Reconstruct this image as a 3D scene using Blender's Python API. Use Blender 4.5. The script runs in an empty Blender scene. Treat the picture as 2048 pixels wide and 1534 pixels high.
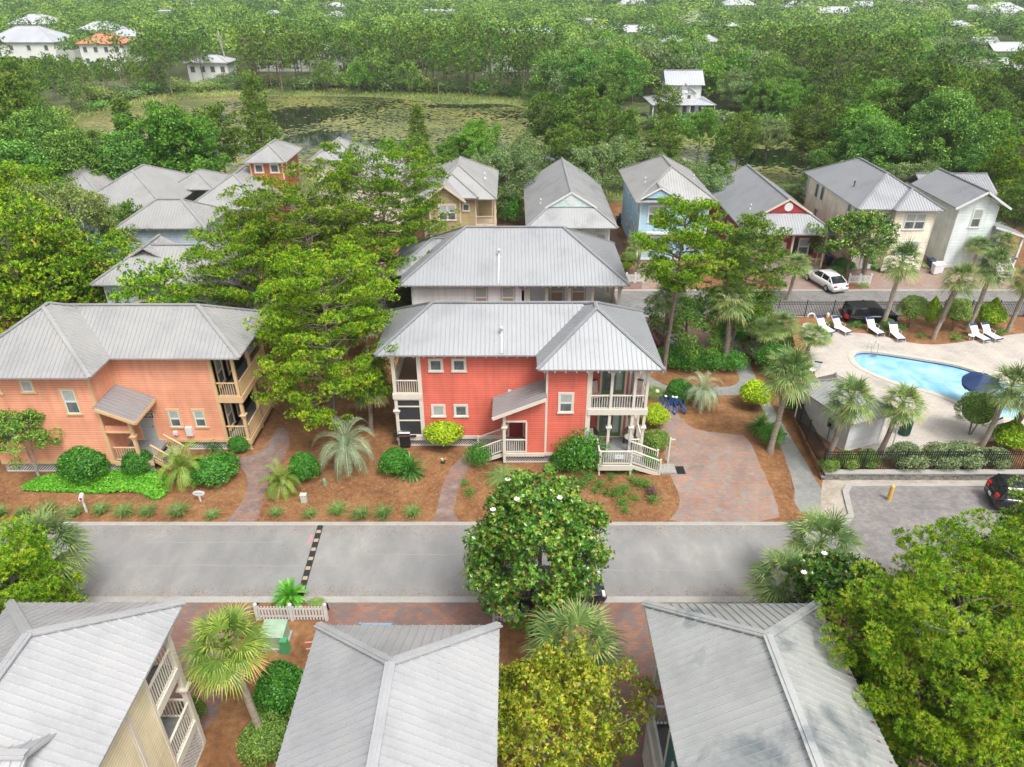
import bpy, math, random
import numpy as np
from math import radians, sin, cos, pi
from mathutils import Vector, Matrix
from mathutils.geometry import tessellate_polygon

# ---------------------------------------------------------------- camera, sky, sun, exposure
sc = bpy.context.scene
C = sc.collection
CAM_H, PITCH, FPX = 26.0, radians(29.8), 1440.0      # drone 26 m up, lens 1440 px on a 2048 px wide photo
cd = bpy.data.cameras.new("camera"); cam = bpy.data.objects.new("camera", cd); C.objects.link(cam)
cam.location = (0, 0, CAM_H); cam.rotation_euler = (pi/2-PITCH, 0, 0)
cd.sensor_fit = 'HORIZONTAL'; cd.sensor_width = 36; cd.lens = 36*FPX/2048
cd.clip_start = 0.5; cd.clip_end = 6000
sc.camera = cam
SUN_EL, SUN_AZ = radians(60), radians(146)           # azimuth clockwise from +Y (the view direction)
w = bpy.data.worlds.new("World"); sc.world = w; w.use_nodes = True
nt = w.node_tree; bg = nt.nodes['Background']
sky = nt.nodes.new('ShaderNodeTexSky'); sky.sky_type = 'NISHITA'; sky.sun_disc = False
sky.sun_elevation = SUN_EL; sky.sun_rotation = SUN_AZ
sky.air_density = 1.0; sky.dust_density = 6.0; sky.ozone_density = 1.0
hs = nt.nodes.new('ShaderNodeHueSaturation'); hs.inputs['Saturation'].default_value = 0.22
nt.links.new(sky.outputs[0], hs.inputs['Color']); nt.links.new(hs.outputs[0], bg.inputs[0])
bg.inputs[1].default_value = 0.15
sl = bpy.data.lights.new("sun", 'SUN'); so = bpy.data.objects.new("sun", sl); C.objects.link(so)
sl.energy = 1.6; sl.angle = radians(16); sl.color = (1, .96, .9)
so.rotation_euler = (pi/2-SUN_EL, 0, -SUN_AZ+pi)
sc.view_settings.view_transform = 'Standard'; sc.view_settings.look = 'None'
sc.view_settings.exposure = 0.6; sc.view_settings.gamma = 1
sc.render.engine = 'CYCLES'
sc.cycles.max_bounces = 6; sc.cycles.diffuse_bounces = 3; sc.cycles.transparent_max_bounces = 6
sc.cycles.volume_bounces = 0

# ---------------------------------------------------------------- measuring helpers: photo reading -> metres
_c, _s = cos(PITCH), sin(PITCH)
def G(px, py, z=0.0):
    a = (px-1024)/FPX; b = (767-py)/FPX
    dy = _c+b*_s; dz = -_s+b*_c; t = (z-CAM_H)/dz
    return a*t, dy*t
def onY(px, py, Y):
    a = (px-1024)/FPX; b = (767-py)/FPX
    t = Y/(_c+b*_s); return a*t, CAM_H+(-_s+b*_c)*t
def onX(px, py, X):
    a = (px-1024)/FPX; b = (767-py)/FPX
    t = X/a; return (_c+b*_s)*t, CAM_H+(-_s+b*_c)*t
def proj(x, y, z):
    zc = y*_c+(CAM_H-z)*_s; v = y*_s-(CAM_H-z)*_c
    return 1024+FPX*x/zc, 767-FPX*v/zc

# ---------------------------------------------------------------- materials
def mat(name, col, rough=.7, metal=0., var=0., vscale=3., bump=0., bscale=30., spec=.5, emit=None, alpha=None):
    m = bpy.data.materials.new(name); m.use_nodes = True; n = m.node_tree; b = n.nodes['Principled BSDF']
    b.inputs['Base Color'].default_value = (*col, 1); b.inputs['Roughness'].default_value = rough
    b.inputs['Metallic'].default_value = metal; b.inputs['Specular IOR Level'].default_value = spec
    if var or bump:
        tc = n.nodes.new('ShaderNodeTexCoord')
        if var:
            t = n.nodes.new('ShaderNodeTexNoise'); t.inputs['Scale'].default_value = vscale; t.inputs['Detail'].default_value = 6
            n.links.new(tc.outputs['Object'], t.inputs['Vector'])
            r = n.nodes.new('ShaderNodeMapRange'); r.inputs['From Min'].default_value = .3; r.inputs['From Max'].default_value = .7
            r.inputs['To Min'].default_value = 1-var; r.inputs['To Max'].default_value = 1+var
            n.links.new(t.outputs['Fac'], r.inputs['Value'])
            x = n.nodes.new('ShaderNodeMix'); x.data_type = 'RGBA'; x.blend_type = 'MULTIPLY'; x.inputs[0].default_value = 1
            x.inputs[6].default_value = (*col, 1); n.links.new(r.outputs[0], x.inputs[7]); n.links.new(x.outputs[2], b.inputs['Base Color'])
        if bump:
            t2 = n.nodes.new('ShaderNodeTexNoise'); t2.inputs['Scale'].default_value = bscale; t2.inputs['Detail'].default_value = 4
            n.links.new(tc.outputs['Object'], t2.inputs['Vector'])
            bp = n.nodes.new('ShaderNodeBump'); bp.inputs['Strength'].default_value = bump; bp.inputs['Distance'].default_value = .02
            n.links.new(t2.outputs['Fac'], bp.inputs['Height']); n.links.new(bp.outputs[0], b.inputs['Normal'])
    return m

def N(n, t, **kw):
    q = n.nodes.new(t)
    for k, v in kw.items():
        if k.startswith('_'): setattr(q, k[1:], v)
        else: q.inputs[k.replace('~', ' ')].default_value = v
    return q
def ramp(n, stops):
    r = n.nodes.new('ShaderNodeValToRGB'); e = r.color_ramp.elements
    while len(e) < len(stops): e.new(0.5)
    for q, (p, c) in zip(e, stops): q.position = p; q.color = (*c, 1)
    return r
def mixc(n, fac, a, b, mode='MIX'):
    x = n.nodes.new('ShaderNodeMix'); x.data_type = 'RGBA'; x.blend_type = mode
    for i, v in ((0, fac), (6, a), (7, b)):
        if isinstance(v, (int, float)): x.inputs[i].default_value = v
        elif isinstance(v, tuple): x.inputs[i].default_value = (*v, 1)
        else: n.links.new(v, x.inputs[i])
    return x.outputs[2]

def siding(name, col, lap=.15):
    """lap siding: sawtooth boards with the lap shadow painted as a dark line, slight weathering"""
    m = mat(name, col, rough=.55); n = m.node_tree; b = n.nodes['Principled BSDF']
    tc = n.nodes.new('ShaderNodeTexCoord'); sp = n.nodes.new('ShaderNodeSeparateXYZ'); n.links.new(tc.outputs['Object'], sp.inputs[0])
    dv = N(n, 'ShaderNodeMath', _operation='DIVIDE'); n.links.new(sp.outputs[2], dv.inputs[0]); dv.inputs[1].default_value = lap
    fr = N(n, 'ShaderNodeMath', _operation='FRACT'); n.links.new(dv.outputs[0], fr.inputs[0])
    fl = N(n, 'ShaderNodeMath', _operation='FLOOR'); n.links.new(dv.outputs[0], fl.inputs[0])
    wn = n.nodes.new('ShaderNodeTexWhiteNoise'); wn.noise_dimensions = '1D'; n.links.new(fl.outputs[0], wn.inputs['W'])
    mr = N(n, 'ShaderNodeMapRange'); mr.inputs['To Min'].default_value = .95; mr.inputs['To Max'].default_value = 1.04
    n.links.new(wn.outputs['Value'], mr.inputs['Value'])
    no = N(n, 'ShaderNodeTexNoise', Scale=.7, Detail=5.); n.links.new(tc.outputs['Object'], no.inputs['Vector'])
    mr2 = N(n, 'ShaderNodeMapRange'); mr2.inputs['From Min'].default_value = .3; mr2.inputs['From Max'].default_value = .7
    mr2.inputs['To Min'].default_value = .84; mr2.inputs['To Max'].default_value = 1.1; n.links.new(no.outputs['Fac'], mr2.inputs['Value'])
    mps = n.nodes.new('ShaderNodeMapping'); mps.inputs['Scale'].default_value = (3.5, 3.5, .35); n.links.new(tc.outputs['Object'], mps.inputs[0])
    ns = N(n, 'ShaderNodeTexNoise', Scale=1., Detail=5.); n.links.new(mps.outputs[0], ns.inputs['Vector'])   # rain streaks down the boards
    rs = ramp(n, [(.3, (.86, .86, .86)), (.55, (1, 1, 1))]); n.links.new(ns.outputs['Fac'], rs.inputs[0])
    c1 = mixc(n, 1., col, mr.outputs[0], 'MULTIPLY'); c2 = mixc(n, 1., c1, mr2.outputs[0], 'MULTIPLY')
    st = ramp(n, [(0, (.52,)*3), (.12, (.66,)*3), (.2, (1,)*3)]); n.links.new(fr.outputs[0], st.inputs[0])  # shadow at each lap, painted into the board colour
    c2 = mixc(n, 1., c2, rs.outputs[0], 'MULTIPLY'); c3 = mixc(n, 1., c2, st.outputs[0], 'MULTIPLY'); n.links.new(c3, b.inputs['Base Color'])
    bp = N(n, 'ShaderNodeBump', Strength=.6, Distance=.015); bp.invert = True
    n.links.new(fr.outputs[0], bp.inputs['Height']); n.links.new(bp.outputs[0], b.inputs['Normal'])
    return m

def metal_roof(name, col=(.43, .44, .46), rough=.42, warm=0., stain=.1, streak=None):
    col = tuple(c*.9 for c in col)
    m = mat(name, col, rough=rough, metal=.35); n = m.node_tree; b = n.nodes['Principled BSDF']
    tc = n.nodes.new('ShaderNodeTexCoord')
    a = N(n, 'ShaderNodeTexNoise', Scale=.45, Detail=7., Roughness=.65); n.links.new(tc.outputs['Object'], a.inputs['Vector'])
    r = ramp(n, [(.32, tuple(c*(1-stain*1.6) for c in col)), (.5, col), (.7, (col[0]*(1.06+warm), col[1]*(1.05+warm*.6), col[2]*1.03))])
    n.links.new(a.outputs['Fac'], r.inputs[0])
    g = N(n, 'ShaderNodeTexNoise', Scale=14., Detail=4.); n.links.new(tc.outputs['Object'], g.inputs['Vector'])
    mr = N(n, 'ShaderNodeMapRange'); mr.inputs['To Min'].default_value = .88; mr.inputs['To Max'].default_value = 1.1; n.links.new(g.outputs['Fac'], mr.inputs['Value'])
    c = mixc(n, 1., r.outputs[0], mr.outputs[0], 'MULTIPLY')
    if streak:   # grey mildew patches on the roof (they stay put whatever the light)
        s = N(n, 'ShaderNodeTexNoise', Scale=.5, Detail=5., Roughness=.6, Distortion=.6); n.links.new(tc.outputs['Object'], s.inputs['Vector'])
        rr = ramp(n, [(.52, (0, 0, 0)), (.68, (1, 1, 1))]); n.links.new(s.outputs['Fac'], rr.inputs[0])
        mk = N(n, 'ShaderNodeMath', _operation='MULTIPLY'); mk.inputs[1].default_value = streak; n.links.new(rr.outputs[0], mk.inputs[0])
        c = mixc(n, mk.outputs[0], c, (.14, .17, .19))
    n.links.new(c, b.inputs['Base Color'])
    rg = N(n, 'ShaderNodeMapRange'); rg.inputs['To Min'].default_value = rough-.1; rg.inputs['To Max'].default_value = rough+.15
    n.links.new(a.outputs['Fac'], rg.inputs['Value']); n.links.new(rg.outputs[0], b.inputs['Roughness'])
    return m

def pavers(name, c1, c2, c3, scale=4.5, mortar=(.2, .19, .17), rot=0., stain=None):
    c1, c2, c3, mortar = (tuple(q*.87 for q in c) for c in (c1, c2, c3, mortar)); stain = stain and tuple(q*.87 for q in stain)
    m = mat(name, c1, rough=.9); n = m.node_tree; b = n.nodes['Principled BSDF']
    tc = n.nodes.new('ShaderNodeTexCoord'); mp = n.nodes.new('ShaderNodeMapping'); mp.inputs['Rotation'].default_value = (0, 0, rot)
    n.links.new(tc.outputs['Object'], mp.inputs[0])
    br = N(n, 'ShaderNodeTexBrick', Scale=scale); br.inputs['Brick Width'].default_value = .9; br.inputs['Row Height'].default_value = .5
    br.inputs['Mortar Size'].default_value = .025; br.inputs['Bias'].default_value = 0; br.offset = .5
    br.inputs['Color1'].default_value = (*c1, 1); br.inputs['Color2'].default_value = (*c2, 1); br.inputs['Mortar'].default_value = (*mortar, 1)
    n.links.new(mp.outputs[0], br.inputs['Vector'])
    vo = N(n, 'ShaderNodeTexVoronoi', Scale=scale*1.1); n.links.new(mp.outputs[0], vo.inputs['Vector'])
    sp = n.nodes.new('ShaderNodeSeparateColor'); n.links.new(vo.outputs['Color'], sp.inputs[0])
    r1 = ramp(n, [(.55, (0, 0, 0)), (.75, (1, 1, 1))]); n.links.new(sp.outputs[0], r1.inputs[0])
    mk = N(n, 'ShaderNodeMath', _operation='MULTIPLY'); mk.inputs[1].default_value = .7; n.links.new(r1.outputs[0], mk.inputs[0])
    c = mixc(n, mk.outputs[0], br.outputs['Color'], c3)
    c = mixc(n, br.outputs['Fac'], c, mortar)
    no = N(n, 'ShaderNodeTexNoise', Scale=.55, Detail=6., Roughness=.6); n.links.new(tc.outputs['Object'], no.inputs['Vector'])
    r2 = ramp(n, [(.3, (.78, .78, .8)), (.5, (1, 1, 1)), (.72, (1.15, 1.12, 1.08))]); n.links.new(no.outputs['Fac'], r2.inputs[0])
    c = mixc(n, 1., c, r2.outputs[0], 'MULTIPLY')
    if stain:
        n3 = N(n, 'ShaderNodeTexNoise', Scale=.9, Detail=7., Roughness=.7); mp2 = n.nodes.new('ShaderNodeMapping'); mp2.inputs['Location'].default_value = (7, 3, 0)
        n.links.new(tc.outputs['Object'], mp2.inputs[0]); n.links.new(mp2.outputs[0], n3.inputs['Vector'])
        r3 = ramp(n, [(.5, (0, 0, 0)), (.66, (.7,)*3)]); n.links.new(n3.outputs['Fac'], r3.inputs[0])
        c = mixc(n, r3.outputs[0], c, stain)
    n.links.new(c, b.inputs['Base Color'])
    bp = N(n, 'ShaderNodeBump', Strength=.35, Distance=.01); bp.invert = True
    n.links.new(br.outputs['Fac'], bp.inputs['Height']); n.links.new(bp.outputs[0], b.inputs['Normal'])
    return m

def speckle(name, stops, big=.15, mid=1.5, fine=25., rough=.95, bump=.4, aniso=(1, 1, 1), bdist=.03, wf=(.45, .25, .3)):
    """ground: colour ramp driven by three octaves of noise"""
    stops = [(a, tuple(q*.87 for q in c)) for a, c in stops]
    m = mat(name, stops[0][1], rough=rough); n = m.node_tree; b = n.nodes['Principled BSDF']
    tc = n.nodes.new('ShaderNodeTexCoord'); mp = n.nodes.new('ShaderNodeMapping'); mp.inputs['Scale'].default_value = aniso
    n.links.new(tc.outputs['Object'], mp.inputs[0])
    acc = None
    for s, wt in zip((big, mid, fine), wf):
        t = N(n, 'ShaderNodeTexNoise', Scale=s, Detail=5., Roughness=.6); n.links.new(mp.outputs[0], t.inputs['Vector'])
        mu = N(n, 'ShaderNodeMath', _operation='MULTIPLY'); mu.inputs[1].default_value = wt; n.links.new(t.outputs['Fac'], mu.inputs[0])
        if acc is None: acc = mu.outputs[0]
        else:
            ad = N(n, 'ShaderNodeMath', _operation='ADD'); n.links.new(acc, ad.inputs[0]); n.links.new(mu.outputs[0], ad.inputs[1]); acc = ad.outputs[0]
    r = ramp(n, stops); n.links.new(acc, r.inputs[0]); n.links.new(r.outputs[0], b.inputs['Base Color'])
    if bump:
        bp = N(n, 'ShaderNodeBump', Strength=bump, Distance=bdist); n.links.new(t.outputs['Fac'], bp.inputs['Height']); n.links.new(bp.outputs[0], b.inputs['Normal'])
    return m

def foliage(name, dark, mid, light, rough=.55, trans=.3, hue=.02, spec=.4, extra=None):
    m = bpy.data.materials.new(name); m.use_nodes = True; n = m.node_tree; b = n.nodes['Principled BSDF']; out = n.nodes['Material Output']
    at = n.nodes.new('ShaderNodeAttribute'); at.attribute_name = 'tint'
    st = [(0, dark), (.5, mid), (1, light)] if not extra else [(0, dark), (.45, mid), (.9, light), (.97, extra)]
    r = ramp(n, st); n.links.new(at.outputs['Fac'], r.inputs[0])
    oi = n.nodes.new('ShaderNodeObjectInfo')
    h = n.nodes.new('ShaderNodeHueSaturation'); n.links.new(r.outputs[0], h.inputs['Color'])
    a = N(n, 'ShaderNodeMapRange'); a.inputs['To Min'].default_value = .5-hue; a.inputs['To Max'].default_value = .5+hue*.7
    n.links.new(oi.outputs['Random'], a.inputs['Value']); n.links.new(a.outputs[0], h.inputs['Hue'])
    wn = n.nodes.new('ShaderNodeTexWhiteNoise'); wn.noise_dimensions = '1D'; n.links.new(oi.outputs['Random'], wn.inputs['W'])
    v = N(n, 'ShaderNodeMapRange'); v.inputs['To Min'].default_value = .84; v.inputs['To Max'].default_value = 1.14
    n.links.new(wn.outputs['Value'], v.inputs['Value']); n.links.new(v.outputs[0], h.inputs['Value'])
    n.links.new(h.outputs[0], b.inputs['Base Color']); b.inputs['Roughness'].default_value = rough; b.inputs['Specular IOR Level'].default_value = spec
    if trans:
        t = n.nodes.new('ShaderNodeBsdfTranslucent'); n.links.new(h.outputs[0], t.inputs['Color'])
        mx = n.nodes.new('ShaderNodeMixShader'); mx.inputs[0].default_value = trans
        n.links.new(b.outputs[0], mx.inputs[1]); n.links.new(t.outputs[0], mx.inputs[2]); n.links.new(mx.outputs[0], out.inputs['Surface'])
    return m

# ---------------------------------------------------------------- tagging
def tag(o, label=None, cat=None, group=None, kind=None):
    for k, v in (('label', label), ('category', cat), ('group', group), ('kind', kind)):
        if v: o[k] = v
    return o
def empty(name, loc, label, cat, group=None, rz=0.):
    o = bpy.data.objects.new(name, None); C.objects.link(o); o.location = loc; o.rotation_euler = (0, 0, rz); o.empty_display_size = .3
    bpy.context.view_layer.update
    return tag(o, label, cat, group)
def kids(o): return [c for c in bpy.data.objects if c.parent is o]
def copy_tree(o, loc=None, rz=None, scale=None, label=None, group=None, children=None):
    children = children if children is not None else [(c, [g for g in kids(c)]) for c in kids(o)]
    r = o.copy(); C.objects.link(r)
    if loc is not None: r.location = loc
    if rz is not None: r.rotation_euler[2] = rz
    if scale is not None: r.scale = (scale,)*3 if isinstance(scale, (int, float)) else scale
    if label: r['label'] = label
    if group: r['group'] = group
    for c, gs in children:
        d = c.copy(); C.objects.link(d); d.parent = r
        for g in gs:
            e = g.copy(); C.objects.link(e); e.parent = d
    return r

# ---------------------------------------------------------------- mesh builder
SPLIT = ('trim', 'beam', 'floor', 'meter_box', 'wall_vent', 'shutter', 'side_shelf', 'rail', 'screen_frame')
class MB:
    def __init__(s): s.v = []; s.f = []; s.m = []; s.g = []
    def add(s, vs, fs, mi=0):
        k = len(s.v); s.g.append((k, len(s.f))); s.v.extend([tuple(p) for p in vs]); s.f.extend([tuple(i+k for i in f) for f in fs]); s.m.extend([mi]*len(fs)); return s
    def box(s, x0, x1, y0, y1, z0, z1, mi=0):
        v = [(x, y, z) for z in (z0, z1) for x, y in ((x0, y0), (x1, y0), (x1, y1), (x0, y1))]
        return s.add(v, [(3, 2, 1, 0), (4, 5, 6, 7), (0, 1, 5, 4), (1, 2, 6, 5), (2, 3, 7, 6), (3, 0, 4, 7)], mi)
    def beam(s, p, q, w, h, mi=0, up=(0, 0, 1), lift=0.):
        p = Vector(p); q = Vector(q); d = (q-p).normalized(); u = Vector(up)
        r = d.cross(u)
        if r.length < 1e-4: r = d.cross(Vector((1, 0, 0)))
        r.normalize(); u = r.cross(d).normalized()
        v = []
        for c in (p, q):
            for a, b in ((-1, -1), (1, -1), (1, 1), (-1, 1)): v.append(c+r*a*w/2+u*(b*h/2+lift))
        return s.add(v, [(3, 2, 1, 0), (4, 5, 6, 7), (0, 1, 5, 4), (1, 2, 6, 5), (2, 3, 7, 6), (3, 0, 4, 7)], mi)
    def tube(s, pts, rad, n=8, mi=0, cap=True):
        pts = [Vector(p) for p in pts]; k = len(pts)
        if not hasattr(rad, '__len__'): rad = [rad]*k
        v = []; f = []
        for i, p in enumerate(pts):
            d = (pts[min(i+1, k-1)]-pts[max(i-1, 0)]).normalized()
            a = d.cross(Vector((.13, .97, .21))).normalized(); b = d.cross(a)
            for j in range(n): t = 2*pi*j/n; v.append(p+(a*cos(t)+b*sin(t))*rad[i])
        for i in range(k-1):
            for j in range(n): j2 = (j+1) % n; f.append((i*n+j, i*n+j2, (i+1)*n+j2, (i+1)*n+j))
        if cap: f.append(tuple(range((k-1)*n, k*n))); f.append(tuple(range(n-1, -1, -1)))
        return s.add(v, f, mi)
    def lathe(s, prof, c=(0, 0, 0), n=16, mi=0):
        v = []; f = []; k = len(prof)
        for r, z in prof:
            for j in range(n): t = 2*pi*j/n; v.append((c[0]+r*cos(t), c[1]+r*sin(t), c[2]+z))
        for i in range(k-1):
            for j in range(n): j2 = (j+1) % n; f.append((i*n+j, i*n+j2, (i+1)*n+j2, (i+1)*n+j))
        f.append(tuple(range((k-1)*n, k*n))); f.append(tuple(range(n-1, -1, -1)))
        return s.add(v, f, mi)
    def prism(s, poly, z0, z1, mi=0, holes=()):
        loops = [[Vector((x, y, 0)) for x, y in poly]]+[[Vector((x, y, 0)) for x, y in h] for h in holes]
        tri = tessellate_polygon(loops); flat = [p for l in loops for p in l]; k = len(flat)
        def area(t): a, b, c = (flat[i] for i in t); return (b.x-a.x)*(c.y-a.y)-(b.y-a.y)*(c.x-a.x)
        tri = [t if area(t) > 0 else (t[0], t[2], t[1]) for t in tri]
        v = [(p.x, p.y, z1) for p in flat]+[(p.x, p.y, z0) for p in flat]
        f = [tuple(t) for t in tri]
        if z1-z0 > 1e-6:
            f += [(a+k, c+k, b+k) for a, b, c in tri]; o = 0
            for l in loops:
                m = len(l)
                for i in range(m): j = (i+1) % m; f.append((o+i, o+i+k, o+j+k, o+j))
                o += m
        else: v = v[:k]
        return s.add(v, f, mi)
    def build(s, name, mats, parent=None, loc=(0, 0, 0), rz=0., world=False, smooth=False):
        if name in SPLIT and len(s.g) > 1:      # boards that do not touch become parts of their own
            ends = s.g[1:]+[(len(s.v), len(s.f))]; o = None
            for (v0, f0), (v1, f1) in zip(s.g, ends):
                q = MB(); q.v = s.v[v0:v1]; q.f = [tuple(i-v0 for i in f) for f in s.f[f0:f1]]; q.m = s.m[f0:f1]; q.g = [(0, 0)]
                o = q.build(name, mats, parent, loc, rz, world, smooth)
            return o
        me = bpy.data.meshes.new(name); vs = s.v
        if world and parent is not None:
            l = parent.location; vs = [(x-l[0], y-l[1], z-l[2]) for x, y, z in vs]
        me.from_pydata(vs, [], s.f)
        for m in (mats if isinstance(mats, (list, tuple)) else [mats]): me.materials.append(m)
        if any(s.m): me.polygons.foreach_set('material_index', s.m)
        if smooth: me.polygons.foreach_set('use_smooth', [True]*len(s.f))
        me.update()
        o = bpy.data.objects.new(name, me); C.objects.link(o); o.parent = parent; o.location = loc; o.rotation_euler = (0, 0, rz)
        return o
def sheet(name, poly, z, m, kind='structure', holes=(), z0=None):
    b = MB(); b.prism(poly, z if z0 is None else z0, z, holes=holes)
    return tag(b.build(name, m), kind=kind)
def GP(pts, z=0.): return [G(x, y, z) for x, y in pts]
def smooth_poly(pts, it=2):
    for _ in range(it):
        o = []
        for i in range(len(pts)):
            a, b = pts[i], pts[(i+1) % len(pts)]
            o += [(a[0]*.75+b[0]*.25, a[1]*.75+b[1]*.25), (a[0]*.25+b[0]*.75, a[1]*.25+b[1]*.75)]
        pts = o
    return pts
def wobble(pts, amp, seed=0, step=.5):
    """subdivide a polygon outline and make it slightly uneven, as raked mulch edges are"""
    rr = random.Random(seed); o = []
    for i in range(len(pts)):
        a, b = pts[i], pts[(i+1) % len(pts)]; L = math.hypot(b[0]-a[0], b[1]-a[1]); k = max(1, int(L/step))
        for j in range(k): t = j/k; o.append((a[0]+(b[0]-a[0])*t+rr.uniform(-amp, amp), a[1]+(b[1]-a[1])*t+rr.uniform(-amp, amp)))
    return o
# ---------------------------------------------------------------- materials used all over
M_forest = speckle('forest_floor', [(.3, (.05, .07, .02)), (.5, (.09, .12, .035)), (.62, (.16, .17, .07)), (.75, (.3, .26, .16))], .03, .3, 3.)
M_straw = speckle('pine_straw', [(.38, (.1, .045, .02)), (.455, (.2, .088, .032)), (.53, (.29, .14, .055)), (.62, (.4, .24, .12))], .5, 3., 45., bump=.7, wf=(.36, .28, .36))
M_asphalt = speckle('asphalt', [(.37, (.19, .19, .19)), (.46, (.24, .24, .238)), (.54, (.29, .288, .28)), (.62, (.4, .39, .365))], .16, .9, 90., bump=.2, aniso=(.8, .5, 1), wf=(.35, .3, .35))
M_backroad = pavers('grey_road_pavers', (.21, .205, .2), (.26, .255, .245), (.19, .175, .16), 3.4, (.15, .145, .14))
M_curb = speckle('kerb_concrete', [(.35, (.3, .285, .265)), (.5, (.38, .37, .345)), (.65, (.45, .44, .41))], .5, 3., 30., bump=.15)
M_brick = pavers('red_pavers', (.33, .19, .145), (.38, .24, .175), (.24, .225, .215), 3.6, (.21, .18, .155), stain=(.32, .3, .27))
M_brick_dk = pavers('dark_red_pavers', (.25, .125, .095), (.3, .165, .12), (.16, .15, .15), 3.2, (.16, .12, .1))
M_brick_path = pavers('path_pavers', (.26, .15, .12), (.31, .19, .145), (.17, .15, .145), 3.0, (.12, .09, .08), stain=(.3, .27, .25))
M_greypave = pavers('walk_pavers', (.26, .27, .255), (.31, .31, .29), (.24, .25, .235), 4.2, (.19, .19, .18))
M_parkpave = pavers('parking_pavers', (.23, .215, .21), (.28, .265, .255), (.195, .175, .175), 4.0, (.15, .14, .135))
M_deckpave = pavers('pool_deck_pavers', (.5, .45, .4), (.55, .5, .45), (.48, .44, .4), 2.4, (.38, .33, .28))
M_gravel = speckle('gravel', [(.35, (.25, .2, .14)), (.48, (.38, .33, .27)), (.6, (.5, .46, .4))], 1., 6., 40.)
M_grass = speckle('lawn', [(.35, (.05, .13, .02)), (.5, (.08, .2, .03)), (.65, (.13, .26, .05))], 1., 6., 60.)
M_marsh = speckle('marsh', [(.32, (.07, .09, .03)), (.46, (.13, .17, .045)), (.58, (.2, .25, .07)), (.7, (.26, .25, .1))], .12, .9, 9.)
M_shallow = speckle('algae', [(.34, (.1, .075, .025)), (.46, (.14, .13, .035)), (.58, (.17, .19, .05)), (.7, (.21, .23, .08))], .12, .6, 5., rough=.6, bump=0)
M_white = mat('white_paint', (.64, .64, .63), rough=.5, var=.04, vscale=2)
M_cream = mat('cream_trim', (.62, .51, .38), rough=.5, var=.05, vscale=2)
M_creamw = mat('cream_white_trim', (.66, .61, .53), rough=.5, var=.04, vscale=2)
M_tan = mat('tan_trim', (.62, .42, .23), rough=.5, var=.05, vscale=2)
M_deckgrey = mat('deck_boards', (.2, .21, .21), rough=.8, var=.15, vscale=6)
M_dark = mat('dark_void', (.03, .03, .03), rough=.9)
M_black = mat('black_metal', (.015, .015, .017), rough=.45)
M_glass = mat('window_glass', (.1, .12, .12), rough=.08, var=.4, vscale=2.5, spec=.6)
M_blind = mat('window_with_blinds', (.36, .4, .37), rough=.15, var=.12, vscale=4, spec=.6)
M_screen = mat('insect_screen', (.03, .032, .035), rough=.7, var=.2, vscale=3)
M_bark = speckle('bark', [(.35, (.12, .09, .07)), (.5, (.23, .18, .15)), (.65, (.36, .31, .27))], 1.5, 6., 30., aniso=(1, 1, .25))
M_palebark = speckle('pale_bark', [(.35, (.26, .23, .19)), (.5, (.38, .35, .3)), (.65, (.5, .47, .42))], 2., 8., 30., aniso=(1, 1, .4))
M_palmbark = speckle('palm_trunk', [(.35, (.2, .16, .12)), (.5, (.34, .29, .23)), (.65, (.46, .41, .34))], 2., 8., 30., aniso=(.3, .3, 1.6))
M_boot = mat('palm_boots', (.42, .36, .28), rough=.9, var=.3, vscale=5)

# ---------------------------------------------------------------- the ground and everything laid on it
sheet('ground', [(-900, -5), (900, -5), (900, 1600), (-900, 1600)], 0, M_forest)
sheet('pine_straw_ground', wobble([(-52, 3), (52, 3), (60, 90), (30, 92), (0, 93), (-30, 90), (-60, 84)], .3, 1, 2), .006, M_straw)
YN, YF = 24.83, 29.91
sheet('road', [(-60, YN), (17.9, YN), (17.9, YF), (-60, YF)], .014, M_asphalt)
park = [(17.9, 18.0), (60, 18.0), (60, 33.25), (19.6, 33.25), (19.0, 32.6), (18.75, 31.4), (18.5, 30.4), (17.9, 29.93)]
sheet('parking_lot', park, .016, M_parkpave)
M_sealcrack = speckle('sealed_crack', [(.4, (.3, .295, .285)), (.6, (.36, .35, .33))], 2., 9., 40., bump=0)
rk = random.Random(12)
for (x0, x1, yy) in ((-22, -8.5, 26.9), (-7.5, -1.5, 27.7), (3, 12.5, 26.6), (-19, -12, 28.6)):
    pts = [(x0+(x1-x0)*i/16, yy+rk.uniform(-.06, .06)) for i in range(17)]
    sheet('road_crack', pts+[(a, c+rk.uniform(.02, .05)) for a, c in reversed(pts)], .018, M_sealcrack)
for (x0, y0, w_, d_) in ((-26, 25.6, 2.4, 1.6),):
    sheet('road_patch', wobble([(x0, y0), (x0+w_, y0), (x0+w_, y0+d_), (x0, y0+d_)], .04, 3, .4), .0175, speckle('asphalt_patch', [(.35, (.17, .17, .172)), (.5, (.21, .21, .21)), (.65, (.27, .265, .26))], .8, 4., 60., bump=.1))
M_pinkmark = mat('pink_survey_paint', (.6, .2, .22), rough=.8)
for pts in ([(622, 1070), (626, 1070), (618, 1088), (614, 1088)], [(545, 1262), (549, 1262), (547, 1280), (543, 1280)], [(610, 1284), (625, 1283), (625, 1286), (610, 1287)], [(612, 1297), (625, 1296), (625, 1299), (612, 1300)]): sheet('survey_mark', GP(pts), .02, M_pinkmark)
sheet('road_edge', [(-60, YF), (17.6, YF), (17.6, YF+.3), (-60, YF+.3)], .045, M_curb, z0=.001)
sheet('road_edge', [(-60, YN-.38), (60, YN-.38), (60, YN), (-60, YN)], .045, M_curb, z0=.001)
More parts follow.
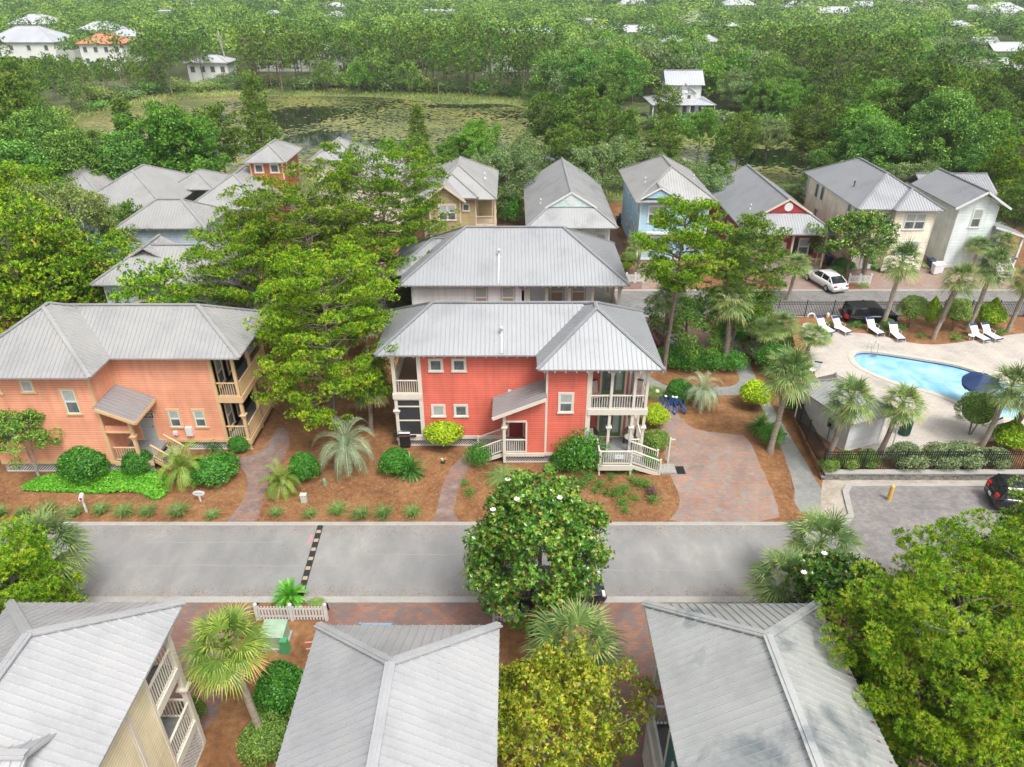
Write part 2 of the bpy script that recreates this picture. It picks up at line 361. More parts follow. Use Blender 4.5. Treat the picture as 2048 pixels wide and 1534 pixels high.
sheet('kerb', [(17.6, YF), (18.2, YF+.05), (18.75, YF+.7), (19.0, 31.6), (19.3, 32.7), (19.7, 33.25), (60, 33.25), (60, 33.5), (19.5, 33.5), (19.0, 32.9), (18.7, 31.7), (18.5, YF+.95), (18.0, YF+.4), (17.6, YF+.3)], .12, M_curb, z0=.001)
sheet('gravel_strip', [(18.6, 30.9), (18.75, 31.8), (19.05, 33.0), (19.5, 33.5), (60, 33.5), (60, 34.0), (18.3, 34.0), (17.6, 32.4), (16.9, 30.4), (18.2, 30.35)], .02, M_gravel)
# brick between road and the near houses
sheet('brick_paving', wobble(GP([(340, 1206), (1005, 1206), (990, 1252), (930, 1262), (640, 1262), (660, 1225), (655, 1204), (510, 1206), (470, 1300), (440, 1330), (455, 1370), (430, 1440), (395, 1470), (330, 1534), (200, 1534), (330, 1250)]), .02, 3, .6), .011, M_brick_dk)
sheet('brick_paving', [(1.3, 24.44), (6.6, 24.44), (6.6, 15.6), (4.35, 14.8), (4.2, 12.5), (4.4, 4), (1.6, 4), (1.9, 13), (2.2, 19), (1.7, 22.5)], .011, M_brick_dk)
sheet('brick_paving', wobble(GP([(1690, 1330), (1740, 1290), (1850, 1380), (2048, 1500), (2048, 1600), (1760, 1600)]), .05, 5, 1), .011, M_brick_dk)
# paths on the far side of the road
sheet('brick_path', wobble(smooth_poly(GP([(458, 1045), (517, 1045), (520, 1010), (545, 950), (575, 905), (582, 872), (560, 850), (545, 870), (525, 905), (470, 918), (465, 925), (492, 945), (497, 975), (478, 1015), (450, 1045)]), 1), .03, 2), .012, M_brick_path)
sheet('brick_path', wobble(smooth_poly(GP([(858, 1045), (925, 1045), (905, 1030), (912, 1000), (925, 955), (945, 925), (968, 912), (975, 895), (950, 893), (920, 915), (895, 945), (880, 985), (876, 1020), (862, 1045)]), 1), .03, 4), .012, M_brick_path)
sheet('driveway', wobble(smooth_poly(GP([(1330, 1047), (1560, 1047), (1553, 1000), (1520, 930), (1496, 872), (1460, 868), (1400, 862), (1366, 845), (1352, 822), (1335, 800), (1312, 812), (1318, 850), (1328, 900), (1332, 930), (1345, 960), (1360, 990), (1358, 1020)]), 1), .03, 6), .013, M_brick)
walk = GP([(1590, 1022), (1640, 1035), (1660, 1010), (1635, 965), (1610, 920), (1585, 880), (1560, 840), (1528, 785), (1512, 755), (1492, 715), (1478, 680), (1455, 660), (1435, 665), (1455, 705), (1470, 735), (1480, 760), (1470, 772), (1420, 776), (1340, 775), (1300, 755), (1270, 735), (1262, 752), (1310, 780), (1345, 790), (1420, 792), (1500, 790), (1525, 815), (1545, 860), (1570, 915), (1588, 965)])
sheet('footpath', wobble(smooth_poly(walk, 1), .03, 8), .012, M_greypave)
# back street
sheet('road', [(-70, 57.2), (80, 57.2), (80, 62.8), (-70, 62.8)], .014, M_backroad)
sheet('road_edge', [(-70, 62.8), (80, 62.8), (80, 63.1), (-70, 63.1)], .05, M_curb, z0=.001)
sheet('road_edge', [(-70, 56.9), (80, 56.9), (80, 57.2), (-70, 57.2)], .05, M_curb, z0=.001)
for px0, px1, dep in ((1570, 1672, 7.2), (1728, 2048, 6.6), (1286, 1380, 8), (728, 800, 9)):
    a = G(px0, 581)[0]; b_ = G(px1, 581)[0]
    sheet('driveway', wobble([(a, 63.1), (b_, 63.1), (b_-.3, 63.1+dep), (a+.4, 63.1+dep)], .08, int(px0)), .012, M_brick)
sheet('brick_path', wobble([(9.8, 63.4), (12.6, 63.4), (12.0, 78), (10.9, 88), (10.2, 88), (10.2, 70)], .05, 33), .011, M_brick_dk)
sheet('brick_path', wobble([(12.8, 66.0), (18.2, 66.2), (18.2, 67.6), (15.5, 69.2), (12.8, 68.4)], .05, 34), .013, M_brick)
sheet('parking_pad', [(9.9, 50.2), (16.5, 50.2), (16.5, 56.9), (9.9, 56.9)], .012, M_brick_dk)
# pool terrace, a step above the car park
TZ = .38
poolp = [(1706, 716), (1712, 706), (1728, 703), (1760, 706), (1800, 712), (1850, 720), (1895, 727), (1935, 737), (1962, 748), (1985, 760), (2020, 768), (2060, 772), (2140, 790), (2140, 850), (2060, 838), (1995, 836), (1945, 817), (1900, 796), (1850, 779), (1800, 768), (1750, 748), (1718, 733)]
pool_out = smooth_poly(GP(poolp, TZ), 2)
def offset(poly, d):
    o = []; k = len(poly)
    for i in range(k):
        a, b = poly[i-1], poly[(i+1) % k]; t = (b[0]-a[0], b[1]-a[1]); L = math.hypot(*t) or 1
        o.append((poly[i][0]+t[1]/L*d, poly[i][1]-t[0]/L*d))
    return o
ar = sum(pool_out[i-1][0]*pool_out[i][1]-pool_out[i][0]*pool_out[i-1][1] for i in range(len(pool_out)))
sg = 1 if ar > 0 else -1
cop_in = pool_out; cop_out = offset(pool_out, .42*sg)
terr = [(18.25, 34.0), (60, 34.0), (60, 56.4), (26.0, 56.4), (19.2, 54.5), (19.35, 51.6), (19.0, 46), (18.8, 41.8), (18.45, 37.5)]
sheet('terrace_mulch', terr, TZ, M_straw, holes=[cop_out], z0=-.5)
deck = GP([(1608, 640), (1640, 660), (1690, 664), (1740, 668), (1790, 678), (1830, 688), (1880, 690), (1950, 681), (1985, 676), (2030, 668), (2150, 660), (2150, 880), (2040, 880), (1960, 884), (1935, 893), (1890, 905), (1830, 915), (1790, 920), (1745, 915), (1700, 880), (1660, 840), (1640, 790), (1630, 750), (1618, 700), (1600, 670)], TZ)
sheet('pool_deck', smooth_poly(deck, 1), TZ+.02, M_deckpave, holes=[cop_out])
M_cop = mat('coping_stone', (.5, .44, .37), rough=.8, var=.1, vscale=5)
M_tile = mat('blue_tile', (.03, .07, .28), rough=.25, var=.3, vscale=20)
M_plaster = mat('pool_plaster', (.42, .72, .84), rough=.5)
b = MB(); b.prism(cop_out, TZ-.1, TZ+.05, holes=[cop_in]); tag(b.build('pool_coping', M_cop), kind='structure')
k = len(cop_in); b = MB()
for z0, z1, mi in ((TZ-.1, TZ-.26, 0), (TZ-.26, TZ-1.4, 1)):
    v = [(x, y, z0) for x, y in cop_in]+[(x, y, z1) for x, y in cop_in]
    b.add(v, [(i, (i+1) % k, (i+1) % k+k, i+k) for i in range(k)], mi)
b.prism(cop_in, TZ-1.4, TZ-1.4, 1)
tag(b.build('pool_basin', [M_tile, M_plaster]), kind='structure')
mw = mat('pool_water', (.3, .62, .88), rough=.06, spec=.5); n = mw.node_tree; bb = n.nodes['Principled BSDF']
tc = n.nodes.new('ShaderNodeTexCoord'); no = N(n, 'ShaderNodeTexNoise', Scale=.45, Detail=4., Distortion=.8); n.links.new(tc.outputs['Object'], no.inputs['Vector'])
rr = ramp(n, [(.34, (.16, .38, .48)), (.5, (.23, .47, .6)), (.66, (.38, .58, .68))]); n.links.new(no.outputs['Fac'], rr.inputs[0]); n.links.new(rr.outputs[0], bb.inputs['Base Color'])
n2 = N(n, 'ShaderNodeTexNoise', Scale=3., Detail=3.); n.links.new(tc.outputs['Object'], n2.inputs['Vector'])
bp = N(n, 'ShaderNodeBump', Strength=.12, Distance=.05); n.links.new(n2.outputs['Fac'], bp.inputs['Height']); n.links.new(bp.outputs[0], bb.inputs['Normal'])
bb.inputs['Transmission Weight'].default_value = .0
sheet('pool_water', offset(cop_in, .005*sg), TZ-.2, mw)
sheet('lawn', GP([(1860, 664), (1860, 640), (2200, 636), (2200, 664)], 0), .016, M_grass)

# ---------------------------------------------------------------- pond with lily pads, marsh edge
pond = smooth_poly(GP([(150, 300), (128, 262), (180, 232), (260, 214), (340, 203), (430, 196), (520, 192), (640, 193), (760, 194), (860, 204), (905, 210), (1000, 206), (1050, 216), (1120, 238), (1200, 275), (1290, 283), (1400, 278), (1500, 278), (1590, 281), (1650, 300), (1660, 335), (1560, 372), (1450, 352), (1330, 338), (1250, 340), (1180, 352), (1100, 362), (1000, 352), (860, 350), (700, 352), (560, 356), (400, 352), (260, 345), (180, 330)]), 2)
bank = smooth_poly(GP([(80, 330), (60, 270), (120, 232), (200, 205), (300, 188), (420, 180), (560, 178), (700, 180), (860, 184), (1000, 190), (1100, 200), (1220, 250), (1400, 262), (1640, 262), (1760, 320), (1700, 400), (1400, 400), (1000, 400), (500, 400), (200, 380)]), 2)
sheet('marsh', wobble(bank, .5, 3, 3), .01, M_marsh)
M_water = mat('pond_water', (.012, .016, .01), rough=.04, spec=.6); n = M_water.node_tree
tc = n.nodes.new('ShaderNodeTexCoord'); n2 = N(n, 'ShaderNodeTexNoise', Scale=1.2, Detail=2.); n.links.new(tc.outputs['Object'], n2.inputs['Vector'])
bp = N(n, 'ShaderNodeBump', Strength=.05, Distance=.05); n.links.new(n2.outputs['Fac'], bp.inputs['Height']); n.links.new(bp.outputs[0], n.nodes['Principled BSDF'].inputs['Normal'])
sheet('water', pond, .03, M_water)
sheet('shallows', wobble(smooth_poly(GP([(150, 300), (120, 262), (180, 230), (270, 210), (400, 194), (500, 190), (560, 194), (430, 208), (330, 222), (290, 240), (260, 262), (230, 275), (190, 290)]), 1), .4, 9, 2), .05, M_shallow)
def inside(x, y, poly):
    c = False; j = len(poly)-1
    for i in range(len(poly)):
        xi, yi = poly[i]; xj, yj = poly[j]
        if (yi > y) != (yj > y) and x < (xj-xi)*(y-yi)/(yj-yi)+xi: c = not c
        j = i
    return c
def np_inside(X, Y, poly):
    c = np.zeros(len(X), bool); j = len(poly)-1
    for i in range(len(poly)):
        xi, yi = poly[i]; xj, yj = poly[j]
        with np.errstate(divide='ignore', invalid='ignore'):
            t = ((yi > Y) != (yj > Y)) & (X < (xj-xi)*(Y-yi)/(yj-yi)+xi)
        c ^= t; j = i
    return c
from mathutils import noise as mnoise
def np_mesh(name, V, F, mats, tint=None, mi=None, parent=None, smooth=False):
    """V (n,3), F (m,k) -> object, fast"""
    me = bpy.data.meshes.new(name); m, kk = F.shape
    me.vertices.add(len(V)); me.vertices.foreach_set('co', V.astype(np.float32).ravel())
    me.loops.add(m*kk); me.loops.foreach_set('vertex_index', F.astype(np.int32).ravel())
    me.polygons.add(m); me.polygons.foreach_set('loop_start', np.arange(0, m*kk, kk, dtype=np.int32))
    me.polygons.foreach_set('loop_total', np.full(m, kk, np.int32))
    if mi is not None: me.polygons.foreach_set('material_index', mi.astype(np.int32))
    if smooth: me.polygons.foreach_set('use_smooth', np.ones(m, bool))
    for q in (mats if isinstance(mats, (list, tuple)) else [mats]): me.materials.append(q)
    me.update(calc_edges=True)
    if tint is not None:
        a = me.attributes.new('tint', 'FLOAT', 'FACE'); a.data.foreach_set('value', np.clip(tint, 0, 1).astype(np.float32))
    o = bpy.data.objects.new(name, me); C.objects.link(o); o.parent = parent
    return o
rng = np.random.default_rng(5)
xs = [p[0] for p in pond]; ys = [p[1] for p in pond]
K = 95000
X = rng.uniform(min(xs), max(xs), K); Y = rng.uniform(min(ys), max(ys), K)
ok = np_inside(X, Y, pond); X, Y = X[ok], Y[ok]
open_w = [G(590, 235)+(9, 16), G(205, 305)+(10, 8), G(930, 212)+(11, 4), G(1020, 211)+(7, 3), G(760, 290)+(9, 5), G(1100, 320)+(8, 9), G(1540, 315)+(13, 8), G(640, 275)+(6, 7), G(430, 235)+(4, 4), G(1000, 300)+(6, 5), G(470, 300)+(8, 5)]
dens = np.array([mnoise.noise(Vector((x*.045, y*.06, 3)))+.35*mnoise.noise(Vector((x*.25, y*.3, 7))) for x, y in zip(X, Y)])
pr = np.clip(.66+dens*1.0, .1, 1.)
for ox, oy, rx, ry in open_w:
    q = ((X-ox)/rx)**2+((Y-oy)/ry)**2; pr *= np.clip((q-.5)*1.6, 0.02, 1)
# clumped streaks of open water between the pads
keep = rng.random(len(X)) < pr; X, Y = X[keep], Y[keep]; nP = len(X)
th = np.arange(6)/6*2*pi
rad = rng.uniform(.16, .42, nP)
Vx = X[:, None]+rad[:, None]*np.cos(th)*1.0; Vy = Y[:, None]+rad[:, None]*np.sin(th); Vz = np.repeat(.045+rng.random(nP)[:, None]*.03, 6, 1)+rng.uniform(-.01, .02, (nP, 6))
F = np.arange(nP*6).reshape(nP, 6)
M_lily = foliage('lily_pads', (.07, .09, .025), (.2, .22, .055), (.36, .32, .11), rough=.35, trans=0, hue=0, spec=.6, extra=(.34, .2, .07))
tn = np.clip(.35+np.array([mnoise.noise(Vector((x*.07, y*.09, 11))) for x, y in zip(X, Y)])*.6+rng.normal(0, .2, nP), 0, 1)
tag(np_mesh('lily_pads', np.stack([Vx, Vy, Vz], 2).reshape(-1, 3), F, M_lily, tn), kind='stuff')
# ================================================================ HOUSES
R_cool = metal_roof('metal_roof', (.35, .363, .38))
R_warm = metal_roof('metal_roof_warm', (.41, .41, .405), warm=.04)
R_stain = metal_roof('metal_roof_mildewed', (.33, .335, .325), warm=.03, streak=.75)
R_near = metal_roof('metal_roof_pale', (.5, .505, .515), warm=.02); R_near2 = metal_roof('metal_roof_pale_mildewed', (.5, .51, .5), warm=.02, streak=.8)
R_dark = metal_roof('metal_roof_old', (.26, .27, .29), stain=.14)
M_ribshade = mat('roof_rib_shade', (.29, .295, .3), rough=.6)  # colour of the shadow line painted beside each roof rib
def roof_faces(b, faces, rib=.26, th=.09, rw=.035, rh=.035, rib_shade=False):
    for f in faces:
        P = [Vector(p) for p in f]
        nrm = (P[1]-P[0]).cross(P[2]-P[0]).normalized()
        if nrm.z < 0: P = P[::-1]; nrm = -nrm
        k = len(P); v = [p.copy() for p in P]+[p-Vector((0, 0, th)) for p in P]
        b.add(v, [tuple(range(k))]+[tuple(range(2*k-1, k-1, -1))]+[(i, i+k, (i+1) % k+k, (i+1) % k) for i in range(k)])
        d = Vector((nrm.x, nrm.y, 0))
        if d.length < 1e-3 or not rib: continue
        d.normalize(); d = (d-nrm*d.dot(nrm)).normalized(); e = nrm.cross(d).normalized()
        o = P[0]; uv = [((p-o).dot(e), (p-o).dot(d)) for p in P]
        u0 = min(q[0] for q in uv); u1 = max(q[0] for q in uv); u = u0+rib*.5
        while u < u1-.04:
            hit = []
            for i in range(k):
                a, c = uv[i], uv[(i+1) % k]
                if (a[0]-u)*(c[0]-u) < 0: hit.append(a[1]+(c[1]-a[1])*(u-a[0])/(c[0]-a[0]))
            hit.sort()
            for j in range(0, len(hit)-1, 2):
                if hit[j+1]-hit[j] < .12: continue
                p = o+e*u+d*(hit[j]+.02); q = o+e*u+d*hit[j+1]
                vs = []
                for c in (p, q): vs += [c-e*rw*.5, c-e*rw*.32+nrm*rh, c+e*rw*.32+nrm*rh, c+e*rw*.5]
                b.add(vs, [(0, 1, 5, 4), (1, 2, 6, 5), (2, 3, 7, 6), (4, 5, 6, 7)])
            if rib_shade:  # thin dark strip laid down as the rib's shadow
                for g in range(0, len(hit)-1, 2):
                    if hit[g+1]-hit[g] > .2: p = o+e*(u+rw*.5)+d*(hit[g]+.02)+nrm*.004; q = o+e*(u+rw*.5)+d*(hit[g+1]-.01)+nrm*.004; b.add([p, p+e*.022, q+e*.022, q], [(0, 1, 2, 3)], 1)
            u += rib
def caps(b, segs, w=.22):
    for p, q in segs:
        p = Vector(p); q = Vector(q); b.beam(p, q, w, .05, lift=.035); b.beam(p, q, w*.35, .05, lift=.065)
def hip(x0, x1, y0, y1, z, pitch=.61):
    w, d = x1-x0, y1-y0
    if w <= d:
        h = w/2; cx = (x0+x1)/2; zr = z+h*pitch; a = (cx, y0+h, zr); c = (cx, y1-h, zr)
        F = [[(x0, y0, z), (x1, y0, z), a], [(x1, y0, z), (x1, y1, z), c, a], [(x1, y1, z), (x0, y1, z), c], [(x0, y1, z), (x0, y0, z), a, c]]
        S = [((x0, y0, z), a), ((x1, y0, z), a), ((x0, y1, z), c), ((x1, y1, z), c)]+([(a, c)] if d-w > .1 else [])
    else:
        h = d/2; cy = (y0+y1)/2; zr = z+h*pitch; a = (x0+h, cy, zr); c = (x1-h, cy, zr)
        F = [[(x0, y0, z), (x1, y0, z), c, a], [(x1, y0, z), (x1, y1, z), c], [(x1, y1, z), (x0, y1, z), a, c], [(x0, y1, z), (x0, y0, z), a]]
        S = [((x0, y0, z), a), ((x0, y1, z), a), ((x1, y0, z), c), ((x1, y1, z), c), (a, c)]
    return F, S
def gable(x0, x1, y0, y1, z, pitch=.61, axis='y'):
    if axis == 'y':
        h = (x1-x0)/2; cx = (x0+x1)/2; zr = z+h*pitch
        F = [[(x0, y0, z), (cx, y0, zr), (cx, y1, zr), (x0, y1, z)], [(cx, y0, zr), (x1, y0, z), (x1, y1, z), (cx, y1, zr)]]
        return F, [((cx, y0, zr), (cx, y1, zr))]
    h = (y1-y0)/2; cy = (y0+y1)/2; zr = z+h*pitch
    F = [[(x0, y0, z), (x1, y0, z), (x1, cy, zr), (x0, cy, zr)], [(x0, cy, zr), (x1, cy, zr), (x1, y1, z), (x0, y1, z)]]
    return F, [((x0, cy, zr), (x1, cy, zr))]
def dutch(x0, x1, y0, y1, z, pitch, run):
    """gable roof with a hipped skirt along the front: faces, caps and the small gable triangle"""
    h = (x1-x0)/2; cx = (x0+x1)/2; zr = z+h*pitch; zs = z+run*pitch; yg = y0+run
    L = (x0+run, yg, zs); R = (x1-run, yg, zs); T = (cx, yg-.25, zr)
    F = [[(x0, y0, z), L, (cx, yg, zr), (cx, y1, zr), (x0, y1, z)], [(x1, y1, z), (cx, y1, zr), (cx, yg, zr), R, (x1, y0, z)], [(x0, y0, z), (x1, y0, z), R, L]]
    S = [((cx, yg-.2, zr), (cx, y1, zr)), ((x0, y0, z), L), ((x1, y0, z), R)]
    return F, S, [(L[0]+.05, yg-.02, zs+.03), (R[0]-.05, yg-.02, zs+.03), (cx, yg-.02, zr-.02)]

def tri_wall(b, t, th=.1):
    v = [Vector(p) for p in t]+[Vector(p)+Vector((0, th, 0)) for p in t]
    b.add(v, [(0, 1, 2), (5, 4, 3), (0, 3, 4, 1), (1, 4, 5, 2), (2, 5, 3, 0)])
def rake(b, t, w=.16, d=.08, y=-.05):
    for p, q in ((t[0], t[2]), (t[1], t[2])):
        p = Vector(p)+Vector((0, y, 0)); q = Vector(q)+Vector((0, y, 0)); b.beam(p, q, d, w)

_wc = {}
def window_mesh(w, h, style, trim, dark):
    key = (w, h, style, trim.name, dark.name)
    if key in _wc: return _wc[key]
    t = .1; b = MB(); W = w/2
    b.box(-W-t, W+t, -.05, 0, h/2, h/2+t*1.2, 0); b.box(-W-t-.03, W+t+.03, -.08, 0, -h/2-t, -h/2, 0)
    b.box(-W-t, -W, -.05, 0, -h/2, h/2, 0); b.box(W, W+t, -.05, 0, -h/2, h/2, 0)
    s = .055
    def sash(x0, x1, z0, z1, y):
        b.box(x0, x1, y-.03, 0, z0, z0+s, 1); b.box(x0, x1, y-.03, 0, z1-s, z1, 1); b.box(x0, x0+s, y-.03, 0, z0+s, z1-s, 1); b.box(x1-s, x1, y-.03, 0, z0+s, z1-s, 1)
    p = MB()
    cols = [(-W, W)] if style != 'double' else [(-W, -.02), (.02, W)]
    for x0, x1 in cols:
        if style in ('hung', 'double'):
            sash(x0, x1, 0, h/2, -.01); sash(x0, x1, -h/2, 0, 0)
            p.box(x0+s, x1-s, -.015, -.002, s, h/2-s, 0); p.box(x0+s, x1-s, -.012, -.002, -h/2+s, -s, 1)
        else: sash(x0, x1, -h/2, h/2, 0); p.box(x0+s, x1-s, -.012, -.002, -h/2+s, h/2-s, 1 if style == 'fixed' else 0)
    o = b.build('window', [trim, M_white]); g = p.build('pane', [M_blind, dark]); me, mg = o.data, g.data
    bpy.data.objects.remove(o); bpy.data.objects.remove(g); _wc[key] = (me, mg); return me, mg
FR = {'S': 0., 'E': pi/2, 'N': pi, 'W': -pi/2}
def window(root, x, y, z, w, h, style='hung', trim=None, face='S', dark=None):
    me, mg = window_mesh(round(w, 2), round(h, 2), style, trim or M_creamw, dark or M_glass)
    l = root.location
    o = bpy.data.objects.new('window', me); C.objects.link(o); o.parent = root; o.location = (x-l[0], y-l[1], z-l[2]); o.rotation_euler = (0, 0, FR[face])
    g = bpy.data.objects.new('pane', mg); C.objects.link(g); g.parent = o; return o
def railing_mb(b, p, q, h=.95, sp=.13, ends=True, t=.034, mi=0):
    p = Vector(p); q = Vector(q); L = (q-p).length; u = Vector((0, 0, 1))
    b.beam(p+u*h, q+u*h, .09, .05, mi); b.beam(p+u*.1, q+u*.1, .05, .06, mi)
    k = max(1, int(L/sp))
    for i in range(1, k): c = p.lerp(q, i/k); b.box(c.x-t/2, c.x+t/2, c.y-t/2, c.y+t/2, c.z+.1, c.z+h-.02, mi)
def railing(root, p, q, m, h=.95, sp=.13):
    b = MB(); railing_mb(b, p, q, h, sp); return b.build('railing', m, root, world=True)
def post(root, x, y, z0, z1, m, w=.17, capz=None):
    b = MB(); b.box(x-w/2, x+w/2, y-w/2, y+w/2, z0, z1)
    if capz:
        for cz in capz:
            b.box(x-w*.8, x+w*.8, y-w*.8, y+w*.8, cz-.05, cz+.03); b.box(x-w*1.05, x+w*1.05, y-w*1.05, y+w*1.05, cz+.03, cz+.1); b.box(x-w*.66, x+w*.66, y-w*.66, y+w*.66, cz-.16, cz-.05)
    return b.build('post', m, root, world=True)
def lattice(root, segs, z0, z1, m=None):
    """diagonal lattice strips between floor line and ground"""
    b = MB(); st = .16; t = .03; H = z1-z0
    for (xa, ya), (xb, yb) in segs:
        L = math.hypot(xb-xa, yb-ya); ux, uy = (xb-xa)/L, (yb-ya)/L
        def pt(s, z): return (xa+ux*s, ya+uy*s, z)
        for sgn, off in ((1, 0), (-1, .008)):
            s = -H
            while s < L+H:
                a, c = (s, s+H) if sgn > 0 else (s+H, s); za, zc = z0, z1
                lo, hi = min(a, c), max(a, c)
                if hi > 0 and lo < L:
                    f = lambda S: z0+(S-a)/(c-a)*H
                    A = min(max(a, 0), L); B_ = min(max(c, 0), L)
                    if abs(A-B_) > .03:
                        p, q = pt(A, f(A)), pt(B_, f(B_)); nx, ny = uy*off, -ux*off
                        b.beam((p[0]+nx, p[1]+ny, p[2]), (q[0]+nx, q[1]+ny, q[2]), .008, t)
                s += st
        b.beam(pt(0, z0+.03), pt(L, z0+.03), .03, .08)
    return b.build('lattice_skirt', m or M_white, root, world=True)
def stairs(root, p, q, w, z, n, m, rail=None, cm=None):
    """p top edge centre, q bottom centre; treads between; rails on both sides"""
    p = Vector((*p, z)); q = Vector((*q, .0)); d = Vector((q.x-p.x, q.y-p.y, 0)); L = d.length; d.normalize(); s = Vector((-d.y, d.x, 0))
    b = MB()
    for i in range(n):
        c = p+d*(L*(i+.5)/n); zz = z*(1-(i+1)/(n+.0))+z/n*.0
        a = c-d*(L/n*.55); e = c+d*(L/n*.55); zt = z-(i+1)*z/(n+1)
        b.beam((a.x, a.y, zt), (e.x, e.y, zt), w, .05, 0)
    st = b.build('steps', m, root, world=True)
    for sg in (-1, 1):
        b = MB(); o = s*sg*(w/2+.03)
        b.beam(p+o-Vector((0, 0, .18)), Vector((q.x, q.y, .02))+o, .05, .24); b.build('stringer', cm, root, world=True)
        if rail:
            b = MB(); railing_mb(b, p+o+Vector((0, 0, .05)), Vector((q.x, q.y, .12))+o, .9, .13)
            b.beam(Vector((q.x, q.y, 0))+o, Vector((q.x, q.y, 1.15))+o, .1, .1, 0, up=(1, 0, 0)); b.build('railing', cm, root, world=True)
def walls(root, boxes, m, trim=None, z0=.75, name='wall', corner=.1):
    b = MB()
    for x0, x1, y0, y1, za, zb in boxes: b.box(x0, x1, y0, y1, za, zb, 0)
    o = b.build(name, m, root, world=True)
    if trim:
        t = MB()
        for x0, x1, y0, y1, za, zb in boxes:
            for x in (x0, x1):
                for y in (y0, y1):
                    sx = 1 if x == x0 else -1; sy = 1 if y == y0 else -1; c = corner
                    xa, xb = sorted((x-sx*.025, x+sx*c)); ya, yb = sorted((y-sy*.025, y+sy*c))
                    t.box(xa, xb, ya, yb, za+.004, zb-.004)
            t.box(x0-.03, x1+.03, y0-.035, y0+.02, za-.16, za+.06)
        t.build('trim', trim, root, world=True)
    return o
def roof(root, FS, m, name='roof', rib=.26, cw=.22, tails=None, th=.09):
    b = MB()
    for F, S in FS: roof_faces(b, F, rib, th, rib_shade=True); caps(b, S, cw)
    return b.build(name, [m, M_ribshade], root, world=True)
def rafter_tails(root, x0, x1, y, z, m, sp=.6):
    b = MB(); x = x0+.3
    while x < x1: b.box(x-.03, x+.03, y, y+.5, z-.2, z-.085); x += sp
    b.build('rafter_tails', m, root, world=True)
def vent(root, x, y, z, r=.06, h=.35, m=None):
    b = MB(); b.lathe([(r*2.2, -.25), (r*2, 0), (r, .04), (r, h), (r*1.9, h+.02), (r*1.4, h+.14), (.01, h+.2)], (x, y, z), 10)
    return b.build('roof_vent', m or M_white, root, world=True, smooth=True)
def french(root, x, y, z0, w, h, fm, face='S'):
    b = MB(); W = w/2; l = root.location
    b.box(-W-.12, -W, -.06, 0, 0, h+.12, 1); b.box(W, W+.12, -.06, 0, 0, h+.12, 1); b.box(-W-.12, W+.12, -.06, 0, h, h+.14, 1); b.box(-W, W, -.08, 0, -.02, .05, 1)
    for a, c in ((-W, -.01), (.01, W)):
        b.box(a, c, -.04, 0, .05, .32, 0); b.box(a, c, -.04, 0, h-.16, h, 0); b.box(a, a+.15, -.04, 0, .32, h-.16, 0); b.box(c-.15, c, -.04, 0, .32, h-.16, 0)
    o = b.build('door', [fm, M_creamw], root, (x-l[0], y-l[1], z0-l[2]), FR[face])
    p = MB(); p.box(-W+.15, -.16, -.02, -.002, .32, h-.16, 0); p.box(.16, W-.15, -.02, -.002, .32, h-.16, 1); p.build('pane', [M_glass, M_blind], o)
    kn = MB(); kn.lathe([(.03, 0), (.035, .06), (.01, .08)], (-.07, -.1, 1.0), 8); kn.box(-.1, -.04, -.08, -.04, .92, 1.12); kn.build('handle', M_black, o)
    return o
def door(root, x, y, z0, w, h, fm, face='S', trim=None):
    b = MB(); W = w/2; l = root.location
    b.box(-W-.1, -W, -.05, 0, 0, h+.1, 1); b.box(W, W+.1, -.05, 0, 0, h+.1, 1); b.box(-W-.1, W+.1, -.05, 0, h, h+.12, 1); b.box(-W, W, -.03, 0, 0, h, 0)
    for z in (.2, h*.55): b.box(-W+.15, W-.15, -.045, -.03, z, z+h*.3, 0)
    o = b.build('door', [fm, trim or M_creamw], root, (x-l[0], y-l[1], z0-l[2]), FR[face])
    kn = MB(); kn.lathe([(.03, 0), (.035, .05), (.01, .07)], (W-.12, -.07, 1.), 8); kn.build('handle', M_black, o); return o

def screen_col(root, x0, x1, y, z0, z1, m): # framed screen panel facing south
    b = MB(); b.box(x0, x1, y-.01, y+.01, z0, z1); o = b.build('screen', M_screen, root, world=True)
    b = MB()
    for z in (z0+.04, z0+(z1-z0)*.42, z0+(z1-z0)*.8, z1-.04): b.box(x0, x1, y-.05, y-.012, z-.04, z+.04)
    b.build('screen_frame', m, root, world=True)

